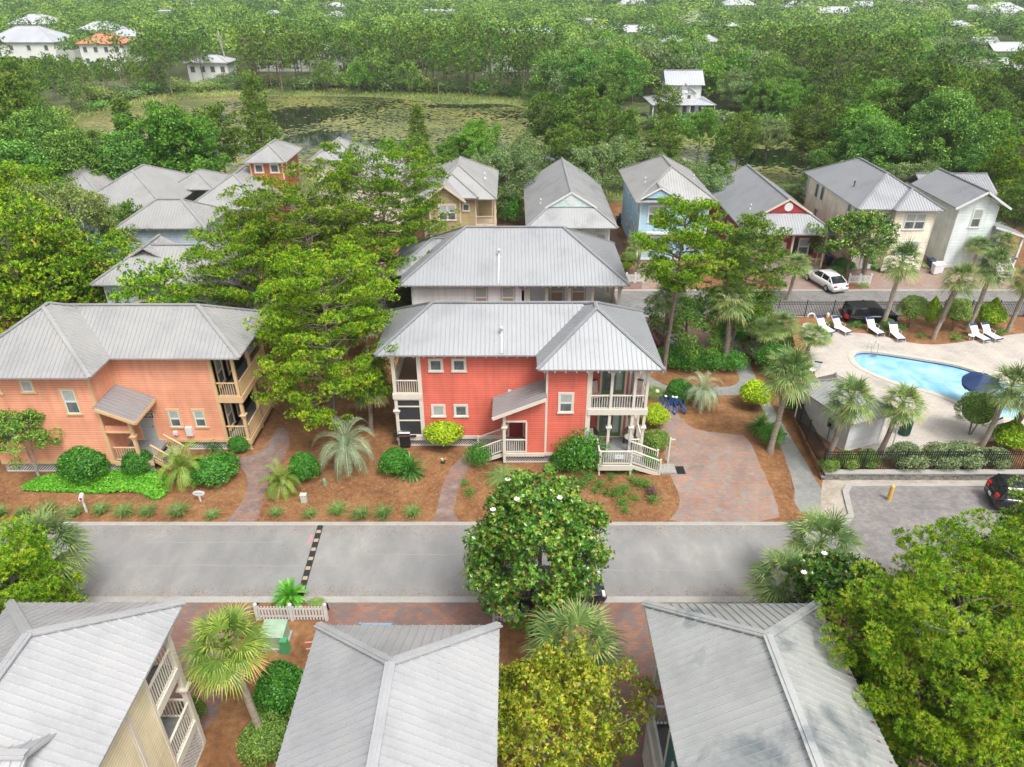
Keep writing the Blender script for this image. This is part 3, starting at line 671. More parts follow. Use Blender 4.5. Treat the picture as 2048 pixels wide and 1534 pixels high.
# ---------------------------------------------------------------- the red house in the middle
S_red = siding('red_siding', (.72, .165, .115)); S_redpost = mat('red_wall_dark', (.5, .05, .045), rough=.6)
M_green = mat('green_door', (.12, .19, .085), rough=.45)
def red_house():
    r = empty('house', (0, 38, 0), 'red two storey house with double porches, green french doors and grey metal roof', 'house')
    cr = M_creamw; fl = .78; up = 3.82; ev = 6.8
    walls(r, [(-5.5, 4.4, 37.4, 42.3, fl, ev-.02), (1.96, 4.4, 35.6, 37.4, fl, ev-.02), (4.4, 7.1, 37.4, 42.0, fl, ev-.02)], S_red, cr)
    # one storey entry bay under the lean-to roof: walls left, lintel, right; recess behind
    b = MB()
    b.box(.8, 1.96, 35.6, 37.4, fl, 3.35); b.box(-.45, .8, 35.6, 35.75, 3.05, 3.35)
    for x0, x1, za, zb in ((-.45, 1.96, 3.35, 4.7),):
        v = [(-.45, 35.6, 3.35), (1.96, 35.6, 3.35), (1.96, 35.6, 4.72), (-.45, 35.6, 3.72), (-.45, 37.4, 3.35), (1.96, 37.4, 3.35), (1.96, 37.4, 4.72), (-.45, 37.4, 3.72)]
        b.add(v, [(0, 1, 2, 3), (7, 6, 5, 4), (0, 3, 7, 4), (3, 2, 6, 7), (1, 5, 6, 2), (0, 4, 5, 1)])
    b.build('wall', S_red, r, world=True)
    b = MB(); b.box(-.5, .86, 35.55, 35.6, 3.0, 3.1); b.box(.8, .9, 35.56, 35.6, fl, 3.0); b.box(-.55, -.4, 35.5, 35.65, fl, 3.5); b.build('trim', cr, r, world=True)
    b = MB(); b.box(-.5, .8, 35.6, 37.4, .6, fl); b.build('floor', M_deckgrey, r, world=True)
    b = MB(); b.box(-.52, 1.96, 35.54, 35.62, .56, .8); b.build('trim', cr, r, world=True)
    railing(r, (-.4, 35.62, fl), (.8, 35.62, fl), cr)
    post(r, -.45, 35.62, .1, 3.6, cr, .17, (2.6,))
    d = door(r, .25, 37.39, fl, .85, 2.05, mat('dark_red_door', (.3, .03, .03), rough=.5)); 
    b = MB(); roof_faces(b, [[(-1.15, 35.15, 3.62), (2.0, 35.15, 4.95), (2.0, 37.4, 4.95), (-1.15, 37.4, 3.62)]], .3, .08, .08, .05); b.build('porch_roof', metal_roof('galvanised_roof', (.36, .35, .355), rough=.35), r, world=True)
    b = MB(); b.beam((-1.15, 35.12, 3.5), (1.98, 35.12, 4.83), .05, .2); b.build('fascia', cr, r, world=True)
    stairs(r, (-.5, 36.3), (-2.1, 36.3), 1.15, fl, 4, M_deckgrey, True, cr)
    # left double porch: screened below, open above
    for x, y in ((-7.05, 37.5), (-7.05, 42.2)):
        post(r, x, y, 0.05, 3.6, cr, .2, (2.6,)); post(r, x, y, 3.8, 6.7, cr, .2, (6.35,))
    b = MB(); b.box(-7.16, -5.5, 37.4, 42.3, .6, fl); b.box(-7.16, -5.5, 37.4, 42.3, 3.62, up); b.build('floor', mat('porch_floor', (.3, .2, .13), rough=.7), r, world=True)
    b = MB(); b.box(-7.2, -5.4, 37.33, 37.39, .52, .85); b.box(-7.2, -5.4, 37.33, 37.39, 3.5, 3.88); b.box(-7.22, -7.16, 37.4, 42.3, .52, .85); b.box(-7.22, -7.16, 37.4, 42.3, 3.5, 3.88); b.build('beam', cr, r, world=True)
    b = MB(); b.box(-5.64, -5.5, 37.36, 37.42, fl, ev-.03); b.box(-7.2, -5.5, 37.36, 42.3, 6.55, 6.76); b.build('trim', cr, r, world=True)
    screen_col(r, -6.95, -5.64, 37.42, .85, 3.5, cr)
    b = MB(); b.box(-7.1, -7.08, 37.5, 42.2, .85, 3.5); b.build('screen', M_screen, r, world=True)
    railing(r, (-6.95, 37.42, up), (-5.6, 37.42, up), cr); railing(r, (-7.1, 37.5, up), (-7.1, 42.2, up), cr)
    window(r, -5.5, 39.2, 5.0, .9, 1.8, 'hung', cr, 'W')
    # right double porch
    for x in (5.45, 7.72):
        pass
    for x in (4.48, 5.72, 7.05+.7):
        post(r, x if x > 4.5 else 4.5, 35.68, .7, 3.66, cr, .16, (2.55,) if x > 4.5 else None); post(r, x if x > 4.5 else 4.5, 35.68, up, 6.66, cr, .16, (6.3,) if x > 4.5 else None)
    post(r, 7.05, 35.68, .7, 3.66, cr, .16, (2.55,)); post(r, 7.05, 35.68, up, 6.66, cr, .16, (6.3,))
    for y in (37.4, 39.6, 41.9): post(r, 7.75, y, .0, 3.66, cr, .15); post(r, 7.75, y, up, 6.66, cr, .15)
    b = MB(); b.box(4.4, 7.85, 35.6, 37.4, .6, fl); b.box(7.1, 7.85, 37.4, 42, .6, fl); b.box(5.1, 7.05, 34.35, 35.6, .6, fl)
    b.build('floor', M_deckgrey, r, world=True)
    b = MB(); b.box(4.4, 7.85, 35.6, 37.4, 3.64, up); b.box(7.1, 7.85, 37.4, 42, 3.64, up); b.build('floor', M_deckgrey, r, world=True)
    b = MB(); b.box(4.4, 7.9, 35.53, 35.6, 3.52, 3.9); b.box(7.85, 7.9, 35.6, 42, 3.52, 3.9); b.box(4.4, 7.9, 35.55, 35.75, 6.5, 6.72); b.box(7.05, 7.9, 35.54, 35.6, .5, .82); b.box(4.4, 5.1, 35.54, 35.6, .5, .82)
    b.box(5.06, 7.09, 34.29, 34.35, .45, .82); b.box(5.04, 5.1, 34.35, 35.54, .45, .82); b.box(7.85, 7.9, 35.6, 42, .5, .82); b.build('beam', cr, r, world=True)
    for a, c in (((4.5, 35.66), (5.65, 35.66)), ((5.8, 35.66), (6.97, 35.66)), ((7.13, 35.66), (7.68, 35.66)), ((7.78, 35.75), (7.78, 37.3)), ((7.78, 37.5), (7.78, 39.5)), ((7.78, 39.7), (7.78, 41.8))):
        railing(r, (*a, up), (*c, up), cr)
    for a, c in (((4.5, 35.66), (5.2, 35.66)), ((5.1, 34.42), (7.0, 34.42)), ((5.1, 34.42), (5.1, 35.6)), ((7.13, 35.66), (7.68, 35.66)), ((7.78, 35.75), (7.78, 37.3)), ((7.78, 37.5), (7.78, 41.8))):
        railing(r, (*a, fl), (*c, fl), cr)
    for x in (5.15, 7.0): post(r, x, 34.42, 0, fl+1.0, cr, .11)
    stairs(r, (7.08, 34.95), (8.75, 34.95), .95, fl, 4, M_deckgrey, True, cr)
    french(r, 6.05, 37.39, up, 1.36, 2.25, M_green); french(r, 6.05, 37.39, fl, 1.36, 2.15, M_green)
    b = MB(); b.box(4.42, 4.5, 37.36, 37.4, fl, 6.7); b.box(7.02, 7.1, 37.36, 37.4, fl, 6.7); b.build('trim', cr, r, world=True)
    for x, z in ((-4.5, 5.82), (-3.13, 5.82), (-4.5, 2.66), (-3.12, 2.66)): window(r, x, 37.4, z, .68, .7, 'single' if z < 5 and x < -4 else 'fixed', cr)
    window(r, 3.12, 35.6, 4.32, .72, 1.2, 'hung', cr)
    lattice(r, [((-7.1, 37.5), (-.5, 37.5)), ((-.5, 35.72), (5.1, 35.72))], .02, .6)
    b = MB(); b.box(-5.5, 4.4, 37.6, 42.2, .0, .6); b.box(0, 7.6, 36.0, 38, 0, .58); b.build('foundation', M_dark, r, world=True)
    roof(r, [hip(-7.93, 8.3, 36.78, 43.1, ev), hip(1.4, 8.47, 35.0, 42.85, ev+.03)], R_cool)
    rafter_tails(r, -7.8, 1.4, 36.85, ev, M_white); rafter_tails(r, 1.5, 8.4, 35.05, ev, M_white)
    vent(r, -.62, 38.0, 7.55); b = MB(); b.box(-.25, -.05, 37.36, 37.4, 3.98, 4.16); b.box(.25, .42, 37.36, 37.4, 2.0, 2.2); b.build('wall_vent', M_white, r, world=True)
    b = MB(); b.beam((-.6, 36.86, 6.9), (-.6, 37.95, 7.57), .09, .03, lift=.03); b.build('pipe', M_white, r, world=True)
    b = MB(); b.beam((-.5, 37.2, 3.3), (.5, 37.2, 3.3), .01, .01); 
    return r
red_house()

# ---------------------------------------------------------------- the orange house on the left
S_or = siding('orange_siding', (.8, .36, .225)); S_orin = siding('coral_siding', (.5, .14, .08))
def orange_house():
    r = empty('house', (-22, 38, 0), 'peach orange two storey house with cream trim, side porches and a metal entry canopy', 'house')
    tr = M_tan; fl = .8; up = 3.85; ev = 6.8; X0 = -30.2; XW = -23.5
    walls(r, [(X0, XW, 34.7, 42.0, fl, ev-.02), (XW, -17.6, 37.0, 42.0, fl, ev-.02)], S_or, tr)
    # entry nook bay in the corner: opening at front, recess
    b = MB(); b.box(XW+.05, -22.0, 34.72, 34.84, 2.9, 3.25); b.build('wall', S_or, r, world=True)
    b = MB(); b.box(XW, -21.3, 34.7, 37.0, .62, fl); b.build('floor', M_deckgrey, r, world=True)
    b = MB(); b.box(XW, -21.2, 34.64, 34.7, .55, .85); b.box(XW, -22, 34.64, 34.7, 2.85, 2.95); b.build('trim', tr, r, world=True)
    post(r, -22.0, 34.78, .1, 3.5, tr, .17, (2.5,)); railing(r, (XW+.1, 34.78, fl), (-22.1, 34.78, fl), tr)
    roof_p = [(-23.5, 36.95, 4.95), (-20.65, 36.95, 3.95), (-20.65, 34.4, 3.75), (-23.5, 34.4, 4.75)]
    b = MB(); roof_faces(b, [[(-23.48, 34.3, 4.8), (-21.35, 34.3, 3.85), (-21.35, 36.98, 3.85), (-23.48, 36.98, 4.8)]], .3, .08, .08, .05); b.build('porch_roof', metal_roof('galvanised_canopy', (.34, .325, .33), rough=.35), r, world=True)
    b = MB(); b.beam((-23.4, 34.27, 4.66), (-21.35, 34.27, 3.73), .05, .2); b.beam((-21.34, 34.3, 3.73), (-21.34, 36.9, 3.73), .05, .2); b.build('fascia', tr, r, world=True)
    d = door(r, -22.3, 36.99, fl, .85, 2.05, mat('grey_door', (.35, .36, .36), rough=.5), trim=tr)
    stairs(r, (-21.2, 35.6), (-19.7, 35.2), 1.1, fl, 4, M_deckgrey, True, tr)
    # right double porch
    for x, y in ((-16.35, 37.1), (-16.35, 39.5), (-16.35, 42)):
        post(r, x, y, .05, 3.6, tr, .18, (2.5,) if y < 38 else None); post(r, x, y, up, 6.7, tr, .18)
    b = MB(); b.box(-17.6, -16.2, 37.0, 42.1, .62, fl); b.box(-17.6, -16.2, 37.0, 42.1, 3.65, up); b.build('floor', M_deckgrey, r, world=True)
    b = MB(); b.box(-17.7, -16.15, 36.93, 37.0, .5, .85); b.box(-17.7, -16.15, 36.93, 37, 3.5, 3.92); b.box(-16.2, -16.13, 37, 42.1, .5, .85); b.box(-16.2, -16.13, 37, 42.1, 3.5, 3.92); b.box(-17.75, -17.6, 36.94, 37.02, fl, 6.75); b.box(-17.6, -16.2, 36.97, 37.1, 6.5, 6.75); b.build('beam', tr, r, world=True)
    for z in (fl, up): railing(r, (-17.55, 37.05, z), (-16.45, 37.05, z), tr); railing(r, (-16.25, 37.2, z), (-16.25, 39.4, z), tr, sp=.05 if z == up else .13); railing(r, (-16.25, 39.6, z), (-16.25, 42, z), tr, sp=.05 if z == up else .13)
    for z in (up+1.3, fl+1.3):
        for y in (38.0, 39.6): window(r, -17.6, y, z, .8, 1.7, 'hung', tr, 'E')
    b = MB(); b.box(-17.615, -17.6, 37.02, 42, fl, ev-.05); b.build('wall', S_orin, r, world=True)
    for px, py, w_, h_, st in ((54, 772, .62, .72, 'single'), (142, 803, .72, 1.55, 'hung')):
        x, z = onY(px, py, 34.7); window(r, x, 34.7, z, w_, h_, st, tr)
    for px, py in ((-14, 772), (18, 868)):
        x, z = onY(px, py, 34.7); window(r, x, 34.7, z, .62, .9, 'hung', tr)
    for px, py in ((350, 837), (400, 837)):
        x, z = onY(px, py, 37.0); window(r, x, 37.0, z, .62, 1.15, 'hung', tr)
    roof(r, [hip(-30.9, -15.6, 36.4, 42.75, ev), hip(-30.95, -22.95, 34.08, 42.6, ev+.03)], R_warm)
    lattice(r, [((X0, 34.8), (-21.3, 34.8)), ((-21.3, 37.1), (-16.2, 37.1))], .02, .6)
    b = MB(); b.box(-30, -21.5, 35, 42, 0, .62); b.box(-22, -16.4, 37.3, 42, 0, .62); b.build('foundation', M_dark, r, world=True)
    # meter boxes and the sign board by the door
    b = MB(); x, z = onY(380, 861, 37.0); b.box(x-.2, x+.2, 36.82, 37, z-.3, z+.3); x, z = onY(352, 865, 37.0); b.box(x-.12, x+.12, 36.86, 37, z-.12, z+.12); b.build('meter_box', M_white, r, world=True)
    x, z = onY(297, 829.5, 37.0); sb = MB(); sb.box(-.34, .34, -.05, 0, -.19, .19, 1); sb.box(-.31, .31, -.056, -.05, -.16, .16, 0)
    s = sb.build('sign_board', [M_black, M_white], None, (x, 36.96, z)); tag(s, 'black sign board with pale lettering on the orange house beside its entry', 'sign')
    t = MB(); rr = random.Random(4)
    for zz, h_, x0, x1 in ((.075, .045, -.24, .2), (-.02, .08, -.27, .26), (-.11, .03, -.1, .04)):
        xx = x0
        while xx < x1: t.box(xx, xx+.022, -.06, -.056, zz-h_/2, zz+h_/2); xx += rr.choice((.034, .04, .06))
    t.build('lettering', M_white, s)
    return r
orange_house()

# ---------------------------------------------------------------- other houses, one description each
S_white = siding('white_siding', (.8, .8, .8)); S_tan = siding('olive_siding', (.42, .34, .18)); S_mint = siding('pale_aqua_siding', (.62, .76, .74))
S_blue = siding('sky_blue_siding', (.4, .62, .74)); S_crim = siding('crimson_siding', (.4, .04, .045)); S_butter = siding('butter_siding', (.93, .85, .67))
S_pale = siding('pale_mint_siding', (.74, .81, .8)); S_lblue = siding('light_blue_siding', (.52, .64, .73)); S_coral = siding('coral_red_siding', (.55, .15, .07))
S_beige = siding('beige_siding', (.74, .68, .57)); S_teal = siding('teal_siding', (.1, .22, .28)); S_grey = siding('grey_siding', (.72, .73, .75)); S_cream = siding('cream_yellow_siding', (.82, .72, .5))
def found(r, x0, x1, y0, y1): b = MB(); b.box(x0+.1, x1-.1, y0+.1, y1-.1, 0, .5); b.build('foundation', mat('foundation', (.4, .38, .35)) if 'foundation' not in bpy.data.materials else bpy.data.materials['foundation'], r, world=True)

r = empty('house', (0, 52, 0), 'white two storey house with wide grey hip roof, directly behind the red house', 'house')
walls(r, [(-7.2, 1.15, 48.1, 56.0, .5, 6.78), (1.15, 6.0, 50.0, 56.0, .5, 6.78)], S_white, M_white)
b = MB(); b.box(1.15, 7.8, 48.1, 56, 3.6, 3.8); b.box(1.15, 7.8, 48.1, 56, .4, .6); b.build('floor', mat('weathered_deck', (.32, .3, .27), rough=.8, var=.2), r, world=True)
M_stone = mat('khaki_trim', (.45, .43, .36), rough=.6)
for px in (1046, 1093, 1139, 1185, 1239): x, z = onY(px, 590, 48.2); post(r, x, 48.2, .5, 6.7, M_stone, .2, (6.3,))
for y in (51, 53.5, 56): post(r, 7.7, y, .5, 6.7, M_stone, .18)
railing(r, (1.2, 48.2, 3.8), (7.7, 48.2, 3.8), M_stone); railing(r, (7.7, 48.2, 3.8), (7.7, 56, 3.8), M_stone)
b = MB(); b.box(1.0, 1.3, 48.02, 48.1, .5, 6.7); b.box(-7.2, 7.8, 48.02, 48.1, 3.5, 3.8); b.build('trim', M_stone, r, world=True)
M_shut = mat('tan_blinds', (.36, .24, .15), rough=.5, var=.1, vscale=9)
for px in (1016, 962): x, z = onY(px, 595, 48.1); window(r, x, 48.1, z, .85, 1.6, 'hung', M_stone, dark=M_shut)
for px, py in ((1114, 583), (1157, 583)): x, z = onY(px, py, 50.0); window(r, x, 50.0, z, .95, 1.7, 'hung', M_stone, dark=M_shut)
window(r, 6.0, 52, 5.2, .9, 1.7, 'hung', M_stone, 'E'); window(r, -7.2, 51, 5.2, .8, 1.4, 'hung', M_stone, 'W')
roof(r, [hip(-8.0, 8.3, 47.4, 56.5, 6.8), hip(-8.9, 0, 49.5, 55.4, 6.76)], R_cool); found(r, -7.2, 6, 48.1, 56)
vent(r, -.95, 49.6, 8.2); b = MB(); b.beam((-.95, 47.5, 6.9), (-.95, 49.5, 8.1), .09, .03, lift=.03); b.build('pipe', M_white, r, world=True); rafter_tails(r, -7.8, 8, 47.45, 6.8, M_white)

r = empty('house', (-5.5, 76, 0), 'olive tan two storey house with small front gable and upper corner balcony', 'house')
walls(r, [(-8.9, -3.6, 71.6, 82, .4, 6.38), (-3.6, -2.0, 74.0, 82, .4, 6.38), (-8.2, -5.1, 70.6, 71.6, .4, 6.6)], S_tan, M_cream)
F, S = gable(-8.6, -4.7, 70.2, 74, 6.4, .75); roof(r, [hip(-9.45, -1.5, 71.0, 82.6, 6.4), hip(-8.9, -3.3, 70.9, 80.5, 6.55), (F, S)], R_warm)
t = [(-8.4, 70.62, 6.4), (-4.95, 70.62, 6.4), (-6.65, 70.62, 7.75)]; b = MB(); tri_wall(b, t); b.build('gable', S_tan, r, world=True)
b = MB(); rake(b, [(-8.75, 70.2, 6.3), (-4.55, 70.2, 6.3), (-6.65, 70.2, 7.85)], .18, .1, 0); b.build('fascia', M_cream, r, world=True)
for px, py, w_, h_, st, Y in ((895, 425, 1.6, 1.5, 'double', 70.6), (893, 545, 1.2, 1.4, 'double', 70.6), (932, 415, .6, .65, 'fixed', 71.6), (862, 474, .8, 1.2, 'hung', 71.6), (932, 470, .8, 1.2, 'hung', 71.6)):
    x, z = onY(px, py, Y); window(r, x, Y, z, w_, h_, st, M_cream)
for z in (3.3,): b = MB(); b.box(-3.6, -1.6, 71.6, 74, 3.2, 3.5); b.box(-3.6, -1.6, 71.55, 71.6, 3.0, 3.6); b.build('floor', M_cream, r, world=True)
railing(r, (-3.6, 71.65, 3.5), (-1.7, 71.65, 3.5), M_cream); railing(r, (-1.65, 71.7, 3.5), (-1.65, 74, 3.5), M_cream)
post(r, -1.7, 71.7, .2, 6.4, M_cream, .2); found(r, -8.9, -2, 71.6, 82); vent(r, -7.7, 75, 7.9, .05); vent(r, -2.8, 75, 7.5, .05)

def cottage(loc, label, x0, x1, y0, y1, ev, run, sid, trim, rm, med, porch_posts, wins, pitch=.62, skx=None, post_m=None):
    r = empty('house', loc, label, 'house'); F, S, t = dutch(x0, x1, y0, y1, ev, pitch, run); roof(r, [(F, S)], rm)
    b = MB(); tri_wall(b, [(t[0][0], t[0][1]-.12, t[0][2]), (t[1][0], t[1][1]-.12, t[1][2]), (t[2][0], t[2][1]-.12, t[2][2])]); b.build('gable', sid, r, world=True)
    b = MB(); rake(b, [(t[0][0]-.4, y0+run-.2, t[0][2]-.1), (t[1][0]+.4, y0+run-.2, t[1][2]-.1), (t[2][0], y0+run-.2, t[2][2]+.1)], .16, .12, 0); b.build('fascia', trim, r, world=True)
    cx = (x0+x1)/2; b = MB(); k = 18; zc = (t[0][2]*1.15+t[2][2])/2.15; v = [(cx+.42*cos(2*pi*i/k), y0+run-.17, zc+.42*sin(2*pi*i/k)) for i in range(k)]; v += [(a, c+.05, d) for a, c, d in v]
    b.add(v, [tuple(range(k-1, -1, -1))]+[(i, (i+1) % k, (i+1) % k+k, i+k) for i in range(k)]); b.build('medallion', med, r, world=True)
    walls(r, [(x0+.6, x1-.6, y0+2.0, y1-.6, .4, ev-.02)], sid, trim); found(r, x0+.6, x1-.6, y0+2, y1-.6)
    b = MB(); b.box(x0+.7, x1-.7, y0+.5, y0+2, .35, .55); b.build('floor', M_deckgrey, r, world=True)
    for x in porch_posts: post(r, x, y0+.65, .3, ev-.05, post_m or trim, .17)
    b = MB(); b.box(x0+.65, x1-.65, y0+.55, y0+.7, ev-.3, ev-.08); b.build('beam', trim, r, world=True)
    for i in range(len(porch_posts)-1): railing(r, (porch_posts[i]+.1, y0+.65, .55), (porch_posts[i+1]-.1, y0+.65, .55), trim)
    for x, z, w_, h_, st in wins: window(r, x, y0+2.0, z, w_, h_, st, trim)
    for y in (y0+5, y0+8, y0+11): window(r, x0+.6, y, 2.2, .9, 1.4, 'hung', trim, 'W'); window(r, x1-.6, y, 2.2, .9, 1.4, 'hung', trim, 'E')
    vent(r, x0+1.6, y0+5, ev+1.0, .05); return r
cottage((5.9, 78, 0), 'pale aqua cottage with round gable medallion, left of the sky blue house', 1.35, 10.4, 68.7, 86.4, 4.2, 2.3, S_mint, M_white, metal_roof('metal_roof_weathered', (.39, .395, .4), stain=.14), M_white, (2.1, 4.6, 7.2, 9.6), [(3.4, 2.2, .9, 1.7, 'hung'), (6.8, 2.2, 1.7, 1.5, 'double'), (9.0, 2.2, .9, 1.5, 'hung')])
rc = cottage((26.8, 76, 0), 'crimson cottage with white round gable medallion and dark shutters', 22.4, 31.1, 66.7, 83.5, 4.2, 2.3, S_crim, M_cream, R_cool, M_white, (25.0, 27.2, 30.4), [(24.7, 2.1, .8, 1.6, 'hung'), (28.9, 2.3, .95, 1.6, 'hung')])
b = MB(); [b.box(x-.22, x+.22, 68.64, 68.7, 1.5, 3.2) for x in (28.1, 29.7)]; b.build('shutter', mat('dark_shutter', (.02, .035, .03)), rc, world=True)
door(rc, 26.6, 68.69, .55, .95, 2.1, M_white)

r = empty('house', (16, 76, 0), 'sky blue two storey house with white trim and tiny roof gable', 'house')
walls(r, [(12.75, 19.55, 70.6, 82.4, .4, 6.38)], S_blue, M_white); F, S = gable(12.7, 16.2, 69.9, 72.8, 6.75, .55)
roof(r, [hip(12.1, 20.2, 69.9, 83.0, 6.4), (F, S)], R_warm); b = MB(); tri_wall(b, [(12.95, 70.0, 6.75), (15.95, 70.0, 6.75), (14.45, 70.0, 7.55)]); b.build('gable', S_blue, r, world=True)
b = MB(); rake(b, [(12.6, 69.9, 6.7), (16.3, 69.9, 6.7), (14.45, 69.9, 7.75)], .14, .1, 0); b.build('fascia', M_white, r, world=True)
for px, py, w_, h_, st in ((1315, 428, 1.75, 1.55, 'double'), (1315, 487, 1.5, 1.3, 'double'), (1388, 425, .8, 1.3, 'hung'), (1390, 487, .9, 1.3, 'hung')): x, z = onY(px, py, 70.6); window(r, x, 70.6, z, w_, h_, st, M_white)
for y, z, h_ in ((71.8, 5.2, .8), (73.5, 2.4, 1.4), (75.5, 2.4, 1.4), (78, 2.4, 1.4), (76, 5.4, .5), (78, 5.4, .5), (80, 5.4, .5)): window(r, 12.75, y, z, .6, h_, 'fixed', M_white, 'W')
found(r, 12.75, 19.5, 70.6, 82); vent(r, 13.6, 74, 7.3, .05); vent(r, 19, 76, 7.1, .05)
b = MB(); b.box(12.9, 19.4, 70.0, 70.55, 3.1, 3.25); b.build('trim', M_white, r, world=True)

r = empty('house', (36.8, 75, 0), 'butter cream two storey house with long grey hip roof and a flag', 'house')
walls(r, [(33.4, 40.2, 68.1, 81.5, .4, 6.38), (36.5, 40.3, 67.4, 68.1, .4, 6.38)], S_butter, M_creamw); roof(r, [hip(32.85, 40.8, 67.5, 82.1, 6.4), hip(36.1, 40.85, 66.85, 74, 6.44)], R_cool)
for px, py, w_, h_, st, Y in ((1740, 443, .8, .9, 'fixed', 68.1), (1772, 440, .9, 1.5, 'hung', 68.1), (1830, 443, 1.9, 1.5, 'double', 67.4), (1818, 498, 1.6, 1.4, 'double', 67.4)):
    x, z = onY(px, py, Y); window(r, x, Y, z, w_, h_, st, M_white)
for px, py, w_, h_ in ((1634, 381, .8, 1.5), (1645, 387, .8, 1.5), (1699, 416, .7, .8), (1712, 425, .7, .8), (1630, 430, .8, 1.4)):
    y, z = onX(px, py, 33.4); window(r, 33.4, y, z, w_, h_, 'fixed', M_white, 'W')
b = MB(); b.box(35.2, 37.2, 67.0, 67.36, .0, 2.3); 
found(r, 33.4, 40.2, 68.1, 81.5); vent(r, 34.3, 72.5, 7.3, .05, m=M_black)
d = door(r, 35.2, 68.09, .4, 1.0, 2.1, M_white)
for y in (80.6, 82.2): post(r, 33.6, y, 0, 6.3, M_white, .2)
b = MB(); b.box(33.4, 40, 81.5, 83.3, 3.2, 3.4); b.build('floor', M_white, r, world=True); railing(r, (33.5, 81.6, 3.4), (33.5, 83.2, 3.4), M_white)

r = empty('house', (46, 74, 0), 'pale mint two storey house at the right edge with side stair and lean-to porch', 'house')
walls(r, [(43.0, 46.8, 68.4, 76.5, .4, 6.38), (44, 50.5, 76.5, 81, .4, 5.6), (46.8, 50.3, 71.5, 76.5, .4, 3.7)], S_pale, M_white); g1 = gable(42.4, 47.5, 67.8, 77, 6.4, .62); roof(r, [g1, gable(43.5, 51.2, 75.6, 81.5, 5.6, .5, 'x')], R_cool)
b = MB(); tri_wall(b, [(43.0, 68.4, 6.38), (46.8, 68.4, 6.38), (44.95, 68.4, 7.75)]); b.build('gable', S_pale, r, world=True)
b = MB(); rake(b, [(42.3, 67.8, 6.3), (47.6, 67.8, 6.3), (44.95, 67.8, 7.9)], .2, .08, 0); b.build('fascia', M_white, r, world=True)
x, z = onY(1953, 437, 68.4); window(r, x, 68.4, z, .85, 1.7, 'hung', M_white); found(r, 43, 46.8, 68.4, 76.5)
b = MB(); roof_faces(b, [[(46.8, 67.9, 4.6), (50.4, 67.9, 3.5), (50.4, 71.5, 3.5), (46.8, 71.5, 4.6)]], .26); b.build('porch_roof', R_cool, r, world=True)
b = MB(); b.beam((46.8, 67.86, 4.5), (50.4, 67.86, 3.4), .06, .2); b.build('fascia', M_white, r, world=True)
for x in (47.9, 49.9): post(r, x, 68.1, .2, 3.6, M_white, .2)
b = MB(); b.box(46.8, 50.2, 68, 71.5, 1.2, 1.4); b.build('floor', M_deckgrey, r, world=True); stairs(r, (47.9, 68.0), (47.9, 65.8), 1.2, 1.3, 6, M_white, True, M_white)

r = empty('house', (-30.7, 64, 0), 'light blue two storey house with trapezoid grey hip roof behind the left trees', 'house')
walls(r, [(-34.4, -27.4, 62.1, 67.0, .3, 6.38)], S_lblue, M_white); roof(r, [hip(-34.9, -26.9, 61.6, 67.4, 6.4)], R_warm); rafter_tails(r, -34.8, -27, 61.65, 6.4, M_white)
for y in (63.4, 65.4): window(r, -27.4, y, 5.0, .8, 1.5, 'hung', M_white, 'E')
window(r, -33, 62.1, 2.2, .9, 1.4, 'hung', M_white)
r = empty('house', (-25, 51.5, 0), 'pale blue house with low grey hip roof just behind the orange house', 'house')
walls(r, [(-29.8, -20.2, 49.1, 54.2, .3, 6.38)], S_lblue, M_white); F, S = gable(-29.6, -24.5, 50.6, 53.6, 6.9, .6); roof(r, [hip(-30.4, -19.6, 48.5, 54.8, 6.4), (F, S)], R_warm)
for x in (-27, -23): window(r, x, 49.1, 4.9, .9, 1.2, 'hung', M_white)
r = empty('house', (-25, 72, 0), 'coral red house with a square lookout tower under a grey pyramid roof', 'house')
walls(r, [(-30.6, -24.2, 69.8, 78, .3, 6.38), (-26.3, -23.0, 73.5, 79.2, 6.3, 9.48)], S_coral, M_cream); roof(r, [hip(-31.1, -23.4, 67.5, 78.6, 6.4), hip(-26.75, -22.5, 73.0, 79.8, 9.5)], R_warm)
for px, py, st in ((518, 337, 'fixed'), (549, 337, 'fixed')): x, z = onY(px, py, 73.5); window(r, x, 73.5, z, .75, .75, st, M_creamw)
for y in (75, 77): window(r, -23.0, y, 8.2, .7, .8, 'fixed', M_creamw, 'E')
for px in (457, 484): x, z = onY(px, 430, 69.8); window(r, x, 69.8, z, .9, 1.7, 'hung', M_creamw)
for x in (-30.6, -28.6, -26.4, -24.2): post(r, x, 68.1, .3, 6.35, M_cream, .16)
b = MB(); b.box(-30.8, -24, 68, 69.8, 3.2, 3.4); b.build('floor', M_deckgrey, r, world=True); railing(r, (-30.6, 68.1, 3.4), (-24.2, 68.1, 3.4), M_cream)
r = empty('house', (-17.8, 77, 0), 'beige house with grey pyramid roof rising behind the tall pines', 'house')
walls(r, [(-19.9, -15.9, 74.5, 79.5, .3, 9.48), (-21, -12, 80, 88, .3, 6)], S_beige, M_creamw); roof(r, [hip(-20.4, -15.4, 74.0, 80.0, 9.5), hip(-21.5, -11.5, 79.6, 88.5, 6)], R_warm); window(r, -17.6, 74.5, 8.4, .8, .7, 'fixed', M_white)
r = empty('house', (-38, 75, 0), 'dark teal house with grey gable roof in the trees on the left', 'house')
walls(r, [(-42.4, -34.0, 69.5, 80, .3, 5.9)], S_teal, M_teal if 'M_teal' in globals() else M_white); roof(r, [hip(-43, -33.4, 68.7, 80.8, 5.95, .55), hip(-36, -31, 75, 81, 6.3, .5)], R_warm); window(r, -34.0, 73, 4.5, .8, 1.3, 'hung', M_white, 'E')
r = empty('house', (-47.5, 80, 0), 'small slate blue house glimpsed between trees at far left', 'house')
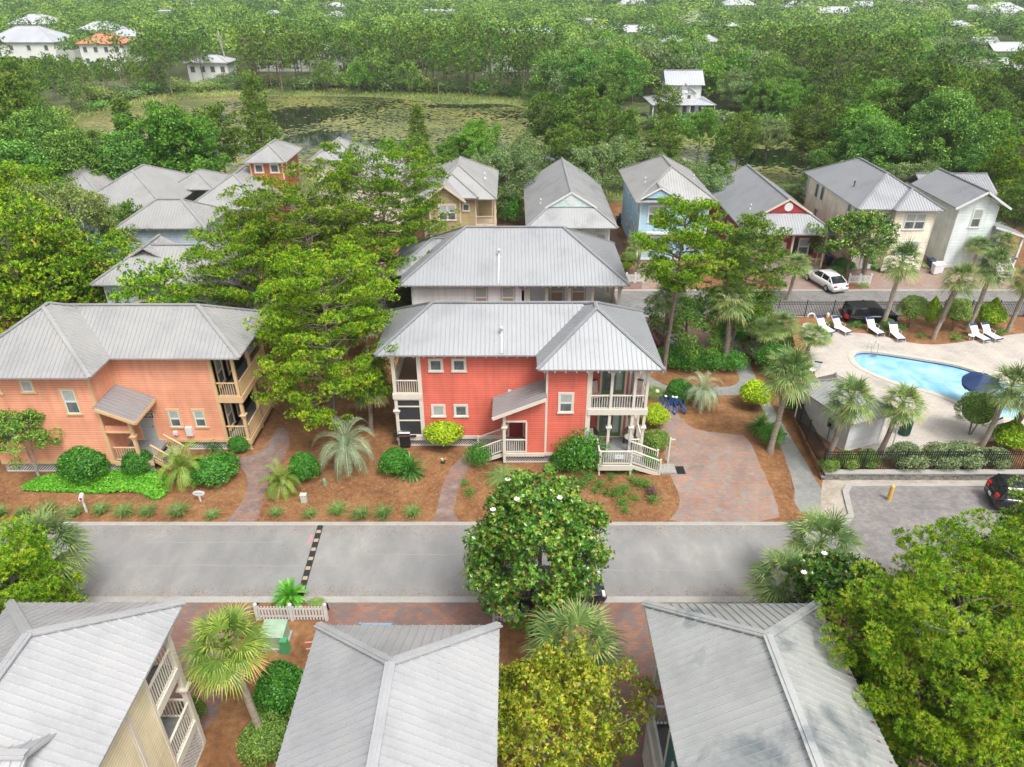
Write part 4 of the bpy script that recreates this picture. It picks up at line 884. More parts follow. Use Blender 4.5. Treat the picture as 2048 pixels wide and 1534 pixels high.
walls(r, [(-51, -45, 77.6, 84, .3, 5.5)], S_teal, M_white); roof(r, [hip(-51.6, -44.4, 77, 84.6, 5.5)], R_warm); window(r, -46.5, 77.6, 4.2, .8, 1.2, 'hung', M_white)

# ---------------------------------------------------------------- the three roofs nearest the camera
def near_house(label, x0, x1, yt, sid, trim, rm, porch, pm=None, dormer=False):
    r = empty('house', ((x0+x1)/2, 9, 0), label, 'house'); ev = 6.8
    F, S = hip(x0, x1, 3.0, yt, ev, .62); FS = [(F, S)]
    roof(r, FS, rm, rib=.28, cw=.3); m = .55
    if porch == 'E':
        walls(r, [(x0+m, x1-2.0, 3.6, yt-m, .5, ev-.02), (x1-2.0, x1-.45, 3.6, 14.2, .5, ev-.02), (x1-2.0, x1-.42, 14.2, 15.5, .5, ev-.02)], sid, trim)
        for z in (1.55, 4.45):
            b = MB(); b.box(x1-2.0, x1-.45, 15.5, yt-.75, z-.2, z); b.build('floor', M_deckgrey, r, world=True)
            b = MB(); b.box(x1-.45, x1-.37, 15.5, yt-.75, z-.3, z+.06); b.box(x1-2, x1-.37, yt-.75, yt-.68, z-.3, z+.06); b.build('beam', trim, r, world=True)
            railing(r, (x1-.46, 15.55, z), (x1-.46, yt-.9, z), trim, 1.05)
            railing(r, (x1-2, yt-.78, z), (x1-.55, yt-.78, z), trim, 1.05)
        post(r, x1-.46, yt-.82, .1, 6.7, trim, .2, (3.3, 6.2))
        lattice(r, [((x1-.4, 15.5), (x1-.4, yt-.75))], .02, 1.25)
    else:
        walls(r, [(x0+2.0, x1-m, 3.6, yt-m, .5, ev-.02), (x0+.4, x0+2, 3.6, 14.4, .5, ev-.02)], sid, trim)
        b = MB(); b.box(x0+.38, x0+2, 14.4, 16.7, 1.8, 2.0); b.build('floor', M_deckgrey, r, world=True)
        b = MB(); b.box(x0+.3, x0+.38, 14.4, 16.75, 1.68, 2.08); b.box(x0+.3, x0+2, 16.7, 16.78, 1.68, 2.08); b.build('beam', trim, r, world=True)
        railing(r, (x0+.4, 14.45, 2.0), (x0+.4, 16.5, 2.0), trim, 1.05); railing(r, (x0+.5, 16.68, 2.0), (x0+2, 16.68, 2.0), trim, 1.05)
        post(r, x0+.42, 16.62, .1, 6.7, pm or trim, .2); b = MB(); b.box(x0+.24, x0+.6, 16.44, 16.8, 4.05, 4.2); b.build('capital', mat('salmon_paint', (.55, .17, .12)), r, world=True)
        lattice(r, [((x0+.36, 16.7), (x0+.36, 14.4))], .02, 1.7)
        window(r, x0+.4, 13.1, 3.9, .8, 1.3, 'hung', trim, 'W')
    if dormer:
        F2, S2 = gable(x0+.2, x1-1.2, 10.4, 12.6, 7.55, .6, 'x'); roof(r, [(F2, S2)], rm, 'dormer_roof', .28, .3)
        b = MB(); b.box(x1-2.0, x1-1.6, 10.7, 12.3, 7, 7.5); b.build('dormer', sid, r, world=True)
    return r
near_house('cream yellow house at the bottom left with a two level porch on its right side', -17.6, -11.5, 18.08, S_cream, M_creamw, R_near, 'E', dormer=True)
r = near_house('bottom centre house seen only as its pale ribbed hip roof', -6.58, -.42, 17.08, S_cream, M_creamw, R_near, 'E')
rt = near_house('dark teal house at the bottom right with mildew stained roof', 4.62, 10.72, 18.04, siding('deep_teal_siding', (.05, .16, .22)), M_white, R_near2, 'W', pm=M_white)

M_rust = mat('rust', (.2, .07, .03), rough=.9, var=.3); rq = random.Random(31)     # rusted rib ends along the right eave
for i in range(16):
    yy = 16.6-i*.56+rq.uniform(-.1, .1); l_ = rq.uniform(.05, .22); xe = 10.70-rq.uniform(.02, .25); ze = 6.8+(10.72-xe)*.62+.05
    b = MB(); b.add([(xe, yy, ze), (xe, yy+.07, ze), (xe-l_, yy+.06, ze+l_*.62), (xe-l_, yy+.01, ze+l_*.62)], [(0, 1, 2, 3)]); b.build('rust_mark', M_rust, rt, world=True)
# ---------------------------------------------------------------- pool shed (turned a little)
r = empty('shed', (21.1, 39.5, 0), 'small grey pool shed with white corner boards and ribbed roof', 'shed')
ax = G(1687, 904, .38); bx = G(1752, 890, .38); cx_ = G(1596, 838, .38); ang = math.atan2(bx[1]-ax[1], bx[0]-ax[0]); W_ = 2.75; D_ = 4.35
r.location = (ax[0], ax[1], .38); r.rotation_euler = (0, 0, math.atan2(cx_[1]-ax[1], cx_[0]-ax[0])-pi/2)
b = MB(); b.box(0, W_, 0, D_, 0, 2.35); b.build('wall', S_grey, r)
b = MB()
for x, y in ((0, 0), (W_, 0), (0, D_), (W_, D_)): sx = 1 if x == 0 else -1; sy = 1 if y == 0 else -1; xa, xb = sorted((x-sx*.03, x+sx*.1)); ya, yb = sorted((y-sy*.03, y+sy*.1)); b.box(xa, xb, ya, yb, 0, 2.34)
b.box(-.03, W_+.03, -.03, 0, -.02, .1); b.box(-.03, 0, 0, D_, -.02, .1); b.build('trim', M_white, r)
F, S = hip(-.45, W_+.45, -.45, D_+.45, 2.38, .5); b = MB(); roof_faces(b, F, .26); caps(b, S, .16); b.build('roof', R_warm, r)
b = MB(); b.box(-.12, -.0, 1.15, 1.6, .95, 1.6, 0); b.box(-.14, -.12, 1.25, 1.5, 1.05, 1.3, 1); b.tube([(-.08, 1.35, .95), (-.08, 1.35, .1)], .04, 8, 0); b.box(-.1, 0, .7, .95, .9, 1.1, 0); b.tube([(-.06, .8, .9), (-.06, .8, .1)], .025, 8, 0); b.build('meter_box', [mat('grey_metal', (.3, .32, .33), rough=.4, metal=.6), M_black], r)
# ================================================================ VEGETATION
F_pine = foliage('pine_needles', (.016, .06, .004), (.12, .33, .008), (.5, .7, .014), rough=.6, trans=.2, hue=.012, extra=(.55, .48, .06))
F_pine2 = foliage('slash_pine_needles', (.02, .06, .01), (.1, .25, .022), (.32, .52, .045), rough=.6, trans=.2, hue=.018, extra=(.34, .28, .1))
F_oak = foliage('oak_leaves', (.025, .085, .012), (.12, .28, .032), (.34, .54, .09), rough=.55, trans=.25, hue=.022)
F_oakg = foliage('live_oak_leaves', (.04, .085, .025), (.15, .25, .07), (.34, .44, .16), rough=.55, trans=.25, hue=.015)
F_bright = foliage('maple_leaves', (.03, .12, .01), (.13, .33, .025), (.32, .56, .06), rough=.5, trans=.35, hue=.012)
F_yellow = foliage('yellow_maple_leaves', (.07, .12, .012), (.23, .31, .018), (.5, .52, .04), rough=.5, trans=.35, hue=0, extra=(.5, .24, .04))
F_redtip = foliage('tree_leaves_with_red_tips', (.075, .150, .030), (.195, .315, .060), (.450, .540, .180), rough=.5, trans=.3, hue=0, extra=(.5, .28, .14))
F_mag = foliage('magnolia_leaves', (.018, .075, .009), (.053, .165, .015), (.195, .360, .038), rough=.28, trans=.12, hue=0, spec=.5, extra=(.36, .17, .06))
F_palm = foliage('palm_fronds', (.045, .095, .025), (.14, .235, .065), (.38, .47, .14), rough=.45, trans=.25, hue=.01, extra=(.45, .36, .14))
F_palmy = foliage('yellow_green_palm_fronds', (.05, .11, .018), (.15, .26, .04), (.4, .47, .08), rough=.45, trans=.25, hue=.01, extra=(.5, .36, .12))  # yellower frond colour for the near palm
F_silver = foliage('silver_palm_fronds', (.150, .225, .135), (.330, .435, .255), (.600, .690, .420), rough=.45, trans=.2, hue=0)
F_date = foliage('date_palm_fronds', (.08, .19, .02), (.21, .36, .045), (.52, .58, .13), rough=.45, trans=.25, hue=0, extra=(.5, .34, .12))
F_sago = foliage('sago_fronds', (.015, .090, .018), (.045, .195, .030), (.135, .375, .045), rough=.35, trans=.15, hue=0)
F_sagob = foliage('bright_sago_fronds', (.030, .180, .018), (.090, .375, .030), (.300, .630, .060), rough=.35, trans=.2, hue=0)
F_shrub = foliage('shrub_leaves', (.022, .105, .015), (.060, .240, .022), (.165, .420, .045), rough=.4, trans=.2, hue=0)
F_shrubl = foliage('lime_shrub_leaves', (.150, .300, .015), (.420, .600, .018), (.750, .850, .045), rough=.45, trans=.25, hue=0)
F_shrubo = foliage('hedge_leaves', (.060, .135, .022), (.165, .285, .045), (.360, .480, .105), rough=.45, trans=.2, hue=.01)
F_pitto = foliage('pale_hedge_leaves', (.090, .150, .060), (.240, .330, .135), (.540, .600, .330), rough=.45, trans=.2, hue=0)
F_grass = foliage('grass_blades', (.090, .210, .045), (.13, .26, .06), (.34, .44, .14), rough=.5, trans=.3, hue=.01)
F_marsh = foliage('marsh_grass', (.120, .180, .045), (.270, .360, .075), (.540, .570, .195), rough=.6, trans=.3, hue=.01)
F_cover = foliage('groundcover_leaves', (.045, .180, .015), (.120, .420, .022), (.330, .690, .060), rough=.4, trans=.2, hue=0)
F_purple = foliage('purple_leaves', (.045, .015, .045), (.120, .030, .090), (.240, .090, .150), rough=.5, trans=.1, hue=0)
M_deadwood = mat('dead_twigs', (.42, .38, .34), rough=.9, var=.2)
M_petal = mat('white_petals', (.85, .83, .75), rough=.6)

def unit(a): return a/np.maximum(np.linalg.norm(a, axis=-1, keepdims=True), 1e-9)
def quads(P, U, Nn, L, W, droop=0.):
    """diamond leaves: centre P, long axis U, normal N"""
    U = unit(U); V = unit(np.cross(Nn, U)); L = np.broadcast_to(np.asarray(L, float), (len(P),))[:, None]; W = np.broadcast_to(np.asarray(W, float), (len(P),))[:, None]
    a = P-U*L*.5; c = P+U*L*.5
    return np.stack([a, P+V*W*.5, c, P-V*W*.5], 1).reshape(-1, 3)
def leafmesh(name, blocks, mats, parent=None, extra=None):
    V = np.concatenate([q[0] for q in blocks]); T = np.concatenate([q[1] for q in blocks]); n = len(T)
    F = np.arange(n*4).reshape(n, 4)
    mi = np.concatenate([np.full(len(q[1]), q[2] if len(q) > 2 else 0) for q in blocks])
    return np_mesh(name, V, F, mats, T, mi if mi.any() else None, parent)
def rnd(r, n): return unit(r.normal(size=(n, 3)))

def pine_leaves(r, centers, rad, per, L, W, flat=.62, tb=.5, tj=.16, tuft=9):
    # needles stand in tassels: a handful radiating from each twig tip
    nt_ = max(1, per//tuft); nc = len(centers)*nt_; ci = np.repeat(np.arange(len(centers)), nt_)
    d = rnd(r, nc); d[:, 2] = np.abs(d[:, 2])-.3; d = unit(d)
    C0 = centers[ci]+d*(rad[ci]*r.uniform(.6, 1.05, nc))[:, None]*np.array([1, 1, flat]); tt = tb+r.uniform(-tj, tj, len(centers))[ci]+r.normal(0, .22, nc)
    k = np.repeat(np.arange(nc), tuft); n = len(k); D = unit(d[k]+rnd(r, n)*.8+np.array([0, 0, .35])); ln = L*r.uniform(.75, 1.2, n)
    P = C0[k]+D*ln[:, None]*.5; Nn = unit(r.normal(size=(n, 3))+np.array([0, 0, 1.1]))
    t = tt[k]+r.normal(0, .14, n); t = np.where(r.random(n) < .03, .02, t)
    return quads(P, D, Nn, ln, W*r.uniform(.8, 1.3, n)), np.clip(t, 0, 1)
def pine_leaves_old(r, centers, rad, per, L, W, flat=.62, tb=.5, tj=.2):
    n = len(centers)*per; ci = np.repeat(np.arange(len(centers)), per)
    d = rnd(r, n); d[:, 2] = np.abs(d[:, 2])*1.0-.28; d = unit(d)
    s = (rad[ci]*r.uniform(.55, 1.05, n))[:, None]
    P = centers[ci]+d*s*np.array([1, 1, flat])
    U = unit(d+r.normal(0, .35, (n, 3))+np.array([0, 0, .25])); Nn = unit(r.normal(size=(n, 3))+np.array([0, 0, .6]))
    ct = r.uniform(-tj, tj, len(centers))[ci]
    t = np.clip(tb+ct+r.normal(0, .17, n), 0, 1)
    return quads(P, U, Nn, L*r.uniform(.7, 1.3, n), W*r.uniform(.7, 1.3, n)), t

def bark_tubes(parts, name, m, parent):
    b = MB()
    for pts, rr, k in parts: b.tube(pts, rr, k, cap=False)
    return b.build(name, m, parent, smooth=True)
def trunk_path(r, H, lean, wob, k=7):
    t = np.linspace(0, 1, k); P = np.stack([lean[0]*t**1.3, lean[1]*t**1.3, t*H], 1); P[1:, :2] += r.normal(0, wob, (k-1, 2)).cumsum(0)*.5
    return P
def path_at(P, z):
    return np.array([np.interp(z, P[:, 2], P[:, 0]), np.interp(z, P[:, 2], P[:, 1]), z])

def make_pine(name, seed, H, R, cb, nl, sub, per, L, W, rsub=.42, lean=(0, 0), wob=.1, prof='round', fm=None, tr=.16, bark=None, flat=.62, dead=0, tb=.5, spread=.5, up=.12, sub_r=None):
    r = np.random.default_rng(seed); P = trunk_path(r, H*.93, lean, wob)
    root = bpy.data.objects.new(name, None); C.objects.link(root)
    tubes = [(P.tolist(), np.linspace(tr, .03, len(P)).tolist(), 8)]; cen = []; az = r.uniform(0, 6.28)
    twigs = []
    for i in range(nl):
        t = (i+r.uniform(.1, .9))/nl; az += 2.4+r.uniform(-.5, .5)
        if prof == 'round': w_ = (.35+.65*sin(pi*min(1, .18+t*.78)))
        elif prof == 'cone': w_ = 1.05-.85*t
        elif prof == 'flat': w_ = .55+.45*sin(pi*(.3+t*.6))
        else: w_ = 1-.5*t
        ln = R*w_*r.uniform(.62, 1.1); z1 = H*(cb+(1-cb)*t); z0 = max(H*.2, z1-ln*r.uniform(.25, .5)); z0 = min(z0, H*.92)
        a = path_at(P, z0); tip = a+np.array([cos(az)*ln, sin(az)*ln, z1-z0]); mid = (a+tip)/2+np.array([0, 0, -ln*.06])+r.normal(0, .06*ln, 3)
        rr0 = tr*.38*(1-t*.5); tubes.append(([a.tolist(), mid.tolist(), tip.tolist()], [rr0, rr0*.6, .015], 5))
        k = max(2, int(sub*w_*r.uniform(.7, 1.2)))
        for j in range(k):
            s = r.uniform(.42, 1.08)**.8; base = a+(tip-a)*s
            side = np.array([-sin(az), cos(az), 0])*r.uniform(-1, 1)*spread*ln*(.35+.5*s)
            c = base+side+np.array([0, 0, r.uniform(-.1, .16)+up*s*ln*.3]); cen.append(c)
            if r.random() < .55: twigs.append(([(a+(tip-a)*min(s, .8)*.8).tolist(), c.tolist()], [.025, .01], 3))
    for j in range(max(3, sub//2)): cen.append(path_at(P, H*.93)+np.append(r.normal(0, .3, 2), r.uniform(-.3, .35)))
    for j in range(dead):
        z = H*r.uniform(.2, cb+.05); a = path_at(P, z); an = r.uniform(0, 6.28); ln = r.uniform(.5, 1.5)
        m_ = a+np.array([cos(an), sin(an), .3])*ln*.5; e = a+np.array([cos(an+.3), sin(an+.3), .15])*ln; twigs.append(([a.tolist(), m_.tolist(), e.tolist()], [.035, .02, .008], 4))
    tk = bark_tubes(tubes+twigs, 'trunk', bark or M_bark, root)
    cen = np.array(cen); rad = r.uniform(.7, 1.3, len(cen))*rsub
    V, T = pine_leaves(r, cen, rad, per, L, W, flat, tb)
    cr = leafmesh('crown', [(V, T)], fm or F_pine, root)
    return root, [(tk, []), (cr, [])]

def make_broad(name, seed, H, R, cb, ncl, per, rcl, L, W, fm, tr=.16, bark=None, tb=.5, squash=1., limbs=9, lean=(0, 0), droop=.0, conv=.5, multi=1, flowers=0, shellp=.55, rough=.25, whorl=0):
    r = np.random.default_rng(seed); root = bpy.data.objects.new(name, None); C.objects.link(root)
    zc = H*(cb+1)/2; rz = H*(1-cb)/2*squash
    d = rnd(r, ncl); d[:, 2] = np.where(d[:, 2] < -.5, -d[:, 2], d[:, 2]); ph = r.uniform(0, 6.28, 6)
    lump = 1+rough*np.sin(d[:, 0]*3.1+ph[0])*np.cos(d[:, 1]*2.7+ph[1])+rough*.7*np.sin(d[:, 2]*4+ph[2]+d[:, 0]*3)
    s = (r.uniform(shellp, 1, ncl)**.7*lump)[:, None]
    cen = d*s*np.array([R, R, rz])+np.array([lean[0], lean[1], zc]); rad = r.uniform(.6, 1.3, ncl)*rcl
    tubes = []
    for q in range(multi):
        o = np.array([r.uniform(-.2, .2)*(multi > 1), r.uniform(-.2, .2)*(multi > 1), 0]); P = trunk_path(r, H*.8, (lean[0]+(q-(multi-1)/2)*.5, lean[1]), .06)+o
        tubes.append((P.tolist(), np.linspace(tr, tr*.25, len(P)).tolist(), 8))
        for i in range(limbs):
            c = cen[r.integers(ncl)]; z0 = np.clip(c[2]-np.hypot(c[0], c[1])*.7, H*.18, H*.75); a = path_at(P, z0); m_ = (a+c)/2+r.normal(0, .12, 3)
            tubes.append(([a.tolist(), m_.tolist(), c.tolist()], [tr*.4, tr*.25, .015], 5))
    tk = bark_tubes(tubes, 'trunk', bark or M_bark, root)
    n = ncl*per; ci = np.repeat(np.arange(ncl), per); dd = rnd(r, n); dd[:, 2] = dd[:, 2]*.85+.15; dd = unit(dd)
    P_ = cen[ci]+dd*(rad[ci]*r.uniform(.45, 1.05, n)**.8)[:, None]*np.array([1, 1, .8])
    t = tb+r.uniform(-.2, .2, ncl)[ci]+r.normal(0, .2, n)
    if whorl:   # leaves in rosettes round the twig tips
        k = (np.arange(n)//whorl)*whorl; o = dd[k]; s1 = unit(np.cross(o, r.normal(size=(n, 3)))); U = unit(o*.55+s1); P_ = P_[k]+U*L*.5; Nn = unit(o-U*(o*U).sum(1)[:, None]+r.normal(0, .15, (n, 3))); t = t[k]+r.normal(0, .1, n)
    else: U = unit(r.normal(size=(n, 3))+dd*.5+np.array([0, 0, -droop])); Nn = unit(dd*.8+r.normal(0, .6, (n, 3))+np.array([0, 0, conv]))
    t = np.clip(t, 0, .93)
    t = np.where(r.random(n) < .045, 1., t)
    blocks = [(quads(P_, U, Nn, L*r.uniform(.7, 1.3, n), W*r.uniform(.7, 1.3, n)), t)]
    cr = leafmesh('crown', blocks, fm, root); ch = [(tk, []), (cr, [])]
    if flowers:
        fb = MB()
        for i in range(flowers):
            c = cen[r.integers(ncl)]; o = unit(c-np.array([0, 0, zc]))
            if o[1] > .2: o[1] = -o[1]; 
            c = np.array([0, 0, zc])+o*np.array([R, R, rz])*1.12; c[2] = max(c[2], H*.35)
            for k in range(7):
                a = k*.9; u = Vector((cos(a), sin(a), .45))*.13; v = Vector((-sin(a), cos(a), 0))*.05; p = Vector(c.tolist())
                fb.add([p, p+u*.6+v, p+u, p+u*.6-v], [(0, 1, 2, 3)])
        fl = fb.build('blossoms', M_petal, root); ch.append((fl, []))
    return root, ch

# ---- fan palms (cabbage palms): trunk with or without boots, 30-odd costapalmate leaves
def fan_palm(seed, H, R=1.75, lean=(0, 0), boots=0., fm=None, nleaf=34, seg=22, dead=3, tr=.17):
    r = np.random.default_rng(seed); root = bpy.data.objects.new('palm_tree', None); C.objects.link(root)
    P = trunk_path(r, H, lean, .05, 8); b = MB(); rad = [tr*1.35, tr*1.05, tr, tr*.95, tr*.95, tr, tr*1.05, tr*1.15]
    b.tube(P.tolist(), rad, 10, 0)
    if boots:
        z = H*(1-boots); i = 0
        while z < H+.02:
            for q in range(5):
                a = q*2*pi/5+i*.6; c = path_at(P, min(z, H)); o = Vector((cos(a), sin(a), 0)); p = Vector(c.tolist())+o*tr*.85; s = Vector((-sin(a), cos(a), 0))
                tip = p+o*r.uniform(.1, .17)+Vector((0, 0, r.uniform(.18, .3)))
                b.add([p+s*.07, p-s*.07, tip+s*.025, tip-s*.025, p+s*.05+Vector((0, 0, .12)), p-s*.05+Vector((0, 0, .12))], [(0, 1, 3, 2), (2, 3, 5, 4)], 1)
            z += .11; i += 1
    else:
        for q in range(26):
            a = r.uniform(0, 6.28); z = H-r.uniform(0, .7); c = path_at(P, z); o = Vector((cos(a), sin(a), 0)); p = Vector(c.tolist())+o*tr; s = Vector((-sin(a), cos(a), 0)); tip = p+o*.14+Vector((0, 0, .2))
            b.add([p+s*.06, p-s*.06, tip], [(0, 1, 2)], 1)
    tk = b.build('trunk', [M_palmbark, M_boot], root, smooth=False)
    top = path_at(P, H)+np.array([0, 0, .05]); V = []; T = []
    def leaf(az, el, rl, tint):
        out = np.array([cos(az), sin(az), 0]); up = np.array([0, 0, 1.]); d0 = out*cos(el)+up*sin(el); pl = rl*.5
        # petiole, arching
        a = top+np.array([0, 0, .1]); k1 = a+d0*pl*.6; d1 = unit(d0*1.+np.array([0, 0, -.28])); hub = k1+d1*pl*.55
        side = np.cross(d1, up); side = unit(side); nn = np.cross(side, d1)
        for p, q, w_ in ((a, k1, .03), (k1, hub, .022)): V.append(np.array([p+side*w_, q+side*w_, q-side*w_, p-side*w_])); T.append(tint+.15)
        for j in range(seg):
            f = (j/(seg-1)-.5)*2; th = f*1.75; ln = rl*.66*(1-.3*abs(f)**1.5)*r.uniform(.85, 1.12)
            st = hub+d1*(.1*(1-abs(f))); dd = d1*cos(th)+side*sin(th)+nn*(.22*abs(f)+r.normal(0, .07)); dd = unit(dd); w_ = .024
            sd = unit(np.cross(dd, nn)); m1 = st+dd*ln*.58+np.array([0, 0, -.015]); e2 = unit(dd+np.array([0, 0, -.3-.5*r.random()])); tip = m1+e2*ln*.45
            V.append(np.array([st-sd*w_*.5, m1-sd*w_*1.15, m1+sd*w_*1.15, st+sd*w_*.5])); T.append(tint+r.normal(0, .1))
            V.append(np.array([m1-sd*w_*1.15, tip-sd*.004, tip+sd*.004, m1+sd*w_*1.15])); T.append(tint+.2+r.normal(0, .12))
    for i in range(nleaf):
        t = i/(nleaf-1); az = i*2.399+r.uniform(-.2, .2); el = radians(80-112*t**.9)+r.uniform(-.1, .1)
        leaf(az, el, R*(.82+.25*t)*r.uniform(.88, 1.1), .42+.12*r.normal()+(.1 if t > .75 else 0))
    for i in range(dead): leaf(r.uniform(0, 6.28), radians(-62), R*.8, .97)
    cr = leafmesh('crown', [(np.concatenate(V), np.array(T))], fm or F_palm, root)
    return root, [(tk, []), (cr, [])]

def feather_palm(name, seed, H, n, L, arch, fm, tr=.2, nl=26, ll=.42, lw=.03, el0=80, el1=5, vang=.35, bark=None, t0=.5, lo=.95, yel=0.):
    r = np.random.default_rng(seed); root = bpy.data.objects.new(name, None); C.objects.link(root); b = MB()
    b.lathe([(tr*1.25, 0), (tr*1.1, H*.3), (tr, H*.7), (tr*1.15, H), (tr*.5, H+.1)], (0, 0, 0), 10)
    for q in range(int(H*40)):
        a = r.uniform(0, 6.28); z = r.uniform(0, H); o = Vector((cos(a), sin(a), 0)); p = o*tr*1.05+Vector((0, 0, z)); s = Vector((-sin(a), cos(a), 0)); b.add([p+s*.07, p-s*.07, p+o*.09+Vector((0, 0, .14))], [(0, 1, 2)], 1)
    tk = b.build('trunk', [bark or M_palmbark, M_boot], root); V = []; T = []
    for i in range(n):
        t = i/(n-1); az = i*2.399+r.uniform(-.15, .15); el = radians(el0+(el1-el0)*t)+r.uniform(-.08, .08); Lf = L*r.uniform(.88, 1.08)*(1-.15*t)
        p = np.array([0, 0, H]); d = np.array([cos(az)*cos(el), sin(az)*cos(el), sin(el)]); step = Lf/12; pts = [p]; ds = [d]
        for k in range(12):
            p = p+d*step; d = unit(d+np.array([0, 0, -arch/12*(1+k*.12)])); pts.append(p); ds.append(d)
        pts = np.array(pts); ds = np.array(ds); side = unit(np.cross(d, np.array([0, 0, 1.])) if abs(d[2]) < .98 else np.array([-sin(az), cos(az), 0]))
        ti = t0+r.normal(0, .1)+(yel if t > .6 else 0)
        for k in range(12): V.append(np.array([pts[k]+side*.02, pts[k+1]+side*.015, pts[k+1]-side*.015, pts[k]-side*.02])); T.append(ti+.2)
        for j in range(nl):
            u = .12+.88*j/(nl-1); x = u*12; k = min(int(x), 11); q = pts[k]+(pts[k+1]-pts[k])*(x-k); dk = ds[k]; l_ = ll*(.45+.55*sin(pi*min(1, u*.85+.12)))*r.uniform(.85, 1.1); nrm = np.cross(side, dk)
            for sg in (-1, 1):
                e = unit(side*sg*lo+dk*.55+nrm*vang); tip = q+e*l_+np.array([0, 0, -l_*.12]); w_ = unit(np.cross(e, nrm))*lw*.5; m_ = q+e*l_*.4
                V.append(np.array([q, m_+w_, tip, m_-w_])); T.append(ti+r.normal(0, .1))
    cr = leafmesh('crown', [(np.concatenate(V), np.array(T))], fm, root)
    return root, [(tk, []), (cr, [])]

def make_shrub(name, seed, R, Hh, n, L, W, fm, core=.86, shape='ball', tb=.5, stem=0, ncl=0, fr=.1):
    """clipped shrub: one leafy shell over a dark twiggy heart"""
    r = np.random.default_rng(seed); d = rnd(r, n); d[:, 2] = np.where(d[:, 2] < -.35, -d[:, 2], d[:, 2]); ph = r.uniform(0, 6.28, 4)
    lump = 1+.06*np.sin(d[:, 0]*5+ph[0])+.06*np.sin(d[:, 1]*5+ph[1])+.05*np.sin(d[:, 2]*7+ph[2])
    s = lump*r.uniform(core, 1+fr*.6, n); rr = np.ones(n)
    if shape == 'cone': rr = np.clip(1.05-.62*(d[:, 2]+.1), .12, 1.05)
    if shape == 'egg': rr = np.where(d[:, 2] > 0, 1-.18*d[:, 2], 1)
    P = d*s[:, None]*np.array([R, R, Hh/2]); P[:, :2] *= rr[:, None]; P[:, 2] += Hh/2+stem
    U = unit(r.normal(size=(n, 3))+d*.6); Nn = unit(d+r.normal(0, .5, (n, 3)))
    cl = np.sin(d[:, 0]*7+ph[1])*np.sin(d[:, 1]*8+ph[2])*np.sin(d[:, 2]*6+ph[0])
    t = np.clip(tb+cl*.15+r.normal(0, .2, n), 0, 1); t = np.where(r.random(n) < .01, .95, t)
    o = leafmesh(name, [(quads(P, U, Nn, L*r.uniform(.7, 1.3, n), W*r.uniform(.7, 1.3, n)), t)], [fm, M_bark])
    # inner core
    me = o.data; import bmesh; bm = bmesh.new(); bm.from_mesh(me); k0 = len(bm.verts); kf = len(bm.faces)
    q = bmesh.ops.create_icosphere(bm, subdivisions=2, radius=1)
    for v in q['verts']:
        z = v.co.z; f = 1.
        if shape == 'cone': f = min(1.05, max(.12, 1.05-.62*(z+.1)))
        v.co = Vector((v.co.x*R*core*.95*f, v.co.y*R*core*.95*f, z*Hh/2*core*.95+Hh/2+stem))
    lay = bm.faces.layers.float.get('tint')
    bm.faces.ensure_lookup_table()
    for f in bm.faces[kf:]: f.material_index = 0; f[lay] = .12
    if stem:
        for a in (0, 2.1, 4.2):
            p0 = Vector((.05*cos(a), .05*sin(a), 0)); p1 = Vector((.25*R*cos(a), .25*R*sin(a), stem+Hh*.25)); sd = Vector((-sin(a), cos(a), 0))*.035
            vs = [bm.verts.new(x) for x in (p0+sd, p0-sd, p1-sd*.7, p1+sd*.7)]; f = bm.faces.new(vs); f.material_index = 1
            sd = Vector((cos(a), sin(a), 0))*.035; vs = [bm.verts.new(x) for x in (p0+sd, p0-sd, p1-sd*.7, p1+sd*.7)]; f = bm.faces.new(vs); f.material_index = 1
    bm.to_mesh(me); bm.free(); return o
def make_tuft(name, seed, R, Hh, n, W, fm, lean=.55, tb=.5, seg=3):
    r = np.random.default_rng(seed); V = []; T = []
    az = r.uniform(0, 6.28, n); el = r.uniform(.15, 1., n)**.7; L = Hh*r.uniform(.7, 1.15, n); b0 = r.normal(0, R*.12, (n, 2))
    for i in range(n):
        o = np.array([cos(az[i]), sin(az[i]), 0]); p = np.array([b0[i, 0], b0[i, 1], 0]); d = unit(o*lean*(1.3-el[i])*1.4+np.array([0, 0, 1.])); s = np.array([-o[1], o[0], 0])*W*.5; ti = tb+r.normal(0, .2)
        for k in range(seg):
            q = p+d*L[i]/seg; f0, f1 = 1-k/seg*.7, 1-(k+1)/seg*.9; V.append(np.array([p-s*f0, q-s*f1, q+s*f1, p+s*f0])); T.append(ti+k*.08); p = q; d = unit(d+o*.28*(R/.4)+np.array([0, 0, -.42]))
    return leafmesh(name, [(np.concatenate(V), np.array(T))], fm)

# ---------------------------------------------------------------- placing things
def put(proto, x, y, rz=0., s=1., label=None, cat=None, group=None, z=0., kind=None, sz=None):
    root, ch = proto
    if not root.get('_used'):
        root['_used'] = 1; r = root
    else:
        r = root.copy(); C.objects.link(r)
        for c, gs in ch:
            d = c.copy(); C.objects.link(d); d.parent = r
            for g in gs: e = g.copy(); C.objects.link(e); e.parent = d
    if '_used' in r and r is not root: del r['_used']
    r.location = (x, y, z); r.rotation_euler = (0, 0, rz); r.scale = (s, s, sz if sz else s)
    tag(r, label, cat, group); return r
def atc(px, py, zc): return G(px, py, zc)      # stand point of something whose crown centre (height zc) shows at px, py
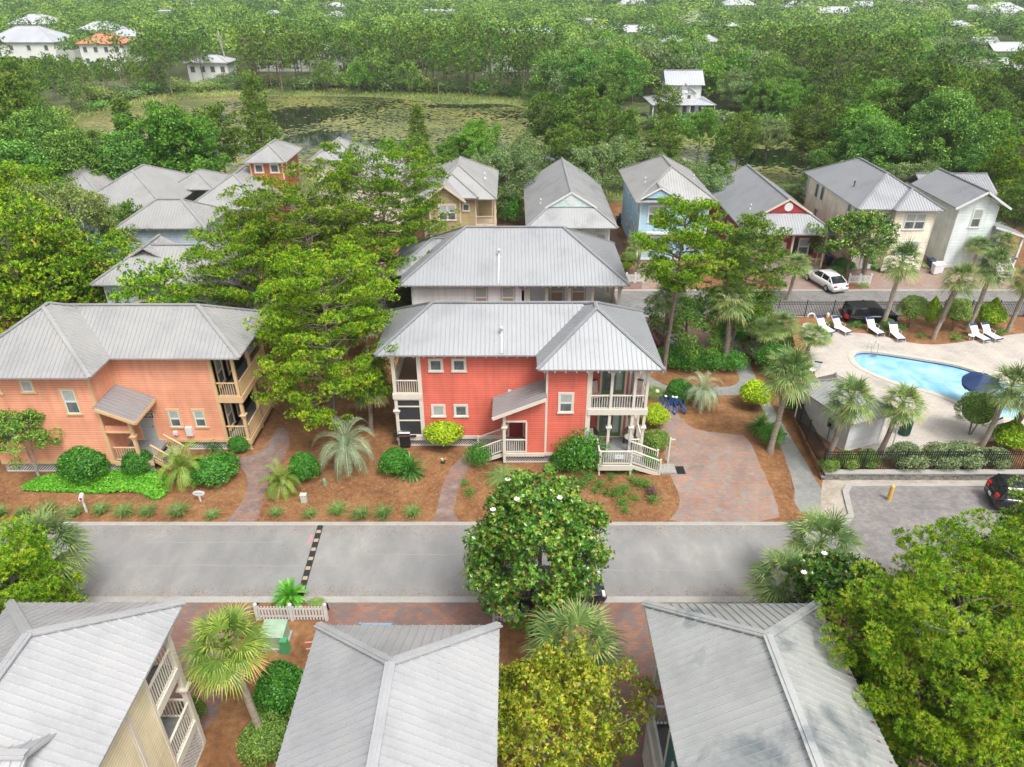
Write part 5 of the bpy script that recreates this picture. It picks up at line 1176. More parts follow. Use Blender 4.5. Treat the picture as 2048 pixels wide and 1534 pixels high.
# ================================================================ NEAR AND MIDDLE TREES
TAU = 2*pi
pA = make_pine('pine_tree', 11, 15.0, 5.4, .42, 66, 14, 330, .15, .028, .42, (-.6, 0), prof='flat', flat=.5, dead=16, tr=.2)
put(pA, -9.6, 54.5, .3, 1, 'tallest bright green pine of the cluster, standing between the white house and the coral house', 'tree')
put(make_pine('pine_tree', 12, 13.6, 5.6, .36, 72, 14, 320, .15, .028, .41, (-2.2, -1.), prof='flat', flat=.5, dead=14), -13.3, 50.5, 0, 1, 'bright green pine leaning left over the gap behind the orange house', 'tree')
put(make_pine('pine_tree', 13, 11.6, 4.3, .36, 52, 13, 320, .15, .028, .4, (-.8, 0), prof='flat', dead=10), -18.2, 46.6, 1, 1, 'lower bright pine spreading over the right end of the orange roof ridge', 'tree')
put(make_pine('pine_tree', 14, 12.0, 4.5, .22, 62, 16, 380, .14, .024, .38, (-.5, -.2), prof='flat', flat=.48, spread=.4, dead=26, tr=.2), -11.5, 39.3, 2, 1, 'bushy pine between the orange and red houses, branches almost to the ground', 'tree')
put(make_pine('pine_tree', 15, 13.1, 3.0, .54, 44, 11, 330, .15, .027, .39, (.4, 0), prof='round', dead=30, tr=.2), 11.35, 47.1, 0, 1, 'pine with tall bare reddish trunk and dead twigs beside the footpath', 'tree')
x, y = atc(1500, 545, 8.2)
put(make_pine('pine_tree', 16, 11.4, 2.9, .3, 48, 11, 300, .16, .028, .39, (.2, 0), prof='round', dead=12, fm=F_pine2), x+.5, y+2.6, 0, 1, 'darker drooping pine just right of the bare trunked pine, by the back street', 'tree')
x, y = atc(1400, 668, 3.0)
put(make_broad('broadleaf_tree', 17, 5.6, 2.7, .1, 110, 160, .5, .15, .07, F_pine2), x-.6, y+1.6, 0, 1, 'small dark green tree under the bare trunked pine', 'tree')
# bottom right pines, close to the lens
x, y = atc(1905, 1300, 7.6)
put(make_pine('pine_tree', 21, 10.6, 3.25, .42, 60, 15, 640, .125, .015, .33, (0, 0), prof='flat', flat=.55, dead=18, tb=.62, tr=.19), x, y, .5, 1, 'largest bright pine at the bottom right, filling the corner beside the teal house', 'tree')
x, y = atc(2040, 1190, 7.4)
put(make_pine('pine_tree', 22, 10.2, 2.6, .45, 32, 12, 500, .13, .018, .35, prof='flat', dead=10, tb=.55), x, y, .5, 1, 'bright pine cut by the right edge, behind the largest bottom right pine', 'tree')
x, y = atc(2062, 1078, 6.2)
put(make_pine('pine_tree', 23, 8.2, 1.7, .45, 24, 9, 260, .15, .035, .4, prof='flat', dead=8, fm=F_pine2), x, y, .5, 1, 'dark pine at the right edge in front of the black car', 'tree')
x, y = atc(1960, 1480, 6.2)
put(make_pine('pine_tree', 24, 8.4, 2.7, .4, 36, 13, 560, .125, .016, .33, prof='flat', dead=14, tb=.6), x, y, 2, 1, 'low pine at the very bottom right corner with grey twigs showing', 'tree')
x, y = atc(22, 1165, 4.4)
put(make_pine('pine_tree', 25, 6.4, 2.0, .3, 32, 12, 460, .13, .018, .33, prof='flat', dead=6, tb=.55), x, y, 0, 1, 'small bright pine at the left edge below the road', 'tree')
# magnolias and maple
x, y = atc(1075, 1125, 4.4)
put(make_broad('magnolia_tree', 31, 8.5, 2.4, .1, 260, 230, .46, .16, .075, F_mag, tr=.15, tb=.55, conv=.9, shellp=.6, flowers=4, rough=.2, whorl=6), x, y, 0, 1, 'big glossy magnolia with white blossoms in front of the road, bottom centre', 'tree')
x, y = atc(1672, 1235, 3.9)
put(make_broad('magnolia_tree', 32, 6.9, 2.0, .1, 130, 210, .42, .16, .07, F_mag, tb=.4, whorl=6, conv=.9, shellp=.6, flowers=2), x, y, 0, 1, 'dark glossy magnolia squeezed between the teal house roof and the bottom right pine', 'tree')
x, y = atc(1715, 1420, 3.6)
put(make_broad('magnolia_tree', 33, 6.0, 1.5, .1, 80, 200, .42, .16, .075, F_mag, whorl=6, tb=.3, conv=.9, shellp=.6), x, y, 0, 1, 'low dark magnolia beside the right eave of the teal house', 'tree')
x, y = atc(1068, 1470, 4.0)
put(make_broad('maple_tree', 34, 6.6, 3.05, .12, 280, 200, .42, .13, .055, F_yellow, bark=M_palebark, tb=.5, whorl=5, limbs=26, shellp=.45, rough=.24), x, y, 0, 1, 'yellow green maple at the bottom centre overlapping the ribbed roof', 'tree')
x, y = atc(1708, 488, 3.6)
mg_mid = make_broad('magnolia_tree', 35, 6.6, 3.0, .12, 110, 130, .55, .26, .12, F_mag, tb=.62, conv=.9, shellp=.6)
put(mg_mid, x, y, 0, 1, 'glossy magnolia with yellowish tips in front of the butter cream house', 'tree')
x, y = atc(1652, 428, 2.4); put(mg_mid, x, y, 2, .52, 'small slim magnolia against the side wall of the butter cream house', 'tree')
# left side
x, y = atc(155, 470, 7.6)
put(make_broad('broadleaf_tree', 41, 12.2, 4.7, .3, 170, 150, .6, .2, .1, F_redtip, bark=M_palebark, limbs=26, multi=2, tb=.5, shellp=.35, rough=.3, lean=(0, 0)), x, y, 0, 1, 'tall pale barked tree with reddish new leaves on the left', 'tree')
pm1 = make_pine('pine_tree', 42, 12.4, 4.2, .32, 50, 10, 130, .26, .075, .58, prof='flat', dead=10)
pm2 = make_pine('pine_tree', 43, 12.0, 3.6, .4, 40, 9, 130, .26, .075, .58, prof='round', dead=12, fm=F_pine2)
pm3 = make_pine('pine_tree', 44, 12.5, 2.9, .22, 60, 8, 120, .26, .08, .52, prof='cone', dead=8, fm=F_pine2)
ok1 = make_broad('oak_tree', 45, 9.5, 4.4, .14, 170, 150, .78, .24, .13, F_oak, tr=.22, tb=.4)
ok2 = make_broad('oak_tree', 46, 8.5, 4.0, .1, 160, 150, .72, .22, .11, F_oakg, tr=.2, tb=.5, limbs=18, shellp=.4)
br1 = make_broad('broadleaf_tree', 47, 9.5, 3.6, .16, 160, 140, .66, .25, .14, F_bright, tr=.16, tb=.5)
MID = [(pm1, 300, 592, 7.2, .72, 'bright pine whose branches cross the pale blue house eave'), (ok1, 150, 352, 6, 1.05, 'dark oak hiding most of the far left slate house'), (ok2, 1045, 300, 5.5, .85, 'grey green oak behind the gap between the olive and aqua houses'), (pm2, 1130, 300, 6.5, .8, 'pine directly behind the aqua cottage ridge'), (pm3, 1255, 285, 6.5, .85, 'conical pine between the aqua and sky blue roofs'), (pm2, 1330, 285, 6, .75, 'pine rising behind the sky blue roof peak'), (pm3, 1440, 300, 6, .7, 'conical pine behind the gap right of the sky blue house'),
 (ok2, 1360, 330, 4.5, .6, 'low oak just behind the sky blue roof'), (br1, 1130, 262, 5, .8, 'fresh green tree on the near shore behind the aqua cottage'), (pm2, 1690, 240, 7, 1.1, 'broad pine left of the butter cream roof peak'), (pm2, 1940, 240, 7, 1.1, 'broad pine above the pale mint roof'), (ok1, 1930, 340, 5, .8, 'oak behind the pale mint roof ridge'), (br1, 780, 300, 4.5, .6, 'leafy tree at the pond edge left of the young conical pine'), (pm2, 1338, 196, 7, .75, 'slim pine partly hiding the white lake house'),
 (ok1, 30, 340, 6.5, 1.1, 'dark oak at the left edge above the yellow green pines'), (pm1, 110, 540, 7, .8, 'bright pine between the left edge pine and the pale blue house'), (pm2, 200, 300, 6, .7, 'slim pine at the near left end of the pond'), (pm1, 215, 560, 5.5, .7, 'low bright pine in front of the pale blue house'), (pm2, 250, 420, 6.5, .6, 'slim pine before the light blue house roof'), (ok1, 150, 585, 3.5, .6, 'dark oak behind the left end of the orange roof'), (pm1, 30, 545, 7.5, 1.0, 'bright pine at the left edge beside the orange roof'), (pm1, -10, 430, 8, .95, 'pine cut by the left edge, above the orange house'), (pm2, 75, 600, 5, .6, 'short dark pine behind the left end of the orange roof'),
 (pm1, 60, 375, 8, .8, 'yellow green pine crown between the dark oak and the pale barked tree'),
 (ok1, 85, 325, 6, 1.15, 'dark spreading oak at the far left above the pale barked tree'), (pm3, 15, 262, 7, 1.05, 'dense conical pine at the left edge near the pond'), (pm3, 262, 292, 6.5, .98, 'dense green pine at the left end of the pond shore'),
 (br1, 358, 335, 5.6, 1.3, 'fresh green broadleaf tree over the teal house roof'), (pm2, 440, 290, 6.5, .95, 'thin pine between the fresh green tree and the coral tower'), (pm3, 518, 250, 7, 1.1, 'tall narrow pine rising over the pond behind the coral tower'),
 (ok1, 520, 392, 5, .55, 'small dark oak in front of the coral house'), (ok1, 185, 375, 5, .6, 'dark oak in front of the far left slate house'), (ok2, 400, 345, 4, .6, 'grey green tree right of the teal house roof'),
 (pm3, 838, 278, 5.5, .8, 'young conical pine standing in front of the pond behind the white peak roofs'), (br1, 955, 292, 4.6, .8, 'bright leafy tree behind the olive tan house'), (br1, 905, 302, 4.0, .6, 'small leafy tree touching the pond behind the olive house roof'),
 (ok2, 1010, 352, 5.2, 1.0, 'grey green live oak between the olive house and the aqua cottage'), (pm2, 1090, 250, 7, .95, 'pine rising right of the bright leafy tree beside the pond'), (pm2, 1165, 262, 7, 1.05, 'slender trunked pine behind the aqua cottage roof'),
 (ok2, 1205, 338, 5, 1.0, 'olive green live oak right of the aqua cottage roof'), (pm2, 1215, 262, 6, .8, 'short pine behind the olive green live oak'), (ok2, 1300, 318, 4.5, .7, 'olive oak left of the sky blue roof peak'),
 (br1, 1402, 262, 4.0, .75, 'yellow green willow like tree below the white lake house'), (pm2, 1482, 272, 6.2, .78, 'pine with pale limbs beside the dark channel'), (ok2, 1420, 362, 5, .8, 'olive oak between the sky blue and crimson roofs'),
 (pm2, 1625, 268, 6.8, .98, 'pine with bare lower limbs above the butter cream roof'), (pm2, 1745, 262, 7, 1.05, 'broad pine behind the butter cream roof peak'), (pm2, 1875, 262, 8, 1.3, 'largest dense pine at the upper right'), (pm3, 1810, 250, 8, 1.2, 'conical pine just left of the largest upper right pine'),
 (ok2, 1590, 378, 4, .55, 'small live oak between the crimson and butter cream roofs'), (ok2, 1828, 372, 4.4, .85, 'leafy oak between the butter cream and pale mint roofs'), (br1, 1965, 300, 5, 1.0, 'yellow green tree at the upper right above the pale mint house'),
 (pm1, 2030, 345, 6, .8, 'bright pine at the right edge above the pale mint house'), (pm2, 2040, 420, 5, .7, 'dark pine at the right edge beside the pale mint house'), (ok1, 1480, 480, 3.2, .4, 'small dark tree beside the crimson cottage porch'),
 (ok1, 700, 560, 4, .62, 'dark shady oak behind the leaning pine trunks'), (ok1, 860, 592, 3.2, .62, 'grey leaved small oak in front of the white house'), (ok2, 820, 600, 2.9, .55, 'low olive tree at the left corner of the white house'), (pm2, 640, 470, 7, .75, 'pine crown behind the leaning bright pines'),
 (br1, 600, 440, 4, .5, 'vivid green small tree beneath the tall pines'), (ok1, 640, 610, 3.5, .55, 'dark undergrowth tree beneath the bright pines'),
 (ok1, 1660, 320, 5, .7, 'dark tree at the end of the channel behind the butter cream roof'), (ok2, 1540, 262, 4.5, .75, 'shore oak above the dark channel'), (pm2, 1690, 300, 5.5, .8, 'low pine against the back of the butter cream roof')]
rr = random.Random(8)
for pr_, px, py, zc, s, lab in MID:
    x, y = atc(px, py, zc); put(pr_, x, y, rr.uniform(0, TAU), s, lab, 'tree')
x, y = atc(62, 868, 2.6)
put(make_broad('broadleaf_tree', 48, 4.9, 1.75, .2, 80, 110, .36, .14, .08, F_oak, bark=M_palebark, multi=2, tb=.62, tr=.06, limbs=14, shellp=.35), x, y-.6, 0, 1, 'slim young tree with airy crown in front of the orange house', 'tree')

# ---------------------------------------------------------------- palms
f1 = fan_palm(1, 4.6, 1.5, (.2, 0)); f2 = fan_palm(2, 4.9, 1.5, (-.3, .1), boots=.75); f3 = fan_palm(3, 4.4, 1.45, (.5, -.1), nleaf=30); f4 = fan_palm(4, 5.2, 1.6, (.9, .1), boots=.7, nleaf=32)
PALMS = [  # proto, trunk-foot pixel, crown pixel, foot z, label
 (f2, 1330, 716, 1337, 590, 0, 'cabbage palm in front of the dark red car'), (f2, 1447, 740, 1473, 592, 0, 'cabbage palm with long criss cross booted trunk by the footpath'),
 (f1, 1544, 712, 1555, 640, TZ, 'short palm in the pool hedge, left of the pool deck'), (f3, 1604, 722, 1598, 668, TZ, 'palm overhanging the left end of the pool deck'), (f1, 1540, 903, 1571, 742, 0, 'palm beside the footpath with its crown over the iron fence'),
 (f3, 1650, 925, 1692, 788, TZ, 'palm standing in front of the pool shed'), (f3, 1757, 908, 1806, 796, TZ, 'palm leaning over the right end of the shed roof'), (f3, 1957, 900, 1995, 768, TZ, 'leaning palm over the blue umbrella'), (f4, 2002, 892, 2035, 795, TZ, 'shaggy trunked palm behind the leaning palm at the right edge'),
 (f1, 1575, 600, 1593, 524, 0, 'palm on the kerb left of the white car'), (f1, 1764, 658, 1792, 520, TZ, 'thin trunked palm in front of the black off-roader'), (f4, 1866, 678, 1898, 556, TZ, 'big palm with white criss cross trunk beside the pool'), (f3, 1933, 660, 1970, 530, TZ, 'leaning palm right of the big criss cross palm'), (f1, 2015, 664, 2038, 556, TZ, 'palm at the right edge behind the pool loungers'),
 (f1, 1888, 505, 1902, 438, 0, 'palm against the pale mint wall'), (f1, 1938, 545, 1942, 485, 0, 'left one of two palms before the mint house porch'), (f3, 1975, 548, 1985, 480, 0, 'right one of two palms before the mint house porch'), (f2, 1722, 566, 1738, 490, 0, 'palm beside the white picket fence near the white car'),
 (f1, 1272, 556, 1270, 480, 0, 'palm in front of the sky blue house'), (f1, 1500, 540, 1512, 455, 0, 'palm in front of the crimson cottage, behind the dark pine'),
 (f1, 735, 725, 728, 640, 0, 'palm touching the left corner of the red house roof'), (f3, 742, 862, 738, 765, 0, 'palm beside the screened porch of the red house'), (f1, 60, 640, 58, 575, 0, 'dark palm behind the left end of the orange roof'), (f1, 655, 660, 668, 575, 0, 'palm half hidden under the bright pines'), (f3, 130, 650, 135, 585, 0, 'dark palm partly hidden below the pale barked tree'),
 (f1, 1520, 716, 1530, 650, TZ, 'palm rising from the pale hedge behind the iron fence'), (f1, 805, 590, 812, 545, 0, 'small palm left of the white house roof')]
rr = random.Random(3)
for pr_, fx, fy, cx_, cy_, z0, lab in PALMS:
    x, y = G(fx, fy, z0)
    # crown height above the foot from the photo: keep the plan position, read z at the crown pixel
    zt = onY(cx_, cy_, y)[1]; Hh = 5.0; s = max(.62, min(1.35, (zt-z0-.15)/Hh)); base_h = {id(f1): 4.6, id(f2): 4.9, id(f3): 4.4, id(f4): 5.2}[id(pr_)]
    hs_ = (zt-z0-.3)/base_h; s = max(.9, min(1.15, .5+.45*hs_)); put(pr_, x, y, rr.uniform(-.4, .4), s, lab, 'palm', None, z0, sz=max(.5, hs_))
# the near palms by the lower houses
fn = fan_palm(7, 6.1, 1.7, (-.65, .4), fm=F_palmy, nleaf=34, seg=26)
x, y = G(530, 1488, 0); put(fn, x, y, 0, .84, 'yellow green palm between the two lower left roofs', 'palm')
fn2 = fan_palm(8, 3.6, 1.7, (0, 0), nleaf=30, seg=26)
for px, py, zc, s, lab in ((1150, 1240, 5.2, 1.05, 'palm with long hanging fronds below the magnolia'), (985, 1120, 3.4, .8, 'palm poking out left of the magnolia over the road'), (1645, 1085, 3.6, .95, 'palm at the road corner above the dark magnolia'), (1570, 1165, 3.6, .95, 'palm touching the top right corner of the teal house roof'), (85, 1100, 3.8, 1.05, 'palm behind the small pine at the left edge')):
    x, y = atc(px, py, zc); put(fn2, x, y, rr.uniform(0, 6), s, lab, 'palm')
pin = feather_palm('pindo_palm', 61, 1.5, 30, 2.6, 2.3, F_silver, tr=.22, nl=34, ll=.42, lw=.028, el0=82, el1=20, vang=.5)
x, y = atc(690, 880, 2.2); put(pin, x, y, 0, 1.05, 'large silver green pindo palm with arching fronds left of the red house', 'palm')
x, y = G(1400, 815, 0); put(pin, x, y, 1, .8, 'silver pindo palm with thick trunk by the parked bicycles', 'palm')
dt = feather_palm('date_palm', 62, .9, 26, 2.05, 2.0, F_date, tr=.16, nl=30, ll=.34, lw=.035, el0=85, el1=5, vang=.3, t0=.42, yel=.14)
x, y = G(372, 962, 0); put(dt, x, y, 0, 1.05, 'yellow green date palm before the orange house steps', 'palm')
x, y = G(566, 985, 0); put(dt, x, y, 2, .8, 'young green date palm at the path between the houses', 'palm')
sg_ = feather_palm('sago_palm', 63, .25, 46, 1.15, .9, F_sago, tr=.14, nl=26, ll=.17, lw=.022, el0=82, el1=-2, vang=.5)
for px, py, s, lab in ((822, 950, 1., 'dark sago palm in front of the grill at the red house'), (1520, 862, 1.0, 'dark sago palm beside the driveway under the lime bush'), (432, 897, .7, 'small sago palm by the lattice of the orange house'), (145, 1207, .75, 'dark sago palm at the lower kerb beside the cream house roof')):
    x, y = G(px, py, 0); put(sg_, x, y, rr.uniform(0, 6), s, lab, 'sago palm')
sgb = feather_palm('sago_palm', 64, .35, 44, 1.05, .9, F_sagob, tr=.14, nl=26, ll=.17, lw=.026, el0=84, el1=0, vang=.5, yel=.05)
x, y = G(583, 1204, 0); put(sgb, x, y, 0, .95, 'bright green sago palm at the end of the speed bump', 'sago palm')

# ---------------------------------------------------------------- shrubs
def shrub(proto, px, py, z, s, label, rz=0, first=[None], sz=None):
    x, y = G(px, py, z)
    if not proto.get('_used'): o = proto; o['_used'] = 1
    else: o = proto.copy(); C.objects.link(o); del o['_used']
    y += .62*s
    o.location = (x, y, z); o.scale = (s, s, sz or s); o.rotation_euler = (0, 0, rz); tag(o, label, 'shrub'); return o
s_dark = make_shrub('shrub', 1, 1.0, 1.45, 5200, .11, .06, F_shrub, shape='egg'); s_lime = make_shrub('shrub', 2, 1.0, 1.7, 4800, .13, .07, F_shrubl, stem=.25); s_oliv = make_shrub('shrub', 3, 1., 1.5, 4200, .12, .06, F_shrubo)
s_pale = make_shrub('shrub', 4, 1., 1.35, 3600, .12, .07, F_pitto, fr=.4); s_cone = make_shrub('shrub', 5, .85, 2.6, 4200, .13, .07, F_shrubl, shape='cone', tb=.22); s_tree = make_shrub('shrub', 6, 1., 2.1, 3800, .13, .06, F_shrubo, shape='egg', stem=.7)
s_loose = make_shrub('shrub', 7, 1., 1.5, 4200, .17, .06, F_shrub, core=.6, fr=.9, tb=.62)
for pr_, px, py, z, s, lab, sz in [
 (s_dark, 165, 968, 0, 1.45, 'largest round dark green bush in front of the orange house', 1.3), (s_dark, 272, 955, 0, .85, 'round dark bush beside the orange house entry steps', 1.), (s_dark, 420, 975, 0, 1.4, 'wide dark green bush behind the small oval sign', .95), (s_dark, 477, 910, 0, .68, 'small round bush at the right corner of the orange house', .75),
 (s_dark, 606, 968, 0, .95, 'dark round bush right of the brick path', 1.1), (s_lime, 888, 905, 0, 1.12, 'lime green ball bush on a stem before the red wall', 1.0), (s_dark, 790, 955, 0, .95, 'dark bush left of the sago palm at the red house', 1.05), (s_loose, 957, 935, 0, .6, 'small green bush at the foot of the red house entry stairs', .75),
 (s_loose, 1160, 950, 0, 1.1, 'fresh green feathery bush left of the front deck of the red house', 1.35), (s_dark, 1128, 945, 0, .8, 'dark low bush behind the feathery bush', .7), (s_lime, 1310, 862, 0, .85, 'lime bush at the right porch posts of the red house', .8), (s_oliv, 1312, 908, 0, .82, 'green ball bush below the lime bush, right of the red porch', .85), (s_loose, 1300, 938, 0, .4, 'little green bush by the deck stair of the red house', .5),
 (s_dark, 1362, 808, 0, 1.0, 'dark round bush behind the blue bicycles', 1.0), (s_lime, 1511, 826, 0, 1.0, 'lime green bush beside the footpath above the sago palm', 1.05), (s_loose, 1545, 895, 0, .6, 'green bush at the foot of the footpath palm', .8),
 (s_tree, 1822, 663, TZ, 1.1, 'round topped olive tree-shrub behind the fourth lounger', 1.), (s_cone, 1862, 655, TZ, .8, 'slim conical lime shrub left of the big criss cross palm', .95), (s_tree, 1912, 668, TZ, 1.05, 'dome shaped shrub on a stem right of the big criss cross palm', 1.), (s_cone, 1985, 664, TZ, 1.35, 'wide conical lime shrub beside the pool fence', 1.), (s_oliv, 1775, 662, TZ, .55, 'low clipped bush behind the third lounger', .6),
 (s_tree, 1951, 882, TZ, 1.15, 'domed tree-shrub left of the leaning pool palm', 1.05), (s_cone, 2030, 912, TZ, 1.3, 'lime green bush at the lower right edge inside the fence', .75), (s_pale, 1818, 942, TZ, .95, 'round pale leaved hedge ball inside the front fence', .9), (s_pale, 1888, 940, TZ, .95, 'left half of the double pale hedge ball inside the front fence', .85), (s_pale, 1932, 942, TZ, 1.0, 'right half of the double pale hedge ball inside the front fence', .95), (s_pale, 1995, 938, TZ, .75, 'small pale hedge ball right of the double one', .7),
 (s_oliv, 1660, 948, TZ, .55, 'low hedge bush just inside the fence corner', .55), (s_oliv, 1700, 940, TZ, .7, 'low hedge bush below the shed wall', .55), (s_oliv, 1738, 938, TZ, .7, 'low hedge bush right of the shed corner', .6), (s_oliv, 1580, 825, TZ, .6, 'olive bush between the fence and the shed', .8), (s_pale, 1530, 690, TZ, 1.2, 'pale loose hedge along the upper iron fence', 1.2), (s_pale, 1520, 725, TZ, .9, 'lower pale hedge along the iron fence', 1.), (s_loose, 1545, 745, TZ, .9, 'green bush under the short pool palms', 1.1),
 (s_loose, 1385, 745, 0, .95, 'leafy bush at the foot of the bare trunked pine', .9), (s_loose, 1430, 745, 0, .85, 'leafy bush beside the booted palm', .9), (s_loose, 1345, 740, 0, .9, 'leafy bush near the red house roof corner', 1.), (s_loose, 1468, 748, 0, .7, 'bush on the edge of the footpath', .9), (s_loose, 1460, 705, 0, 1.0, 'tall bush behind the booted palm by the footpath', 1.6), (s_dark, 1505, 668, TZ, 1.1, 'dark bush inside the upper iron fence', 1.4), (s_oliv, 1560, 715, TZ, 1.0, 'olive bush between the two short pool palms', 1.2), (s_loose, 1590, 760, TZ, .7, 'small bush above the shed roof corner', .8), (s_dark, 1500, 640, 0, 1.2, 'dark hedge at the top of the footpath', 1.3),
 (s_dark, 560, 1440, 0, 1.15, 'large dark twiggy bush under the left eave of the bottom centre roof', 1.25), (s_oliv, 530, 1530, 0, 1.0, 'dark bush at the bottom edge left of the centre roof', .8), (s_oliv, 385, 1455, 0, .5, 'small bush beside the cream house porch', .8),
 (s_oliv, 1258, 527, 0, .8, 'yellowish ball bush left of the sky blue house', .7), (s_dark, 1292, 522, 0, .75, 'round bush right of the front palm of the sky blue house', .6), (s_oliv, 1905, 530, 0, 1.7, 'large domed hedge before the pale mint house', 1.3), (s_lime, 1252, 545, 0, .5, 'small lime bush by the picket fence', .5),
 (s_loose, 1020, 450, 0, 1.4, 'arching light green bush between the olive house and the aqua cottage', 1.9), (s_oliv, 1672, 560, 0, .9, 'low bush behind the white car', .7), (s_dark, 1690, 545, 0, 1.1, 'dark hedge under the glossy magnolia', .8)]:
    shrub(pr_, px, py, z, s, lab, rr.uniform(0, 6), sz=sz)
# grasses
gt = make_tuft('grass_tuft', 1, .5, .55, 150, .03, F_grass)
gt['_used'] = 0; firstg = True
for px, py in [(2, 1030), (47, 1030), (97, 1028), (150, 1030), (203, 1026), (250, 1030), (297, 1028), (357, 1030), (425, 1035), (553, 1030), (620, 1033), (676, 1026), (723, 1033), (768, 1033), (825, 1030), (1190, 1025), (1005, 1022)]:
    x, y = G(px, py, 0); o = gt if firstg else gt.copy()
    if not firstg: C.objects.link(o)
    firstg = False; s = rr.uniform(1.2, 1.8); o.location = (x, y, 0); o.scale = (s, s*.9, s*rr.uniform(.8, 1.1)); o.rotation_euler = (0, 0, rr.uniform(0, 6))
    tag(o, 'tuft of green ornamental grass in the pine straw beside the road', 'grass tuft', 'grass tufts in a row along the far kerb')
gb = make_tuft('ornamental_grass', 2, 1.3, 1.35, 520, .035, F_grass, tb=.68, seg=5)
x, y = G(1008, 958, 0); gb.location = (x, y, 0); tag(gb, 'big fountain of pale ornamental grass below the red house entry', 'ornamental grass')
o = gb.copy(); C.objects.link(o); x, y = G(1255, 765, 0); o.location = (x+1.2, y, 0); o.scale = (.8, .8, 1.3); x, y = G(1308, 790, 0); o.location = (x, y, 0); o['label'] = 'tall wispy grass at the right side of the red house'
o = gb.copy(); C.objects.link(o); x, y = G(610, 1200, 0); o.location = (x+.6, y-.2, 0); o.scale = (.4, .3, .35); o['label'] = 'straggly grass by the picket fence below the speed bump'
o = gb.copy(); C.objects.link(o); x, y = G(1728, 573, 0); o.location = (x, y, 0); o.scale = (.5, .5, .5); o['label'] = 'clump of grass beside the picket fence near the white car'
lp = make_shrub('bedding_plant', 9, .38, .45, 300, .13, .045, F_shrub, core=.35, fr=1.5, tb=.62)
fl_ = [(1180, 960), (1200, 975), (1222, 958), (1248, 985), (1262, 962), (1245, 1010), (1250, 1025), (1275, 972), (1232, 992), (1212, 990), (1290, 975), (930, 970), (940, 990), (1165, 975), (1190, 985), (1305, 1005), (1258, 945), (1235, 945), (1715, 655), (1765, 668), (1840, 676), (1910, 680), (1925, 676), (1800, 660), (1700, 655), (1660, 655), (2000, 670), (1905, 905), (1920, 900), (1270, 1000)]
for i, (px, py) in enumerate(fl_):
    z = TZ if px > 1600 else 0; x, y = G(px, py, z); o = lp if i == 0 else lp.copy()
    if i: C.objects.link(o)
    s = rr.uniform(.5, 1.05); o.location = (x, y, z); o.scale = (s, s*.9, s); o.rotation_euler = (0, 0, rr.uniform(0, 6))
    if z: tag(o, 'leafy green plant in the straw bed behind the pool', 'plant', 'bedding plants around the pool')
    else: tag(o, 'leafy green plant in the straw bed before the red house', 'plant', 'bedding plants before the red house')
pu = make_shrub('purple_plant', 10, .3, .4, 260, .14, .04, F_purple, core=.3, fr=1.4); x, y = G(1302, 990, 0); pu.location = (x, y, 0); tag(pu, 'dark purple leaved plant near the driveway edge', 'plant')
# vines and ground cover under the orange house bushes
cov = smooth_poly(GP([(40, 975), (90, 950), (200, 955), (240, 925), (330, 945), (345, 960), (330, 1000), (300, 1000), (280, 985), (200, 990), (120, 985), (50, 985)]), 1)
r_ = np.random.default_rng(4); xs = [p[0] for p in cov]; ys = [p[1] for p in cov]; X = r_.uniform(min(xs), max(xs), 26000); Y = r_.uniform(min(ys), max(ys), 26000); k_ = np_inside(X, Y, cov); X, Y = X[k_], Y[k_]
hh = np.array([.16+.16*mnoise.noise(Vector((a*1.2, c*1.2, 0))) for a, c in zip(X, Y)])
P = np.stack([X, Y, np.clip(hh, .03, .4)*r_.uniform(.5, 1.1, len(X))], 1); q = quads(P, unit(r_.normal(size=(len(X), 3))*[1, 1, .4]), unit(r_.normal(0, .5, (len(X), 3))+[0, 0, 1.]), .13, .09)
tag(leafmesh('ground_cover', [(q, np.clip(.5+hh*1.1-.17+r_.normal(0, .2, len(X)), 0, 1))], F_cover), kind='stuff')
# loose needles and leaf litter scattered over the straw so that it is not flat
NS = 26000; X = r_.uniform(-30, 20, NS); Y = r_.uniform(30.3, 36.5, NS); 
P = np.stack([X, Y, r_.uniform(.01, .035, NS)], 1); q = quads(P, unit(r_.normal(size=(NS, 3))*[1, 1, .12]), unit(r_.normal(0, .25, (NS, 3))+[0, 0, 1.]), .2, .02)
F_lit = foliage('straw_litter', (.14, .05, .02), (.38, .17, .07), (.6, .38, .2), rough=.9, trans=0, hue=0)
paths = [o for o in bpy.data.objects if o.name.startswith(('brick_path', 'driveway', 'footpath'))]
def on_path(x, y):
    for px_, Y0 in ((0, 0),):
        pass
    return False
tn = np.clip(r_.normal(.5, .25, NS), 0, 1); ok = np.ones(NS, bool)
for o in paths:
    me = o.data; vs = [v.co for v in me.vertices]
    for p in me.polygons:
        t = [(vs[i].x, vs[i].y) for i in p.vertices]
        if max(a[1] for a in t) > 30: ok &= ~np_inside(X, Y, t)
ok &= ~((X > 17) & (Y > 30)); q = q.reshape(-1, 4, 3)[ok].reshape(-1, 3)
NR = 5200; X = r_.uniform(-30, 17.5, NR); e_ = np.abs(r_.normal(0, .35, NR)); Y = np.where(r_.random(NR) < .5, YN+.02+e_, YF-.02-e_); X2 = r_.uniform(-30, 17, 900); Y2 = r_.uniform(YN, YF, 900); X = np.concatenate([X, X2]); Y = np.concatenate([Y, Y2]); NR = len(X)
q2 = quads(np.stack([X, Y, np.full(NR, .024)], 1), unit(r_.normal(size=(NR, 3))*[1, 1, .1]), unit(r_.normal(0, .2, (NR, 3))+[0, 0, 1.]), r_.uniform(.03, .1, NR), r_.uniform(.015, .04, NR))
tag(leafmesh('straw_litter', [(q, tn[ok]), (q2, np.clip(r_.normal(.4, .3, NR), 0, 1))], F_lit), kind='stuff')
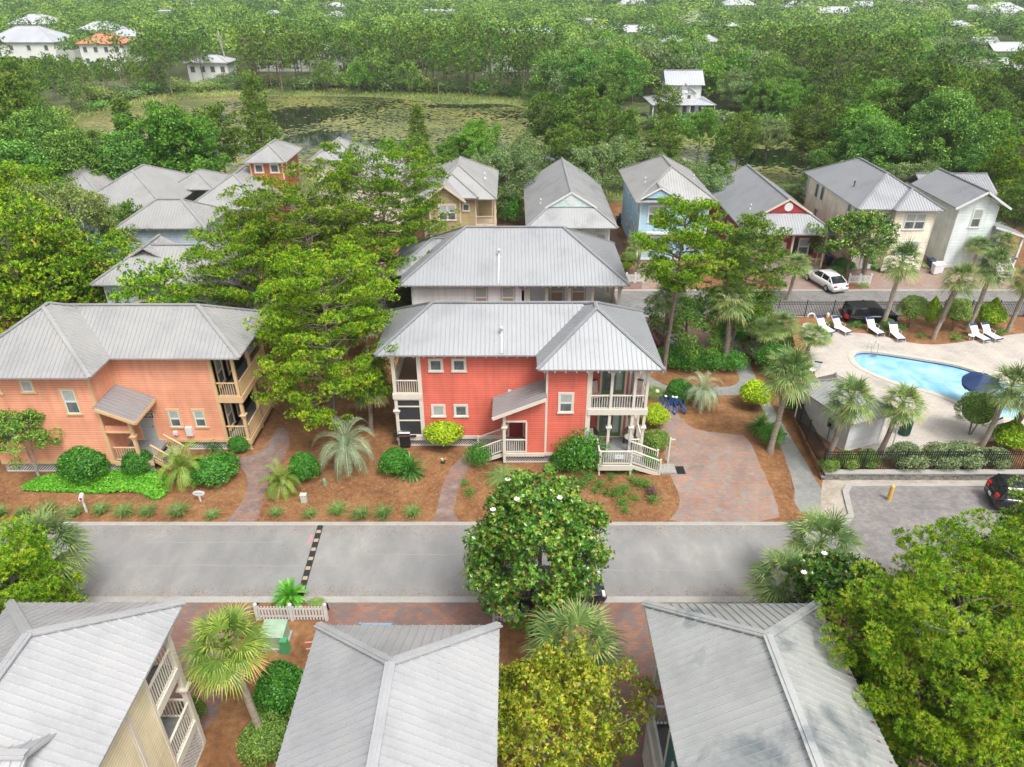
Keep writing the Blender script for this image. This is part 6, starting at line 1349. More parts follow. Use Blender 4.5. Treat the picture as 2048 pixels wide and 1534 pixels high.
# ================================================================ FAR HOUSES, WOODS, BANKS
S_wf = mat('white_stucco', (.74, .74, .72), rough=.8, var=.05, vscale=.5); R_white = mat('white_metal_roof', (.42, .435, .45), rough=.5, var=.07, vscale=.3); R_terra = mat('terracotta_tiles', (.5, .19, .11), rough=.8, var=.25, vscale=2); R_greyf = mat('grey_far_roof', (.38, .4, .43), rough=.5, var=.1, vscale=.3); R_tan = mat('tan_shingles', (.4, .34, .27), rough=.9, var=.15, vscale=1)
VIS = []
def far_house(px0, px1, pye, ze, label, rm, wm=None, kind='hip', depth=.8, pitch=.5, nwin=3, vis=1., storeys=2, porch=False):
    pc = (px0+px1)/2; x, y = G(pc, pye, ze); zc = y*_c+(CAM_H-ze)*_s; w_ = (px1-px0)*zc/FPX; d_ = w_*depth; x0, x1 = x-w_/2, x+w_/2; wm = wm or S_wf
    r = empty('house', (x, y+d_/2, 0), label, 'house'); ov = .6
    b = MB(); b.box(x0+ov, x1-ov, y+ov, y+d_-ov, 0, ze-.02); b.build('wall', wm, r, world=True)
    if kind == 'hip': FS = hip(x0, x1, y, y+d_, ze, pitch)
    elif kind == 'gx': FS = gable(x0, x1, y, y+d_, ze, pitch, 'x')
    elif kind == 'gy': FS = gable(x0, x1, y, y+d_, ze, pitch, 'y')
    else: FS = ([[(x0, y, ze), (x1, y, ze), (x1, y+d_, ze+.4), (x0, y+d_, ze+.4)]], [])
    b = MB(); roof_faces(b, FS[0], .5 if y < 170 else 0, .2); caps(b, FS[1], .35); b.build('roof', rm, r, world=True)
    if kind == 'gy':
        b = MB(); tri_wall(b, [(x0+ov, y+ov, ze-.02), (x1-ov, y+ov, ze-.02), ((x0+x1)/2, y+ov, ze+(w_/2-ov)*pitch)]); b.build('gable', wm, r, world=True)
    for st in range(storeys):
        z = ze-1.7-st*3.1
        if z < 1: break
        for i in range(nwin): window(r, x0+ov+(w_-2*ov)*(i+.5)/nwin, y+ov, z, min(1.2, w_/nwin*.45), 1.5, 'fixed', M_white)
    if porch:
        for i in range(4): post(r, x0+.2+(w_-.4)*i/3, y+.1, 0, ze, M_white, .3)
    (vis and VIS.append((x0, x1, y, ze-(1.4*vis if vis > 2 else .5)))); return r
FH = [(12, 106, 48, 6.5, 'white hip roof peeking over trees at upper far left', R_white), (150, 232, 60, 6.5, 'large white roofed house left of the terracotta one', R_white), (150, 243, 87, 7.5, 'white villa with terracotta tile roof and tall windows', R_terra), (-40, 108, 84, 7, 'long white villa with grey roof at the upper left edge', R_greyf), (213, 282, 72, 7.5, 'white house with grey hip roof right of the terracotta roof', R_greyf),
 (366, 456, 125, 5.6, 'white pond side house with raised porch', R_white), (314, 342, 22, 6, 'small white block house high among the trees', R_white), (370, 388, 9, 6, 'tiny white roof at the top left', R_white), (528, 560, 27, 6, 'white roofed house near the top, left of centre', R_white), (640, 692, 33, 6, 'white roof half hidden above the pines left of centre', R_white), (650, 690, 13, 6, 'tiny white roof at the top edge left of centre', R_white),
 (845, 907, 22, 7, 'white modern house with columns at the top centre', R_white), (1155, 1218, 40, 5.5, 'long flat white building at the top right of centre', R_white), (1188, 1240, 54, 4, 'tan gabled house below the flat white building', R_tan), (1247, 1312, 64, 5, 'white roofed building left of the twin hip roofs', R_white),
 (1320, 1378, 83, 4.6, 'left of the twin light grey pyramid roofs', R_greyf), (1380, 1444, 83, 4.6, 'right of the twin light grey pyramid roofs', R_greyf), (1362, 1428, 40, 6, 'grey and white gabled house above the twin pyramid roofs', R_tan), (1432, 1480, 52, 5, 'white house right above the twin pyramid roofs', R_white), (1236, 1302, 8, 7, 'white house at the top edge right of centre', R_white), (1445, 1516, 10, 7, 'white house with grey roof and balcony at the top right', R_greyf),
 (1570, 1628, 14, 6, 'white roof in the trees at the top, right part', R_white), (1640, 1702, 26, 5.5, 'long pale roof in the trees at the upper right', R_white), (1704, 1750, 12, 6, 'small white house at the top right', R_white), (1796, 1852, 5, 6, 'white house on the top edge at the right', R_white), (1968, 2070, 26, 6.5, 'big white hip roofed house in the top right corner', R_white), (1895, 1950, 52, 5.5, 'white house amid pines at the upper right', R_white),
 (1945, 2002, 86, 5, 'pale roofed house, upper of the right edge cluster', R_white), (1988, 2070, 102, 5, 'pale ridge roof cut by the right edge', R_white), (1962, 2062, 138, 5, 'grey hip roofed house at the right edge above the oaks', R_greyf), (1905, 1962, 126, 4.5, 'pale low roof left of the grey hip roof at the right edge', R_white), (1850, 1890, 16, 5, 'white roof speck between pines at the upper right', R_white), (1930, 1972, 18, 6, 'white roof behind the top right corner house', R_white)]
for i, (a, c, e, z, lab, rm) in enumerate(FH):
    k = 'flat' if i in (6, 11, 12, 31) else ('gx' if i in (14, 22, 23, 27, 28, 30) else ('gy' if i in (13, 17) else 'hip')); far_house(a, c, e, z, lab, rm, kind=k, porch=i in (4, 11), vis=(3.2 if i in (2, 3, 5) else 1.), depth=.7, pitch=.5 if i != 5 else .35, nwin=4 if (c-a) > 60 else 2)
# white house on the far shore by the channel (gabled upper storey over a porch)
r = empty('house', (34, 153, 0), 'white gabled lake house with wrap porch on the far shore', 'house')
walls(r, [(28.6, 38.0, 150.5, 158, .5, 3.4), (30.5, 37.2, 151.5, 157, 3.4, 6.7)], S_white, M_white)
roof(r, [hip(27.2, 39.8, 148.6, 159, 3.4, .28), gable(30.0, 37.7, 151, 157.6, 6.7, .7, 'x')], R_greyf, rib=.5, cw=.3)
F, S = gable(31.6, 36.2, 150.6, 154, 5.2, .75); roof(r, [(F, S)], R_greyf, 'gable_roof', .5); b = MB(); b.box(31.9, 35.9, 151, 153, 3.4, 5.2); b.build('wall', S_white, r, world=True); b = MB(); tri_wall(b, [(31.8, 150.9, 5.2), (36.0, 150.9, 5.2), (33.9, 150.9, 6.8)]); b.build('gable', S_white, r, world=True)
for x, z, w_, h_ in ((33.0, 4.5, .7, .8), (34.8, 4.5, .7, .8), (33.9, 5.6, 1.3, .6)): window(r, x, 150.95, z, w_, h_, 'fixed', M_white)
for i in range(6): window(r, 29.3+i*1.6, 150.5, 2.1, .9, 1.8, 'fixed', M_white); post(r, 27.6+i*2.4, 149.0, 0, 3.4, M_white, .2)
railing(r, (27.6, 149.0, .6), (39.6, 149.0, .6), M_white, sp=.4); b = MB(); b.box(27.5, 39.7, 148.8, 158, .3, .6); b.build('floor', M_white, r, world=True); VIS.append((25, 43, 148, 0))
r = empty('house', (-50, 262, 0), 'large white house behind the far shore pines, left of centre', 'house')
for nm, a0, a1, py_, z, lab in (('house', 500, 622, 88, 7.5, 'large white house screened by the far shore pines, left of centre'), ('house', 640, 712, 100, 6.5, 'white house glimpsed between far shore pines'), ('house', 960, 1110, 92, 7, 'long white building glimpsed through the central far pines'), ('house', 832, 880, 62, 6.5, 'white house glimpsed above the central far pines')): far_house(a0, a1, py_, z, lab, R_white, kind='gx', nwin=5, vis=0)
bpy.data.objects.remove(r)
r = far_house(2028, 2090, 262, 3.4, 'tan roofed cottage cut by the right edge, among the oaks', R_tan, S_tan, nwin=2)

# ---- low detail tree kinds for the woods
fp = [make_pine('pine_tree', 100+i, 12.5, 3.0+.4*(i % 3), .5 if i < 4 else .3, 22, 7, 44, .42, .17, .74, (0, 0), prof=('flat', 'round', 'flat', 'round', 'cone', 'cone')[i], fm=F_pine2, dead=3, tr=.17, flat=.6) for i in range(6)]
fo = [make_broad('oak_tree', 120+i, 9.0, 4.0, .08, 52, 64, 1.25, .46, .25, (F_oak, F_oakg, F_oak, F_bright)[i], limbs=5, tb=.5, shellp=.6, rough=.32) for i in range(4)]
rg = random.Random(21)
def limit(x, y, R):
    h = 99
    for x0, x1, Y, zv in VIS:
        if y >= Y-1:
            if y < Y+(x1-x0) and x0-R*.4 < x < x1+R*.4: return 0
            continue
        k = y/Y
        if x+R*.8 > x0*k and x-R*.8 < x1*k: h = min(h, CAM_H-(CAM_H-zv)*k)
    return h
cell = {}; pts = []
def try_add(x, y, d):
    g = 5; ci, cj = int(x//g), int(y//g)
    for i in (-2, -1, 0, 1, 2):
        for j in (-2, -1, 0, 1, 2):
            for (a, c) in cell.get((ci+i, cj+j), ()):
                if (a-x)**2+(c-y)**2 < d*d: return False
    cell.setdefault((ci, cj), []).append((x, y)); pts.append((x, y)); return True
hood = [(-44, 0), (60, 0), (62, 88), (30, 92), (-34, 92), (-48, 80)]
bx0 = [G(a, c) for a, c in ((100, 345), (60, 280), (110, 245), (190, 215), (300, 197), (420, 189), (560, 187), (700, 188), (860, 190), (1000, 196), (1080, 205), (1200, 252), (1400, 262), (1640, 266), (1700, 300), (1700, 420), (100, 420))]
for _ in range(60000):
    y = 62+(360-62)*math.sqrt(rg.random()); x = rg.uniform(-.78, .78)*y+rg.uniform(-6, 6)
    if abs(x) > .74*y+8 or inside(x, y, hood) or inside(x, y, bx0): continue
    try_add(x, y, 4.4 if y < 160 else 5.)
pts.sort(key=lambda p: p[1]); npine = noak = 0; rest = []
for x, y in pts:
    px, py = proj(x, y, 8); tl = onY(px, 268, y)[1] if 70 < px < 345 and y < 118 else 99; nz = mnoise.noise(Vector((x*.02, y*.02, 5)))
    oakish = (px > 1100 and y < 240 and nz > -.25) or nz > .3
    H = rg.uniform(.8, 1.22); R = 4*H; base = 9.0 if oakish else 12.5
    lm = limit(x, y, R)
    if lm > 0 and rg.random() < (.16 if x/y > -.55 else .04): lm = 99
    lm = min(lm, tl)
    if base*H > lm:
        H = lm/base*rg.uniform(.85, 1)
        if base*H < 3.2: continue
    if oakish and noak < 290: pr_ = (ok1, ok2, ok1, br1)[rg.randrange(4)] if y < 165 else fo[rg.choice((0, 0, 1, 1, 2, 3) if px > 1000 else (0, 1, 2, 3))]; noak += 1
    elif not oakish and npine < 290: pr_ = (pm2, pm3, pm2)[rg.randrange(3)] if y < 130 else fp[rg.randrange(6)]; npine += 1
    else: rest.append((x, y, H*base, oakish)); continue
    zone = next(nm for lim, nm in ((130, 'at the left edge'), (300, 'around the terracotta roofed villa'), (500, 'around the white pond side house'), (760, 'behind the left half of the pond'), (1010, 'behind the middle of the pond'), (1290, 'left of the white lake house'), (1500, 'around the white lake house'), (1750, 'right of the white lake house'), (9999, 'below the right edge roofs')) if px < lim)
    zone = ('front row ' if y < 150 else 'second row ' if y < 205 else 'farther back ')+zone
    put(pr_, x, y, rg.uniform(0, TAU), H, ('rounded oak in the woods, ' if oakish else 'tall pine in the woods, ')+zone, 'tree', ('woodland oaks, ' if oakish else 'woodland pines, ')+zone, sz=H*rg.uniform(.9, 1.12))
# farther woods: individually shaped low crowns merged into one mass
for _ in range(42000):
    y = 350+(1150-350)*rg.random()**.8; x = rg.uniform(-.76, .76)*y
    nz = mnoise.noise(Vector((x*.01, y*.01, 9)))
    if try_add(x, y, 6.5 if y < 520 else 9.): 
        H = rg.uniform(8, 15); lm = limit(x, y, 4)
        if lm > 0 and rg.random() < (.2 if x/y > -.55 else .04): lm = 99
        if H > lm: H = lm*.95
        if H < 3.5: continue
        rest.append((x, y, H, nz > 0))
nR = len(rest); r_ = np.random.default_rng(77); print('woods', npine, noak, nR)
A = np.array([(a, c, h, o) for a, c, h, o in rest]); V = []; T = []
for lo, hi, kq, lf in ((0, 420, 300, .85), (420, 700, 130, 1.5), (700, 1300, 60, 2.4)):
    B = A[(A[:, 1] >= lo) & (A[:, 1] < hi)]; m = len(B)
    if not m: continue
    ci = np.repeat(np.arange(m), kq); n = len(ci); d = rnd(r_, n); d[:, 2] = np.abs(d[:, 2])*1.1-.35; d = unit(d)
    oak = B[ci, 3] > .5; R = B[ci, 2]*np.where(oak, .46, .32)*r_.uniform(.85, 1.15, m)[ci]; hz_ = B[ci, 2]*np.where(oak, .42, .3)
    lump = 1+.25*np.sin(d[:, 0]*4+ci)*np.cos(d[:, 1]*5+ci*1.7)+.15*np.sin(d[:, 2]*9+ci)
    P = d*(r_.uniform(.7, 1.05, n)*lump)[:, None]*np.stack([R, R, hz_], 1); P[:, 0] += B[ci, 0]; P[:, 1] += B[ci, 1]; P[:, 2] += B[ci, 2]*np.where(oak, .55, .68)
    U = unit(r_.normal(size=(n, 3))*[1, 1, .5]); Nn = unit(d+r_.normal(0, .5, (n, 3))+[0, 0, .5])
    V.append(quads(P, U, Nn, lf*r_.uniform(.7, 1.3, n), lf*.55)); T.append(np.clip(.45+(r_.uniform(-.42, .42, m)[ci])+r_.normal(0, .15, n), 0, 1))
F_woods = foliage('distant_woods', (.025, .08, .015), (.125, .265, .032), (.36, .52, .075), rough=.6, trans=.2, hue=0)
tag(leafmesh('distant_woods', [(np.concatenate(V), np.concatenate(T))], F_woods), kind='stuff')
# bank shrubs and reeds
bs = [make_shrub('bank_shrub', 70+i, 2.2, 2.6, 900, .42, .2, (F_oakg, F_oak, F_marsh)[i], core=.6, fr=.8) for i in range(3)]
edge = [(70, 310), (95, 262), (130, 240), (175, 222), (215, 208), (255, 200), (300, 192), (345, 186), (385, 183), (430, 180), (470, 178), (520, 178), (600, 176), (612, 182), (680, 176), (730, 178), (745, 182), (790, 182), (830, 184), (855, 182), (900, 186), (950, 188), (1000, 190), (1040, 196), (1085, 204), (1120, 214), (1180, 236), (1240, 252), (1300, 262), (1350, 264), (1450, 262), (1560, 262), (1620, 266), (1660, 290), (40, 340), (20, 300)]
bs_used = [False]*3
for px, py in edge:
    for j in range(3):
        x, y = G(px+rg.uniform(-22, 22), py+rg.uniform(-7, 2)); k = rg.randrange(3); o = bs[k] if not bs_used[k] else bs[k].copy()
        if inside(x, y, pond): continue
        if bs_used[k]: C.objects.link(o)
        bs_used[k] = True; s = rg.uniform(.6, 1.5); o.location = (x, y, 0); o.scale = (s*1.2, s, s*rg.uniform(.6, 1)); o.rotation_euler = (0, 0, rg.uniform(0, 6)); zb = 'by the villa end' if px < 240 else 'below the white pond side house' if px < 500 else 'at the middle of the far shore' if px < 860 else 'right part of the far shore' if px < 1200 else 'below the white lake house' if px < 1420 else 'along the right hand channel'; tag(o, ('flat wide ' if o.scale[2] < .7*o.scale[1] else 'rounded ')+('large' if s > 1.1 else 'small')+' shrub on the pond bank, '+zb, 'shrub', 'pond bank shrubs, '+zb)
bx = smooth_poly(bank, 0); xs = [p[0] for p in bx]; ys = [p[1] for p in bx]
NQ = 60000; X = r_.uniform(min(xs), max(xs), NQ); Y = r_.uniform(min(ys), max(ys), NQ); k_ = np_inside(X, Y, bank) & ~np_inside(X, Y, pond); X, Y = X[k_], Y[k_]; n = len(X)
P = np.stack([X, Y, r_.uniform(.1, .5, n)], 1); tn = np.clip(.5+np.array([mnoise.noise(Vector((a*.1, c*.1, 2))) for a, c in zip(X, Y)])*.9+r_.normal(0, .15, n), 0, 1)
tag(leafmesh('marsh_grass', [(quads(P, unit(r_.normal(0, .4, (n, 3))+[0, 0, 1.]), unit(r_.normal(size=(n, 3))), r_.uniform(.5, 1.1, n), .16), tn)], F_marsh), kind='stuff')
# the dead pine by the far shore
b = MB(); rq = random.Random(6); x, y = G(463, 167); P0 = Vector((x, y, 0)); b.tube([P0, P0+Vector((-.5, 0, 6)), P0+Vector((-1.2, 0, 12.5))], [.28, .2, .08], 7)
for i in range(14):
    z = rq.uniform(7.5, 12.3); a = rq.uniform(0, 6.28); c = P0+Vector((-.5-.11*(z-6), 0, z)); l_ = rq.uniform(.8, 2.2); e = c+Vector((cos(a)*l_, sin(a)*l_*.6, l_*.7)); b.tube([c, (c+e)/2+Vector((0, 0, -.1)), e], [.08, .05, .02], 4)
tag(b.build('dead_tree', M_deadwood), 'bare grey dead pine on the far shore by the white pond house', 'tree')
# ================================================================ SMALL THINGS
M_tyre = mat('tyre_rubber', (.02, .02, .02), rough=.85); M_rim = mat('alloy_rim', (.4, .41, .43), rough=.35, metal=.8); M_cglass = mat('car_glass', (.02, .025, .03), rough=.05, spec=.8)
M_tail = mat('tail_lamp', (.4, .01, .015), rough=.2); M_lamp = mat('head_lamp', (.6, .62, .64), rough=.15); M_chrome = mat('chrome', (.6, .6, .62), rough=.15, metal=1.)
def car(label, x, y, rz, paint, kind='sedan', cat='car', name=None, z=0., plate=True):
    r = empty(name or 'parked_'+kind.replace('jeep', 'off_roader'), (x, y, z), label, cat, None, rz); L, W = {'sedan': (4.8, .92), 'suv': (4.75, .96), 'jeep': (4.6, .93)}[kind]
    if kind == 'sedan':
        st = [(-2.4, .62, .78), (-2.3, .86, .86), (-1.9, .95, .91), (-1.2, .97, .92), (0, .96, .92), (1.0, .93, .92), (1.9, .82, .9), (2.3, .7, .82), (2.42, .5, .7)]; gh = [(-2.0, .97, .68), (-1.35, 1.36, .62), (-.4, 1.45, .62), (.35, 1.4, .62), (1.15, .96, .7)]; roofi = (1, 3)
    elif kind == 'suv':
        st = [(-2.35, .7, .84), (-2.3, 1.02, .9), (-1.8, 1.06, .95), (0, 1.05, .96), (.9, 1.03, .95), (1.8, .96, .93), (2.25, .82, .85), (2.38, .55, .75)]; gh = [(-2.25, 1.06, .78), (-1.95, 1.6, .7), (-.5, 1.72, .7), (.35, 1.66, .69), (1.15, 1.05, .78)]; roofi = (1, 3)
    else:
        st = [(-2.0, .7, .9), (-1.97, 1.12, .9), (0, 1.12, .9), (.9, 1.12, .88), (1.0, 1.1, .72), (2.1, 1.04, .62), (2.2, .95, .6), (2.22, .6, .6)]; gh = [(-1.98, 1.12, .84), (-1.9, 1.78, .76), (-.5, 1.84, .77), (.5, 1.82, .76), (.85, 1.12, .8)]; roofi = (1, 3)
    b = MB(); v = []; f = []; k = 8
    for sx, zt, w_ in st:
        zb = .28 if kind == 'sedan' else .38
        for yy, zz in ((-w_*.92, zb), (-w_, zb+.22), (-w_*.98, zt-.1), (-w_*.86, zt), (w_*.86, zt), (w_*.98, zt-.1), (w_, zb+.22), (w_*.92, zb)): v.append((sx, yy, zz))
    n_ = len(st)
    for i in range(n_-1):
        for j in range(k): j2 = (j+1) % k; f.append((i*k+j, (i+1)*k+j, (i+1)*k+j2, i*k+j2))
    f.append(tuple(range(k))); f.append(tuple(range((n_-1)*k+k-1, (n_-1)*k-1, -1))); b.add(v, f)
    for yy in (-W*1.0, W*1.0):
        for wx in (-L*.3, L*.3):
            if kind == 'jeep':
                sgn = 1 if yy > 0 else -1; b.tube([(wx-.5, yy, .62), (wx-.38, yy, .92), (wx+.38, yy, .92), (wx+.55, yy, .62)], [.09]*4, 6)
    body = b.build('body', paint, r, smooth=(kind != 'jeep'))
    b = MB(); v = []; f = []
    for sx, z2, w2 in gh: v += [(sx, -w2-.14*(z2 < 1.2)*0, z2), (sx, w2, z2)]
    base = 0.95 if kind == 'sedan' else 1.04 if kind == 'suv' else 1.1; wb = W*.86; v2 = []
    for sx, z2, w2 in gh: v2 += [(sx, -wb, base-.03), (sx, -w2, z2), (sx, w2, z2), (sx, wb, base-.03)]
    m_ = len(gh); f = []
    for i in range(m_-1):
        for j in range(3): f.append((i*4+j, (i+1)*4+j, (i+1)*4+j+1, i*4+j+1))
    f += [(0, 1, 2, 3), ((m_-1)*4+3, (m_-1)*4+2, (m_-1)*4+1, (m_-1)*4)]
    b.add(v2, f); b.build('windows', M_cglass, r)
    b = MB(); a_, c_ = roofi; v = []
    for i in range(a_, c_+1): sx, z2, w2 = gh[i]; v += [(sx, -w2-.02, z2-.03), (sx, -w2*.9, z2+.035), (sx, w2*.9, z2+.035), (sx, w2+.02, z2-.03)]
    m2 = c_-a_+1; f = []
    for i in range(m2-1):
        for j in range(3): f.append((i*4+j, (i+1)*4+j, (i+1)*4+j+1, i*4+j+1))
    b.add(v, f)
    for i in (0, 1, 2, 3):
        for sg in (-1, 1):
            p = (gh[i][0], sg*(wb if i == 0 else gh[i][2]), base if i == 0 else gh[i][1]); q = (gh[i][0]+(.1 if i < 2 else 0), sg*wb, base)
            p = (gh[max(1, i)][0], sg*gh[max(1, i)][2], gh[max(1, i)][1]); b.beam(p, (gh[i][0] if i < 3 else gh[4][0], sg*(wb+.005), base), .07, .05)
    b.build('roof_panel', M_black if kind == 'jeep' else paint, r)
    wr = .33 if kind == 'sedan' else .37 if kind == 'suv' else .42
    for wx in (-L*.3, L*.3):
        for sg in (-1, 1):
            t = MB(); n0 = 20; prof = [(wr*.62, -.11), (wr*.95, -.11), (wr, -.07), (wr, .07), (wr*.95, .11), (wr*.62, .11)]; v = []; f = []
            for rr_, yy in prof:
                for j in range(n0): a = 2*pi*j/n0; v.append((rr_*cos(a), yy, rr_*sin(a)))
            for i in range(5):
                for j in range(n0): f.append((i*n0+j, (i+1)*n0+j, (i+1)*n0+(j+1) % n0, i*n0+(j+1) % n0))
            t.add(v, f); wh = t.build('wheel', M_tyre, r, (wx, sg*(W-.09), wr)); q = MB(); v = [(wr*.64*cos(2*pi*j/n0), sg*.1, wr*.64*sin(2*pi*j/n0)) for j in range(n0)]+[(0, sg*.06, 0)]
            q.add(v, [(j, (j+1) % n0, n0) for j in range(n0)]); q.build('rim', M_rim, wh)
    for sg in (-1, 1):
        t = MB(); zz = .78 if kind == 'sedan' else .95; t.box(-L*.497, -L*.44, sg*.6-.16, sg*.6+.16, zz-.1, zz+.06 if kind == 'sedan' else zz+.16); t.build('tail_light', M_tail, r)
        t = MB(); zz = .66 if kind == 'sedan' else .8; t.box(L*.455, L*.487, sg*.62-.17, sg*.62+.17, zz-.07, zz+.07); t.build('headlight', M_lamp, r)
        t = MB(); t.box(gh[3][0]+.25, gh[3][0]+.45, sg*(W+.02)-.08, sg*(W+.02)+.08, base+.0, base+.16); t.build('mirror', paint, r)
    if plate: t = MB(); t.box(-L*.508, -L*.5, -.16, .16, .62, .76); t.build('number_plate', M_white, r)
    if kind == 'jeep': t = MB(); t.tube([(-2.3, 0, .98), (-2.02, 0, .98)], .38, 16); t.build('spare_wheel', M_tyre, r)
    return r
P_white = mat('white_car_paint', (.72, .72, .72), rough=.2, spec=.6); P_black = mat('black_car_paint', (.01, .012, .016), rough=.15, spec=.7); P_red = mat('dark_red_car_paint', (.13, .008, .012), rough=.18, spec=.7); P_blue = mat('blue_car_paint', (.1, .22, .36), rough=.2, spec=.7); P_lb = mat('pale_blue_car_paint', (.2, .3, .42), rough=.25, spec=.6)
x, y = G(1650, 560, .5); car('white sedan parked with its tail towards the back street', x, y, radians(105), P_white)
x, y = G(1757, 650, .6); car('black boxy off-roader parked along the pool fence', x-.2, y+1.5, 0, P_black, 'jeep', 'off-roader')
x, y = G(1328, 672, .8); car('dark red sport utility car parked behind the red house', x, y, radians(95), P_red, 'suv')
x, y = G(2062, 990, .8); car('black sport utility car at the right edge beside the retaining wall', x+.25, y-.2, radians(-12), P_black, 'suv')
x, y = G(1186, 1215, .5); car('black car almost hidden beside the big magnolia', x-1.75, y+1.15, radians(4), P_black)
x, y = G(752, 1250, 1.6); car('pale blue car peeking out above the bottom centre roof', x, 19.85, radians(-90), P_lb, 'suv')
x, y = G(1515, 662, .6); car('blue car behind the iron fence and palms', x, y+.6, radians(0), P_blue, 'suv')

# ---- iron fence round the pool terrace
def iron_fence(label, pts, z, h=1.45, bay=2.35, gate=None):
    r = empty('iron_fence', (*pts[0], z), label, 'fence')
    for (xa, ya), (xb, yb) in zip(pts[:-1], pts[1:]):
        L = math.hypot(xb-xa, yb-ya); k = max(1, round(L/bay)); dx, dy = (xb-xa)/L, (yb-ya)/L
        for i in range(k):
            s0, s1 = L*i/k, L*(i+1)/k; b = MB(); P0 = Vector((xa+dx*s0, ya+dy*s0, z)); P1 = Vector((xa+dx*s1, ya+dy*s1, z)); U = Vector((0, 0, 1))
            for hh in (.12, h-.28, h-.1): b.beam(P0+U*hh, P1+U*hh, .03, .035)
            m = int((s1-s0)/.13)
            for j in range(1, m): c = P0.lerp(P1, j/m); b.box(c.x-.015, c.x+.015, c.y-.015, c.y+.015, z+.05, z+h)
            b.build('panel', M_black, r, world=True)
            b = MB(); b.box(P0.x-.035, P0.x+.035, P0.y-.035, P0.y+.035, z-.1, z+h+.06); b.box(P0.x-.05, P0.x+.05, P0.y-.05, P0.y+.05, z+h+.06, z+h+.1); b.build('post', M_black, r, world=True)
    b = MB(); P0 = Vector((*pts[-1], z)); b.box(P0.x-.035, P0.x+.035, P0.y-.035, P0.y+.035, z-.1, z+h+.1); b.build('post', M_black, r, world=True); return r
iron_fence('black iron fence along the front of the pool terrace above the retaining wall', [(18.3, 34.35), (42, 34.35)], TZ)
iron_fence('black iron fence beside the footpath, running back from the terrace corner', [(18.35, 34.5), (18.5, 37.5), (18.85, 41.2)], TZ)
iron_fence('black iron fence along the upper footpath in front of the pale hedge', [(19.2, 44.2), (19.3, 49), (19.5, 54.3)], TZ)
iron_fence('black iron fence along the back street behind the pool loungers', [(20.3, 56.2), (60, 56.2)], TZ)
b = MB()   # retaining wall, split face blocks under a cap
rq = random.Random(2)
for row in range(3):
    xx = 18.35-.2*(row % 2)
    while xx < 45: b.box(xx+.006, xx+.39, 33.93+rq.uniform(-.025, .02), 34.3, row*.15-.03*0+.01, row*.15+.145); xx += .4
rw = b.build('retaining_wall', mat('split_face_block', (.2, .19, .17), rough=.95, var=.35, vscale=3, bump=.8, bscale=14)); tag(rw, 'low grey block retaining wall under the front pool fence', 'wall')
b = MB(); xx = 18.3
while xx < 45: b.box(xx, xx+.58, 33.88, 34.3, .462, .53); xx += .585
b.build('cap', M_curb, rw)
# ---- loungers and other pool furniture
M_sling = mat('white_sling', (.74, .74, .76), rough=.6); M_navy = mat('navy_fabric', (.012, .035, .12), rough=.7); M_frame = mat('white_tube', (.72, .72, .71), rough=.35)
def lounger():
    r = empty('sun_lounger', (0, 0, 0), 'x', 'sun lounger'); b = MB(); W = .31
    b.add([(-W, 0, .34), (W, 0, .34), (W, 1.25, .36), (-W, 1.25, .36), (-W, 0, .31), (W, 0, .31), (W, 1.25, .33), (-W, 1.25, .33)], [(0, 1, 2, 3), (7, 6, 5, 4), (0, 4, 5, 1), (1, 5, 6, 2), (2, 6, 7, 3), (3, 7, 4, 0)]); b.build('seat', M_sling, r)
    b = MB(); b.beam((0, 1.27, .36), (0, 1.82, .95), .62, .03, up=(0, -1, 1)); b.build('backrest', M_sling, r)
    b = MB(); b.beam((0, 1.7, .835), (0, 1.84, .98), .64, .05, up=(0, -1, 1)); b.box(-.31, .31, -.02, .08, .3, .365); b.build('headband', M_navy, r)
    b = MB()
    for s in (-1, 1): b.tube([(s*.33, 0, .32), (s*.33, 1.27, .34)], .022, 6); b.tube([(s*.33, 1.27, .34), (s*.33, 1.85, .97)], .022, 6); b.tube([(s*.33, .95, .33), (s*.4, .95, .55), (s*.4, 1.35, .58), (s*.34, 1.45, .5)], .02, 6)
    b.build('frame', M_frame, r)
    for s in (-1, 1):
        for yy in (.12, 1.35): b = MB(); b.tube([(s*.33, yy, .33), (s*.33, yy-.06, .0)], .02, 6); b.build('leg', M_frame, r)
    return r
lg = lounger(); first = True
for px, py, a, lab in ((1664, 672, 18, 'white sun lounger nearest the life ring'), (1698, 672, 22, 'white sun lounger beside the first small table'), (1762, 675, 12, 'white sun lounger left of the low clipped bush'), (1803, 686, 3, 'white sun lounger right of the low clipped bush, nearest the pool'), (1974, 688, 14, 'left of the two white loungers at the far right'), (1998, 686, 14, 'right of the two white loungers at the far right')):
    x, y = G(px, py, TZ+.02); o = lg if first else copy_tree(lg); first = False; o.location = (x, y, TZ+.02); o.rotation_euler = (0, 0, radians(a)); o['label'] = lab; o['group'] = 'white sun loungers round the pool'
def side_table():
    r = empty('side_table', (0, 0, 0), 'x', 'table'); b = MB(); b.lathe([(.24, .4), (.25, .42), (.24, .44)], n=18); b.build('table_top', M_frame, r)
    for q in range(4): a = q*pi/2+.7; t = MB(); t.tube([(.2*cos(a), .2*sin(a), .4), (.22*cos(a), .22*sin(a), 0)], .016, 6); t.build('leg', M_frame, r)
    return r
tb_ = side_table(); x, y = G(1940, 680, TZ+.02); tb_.location = (x, y, TZ+.02); tb_['label'] = 'small round white table left of the two right loungers'
t2 = copy_tree(tb_); x, y = G(1672, 664, TZ+.02); t2.location = (x, y, TZ+.02); t2['label'] = 'small round white table between the first two loungers'
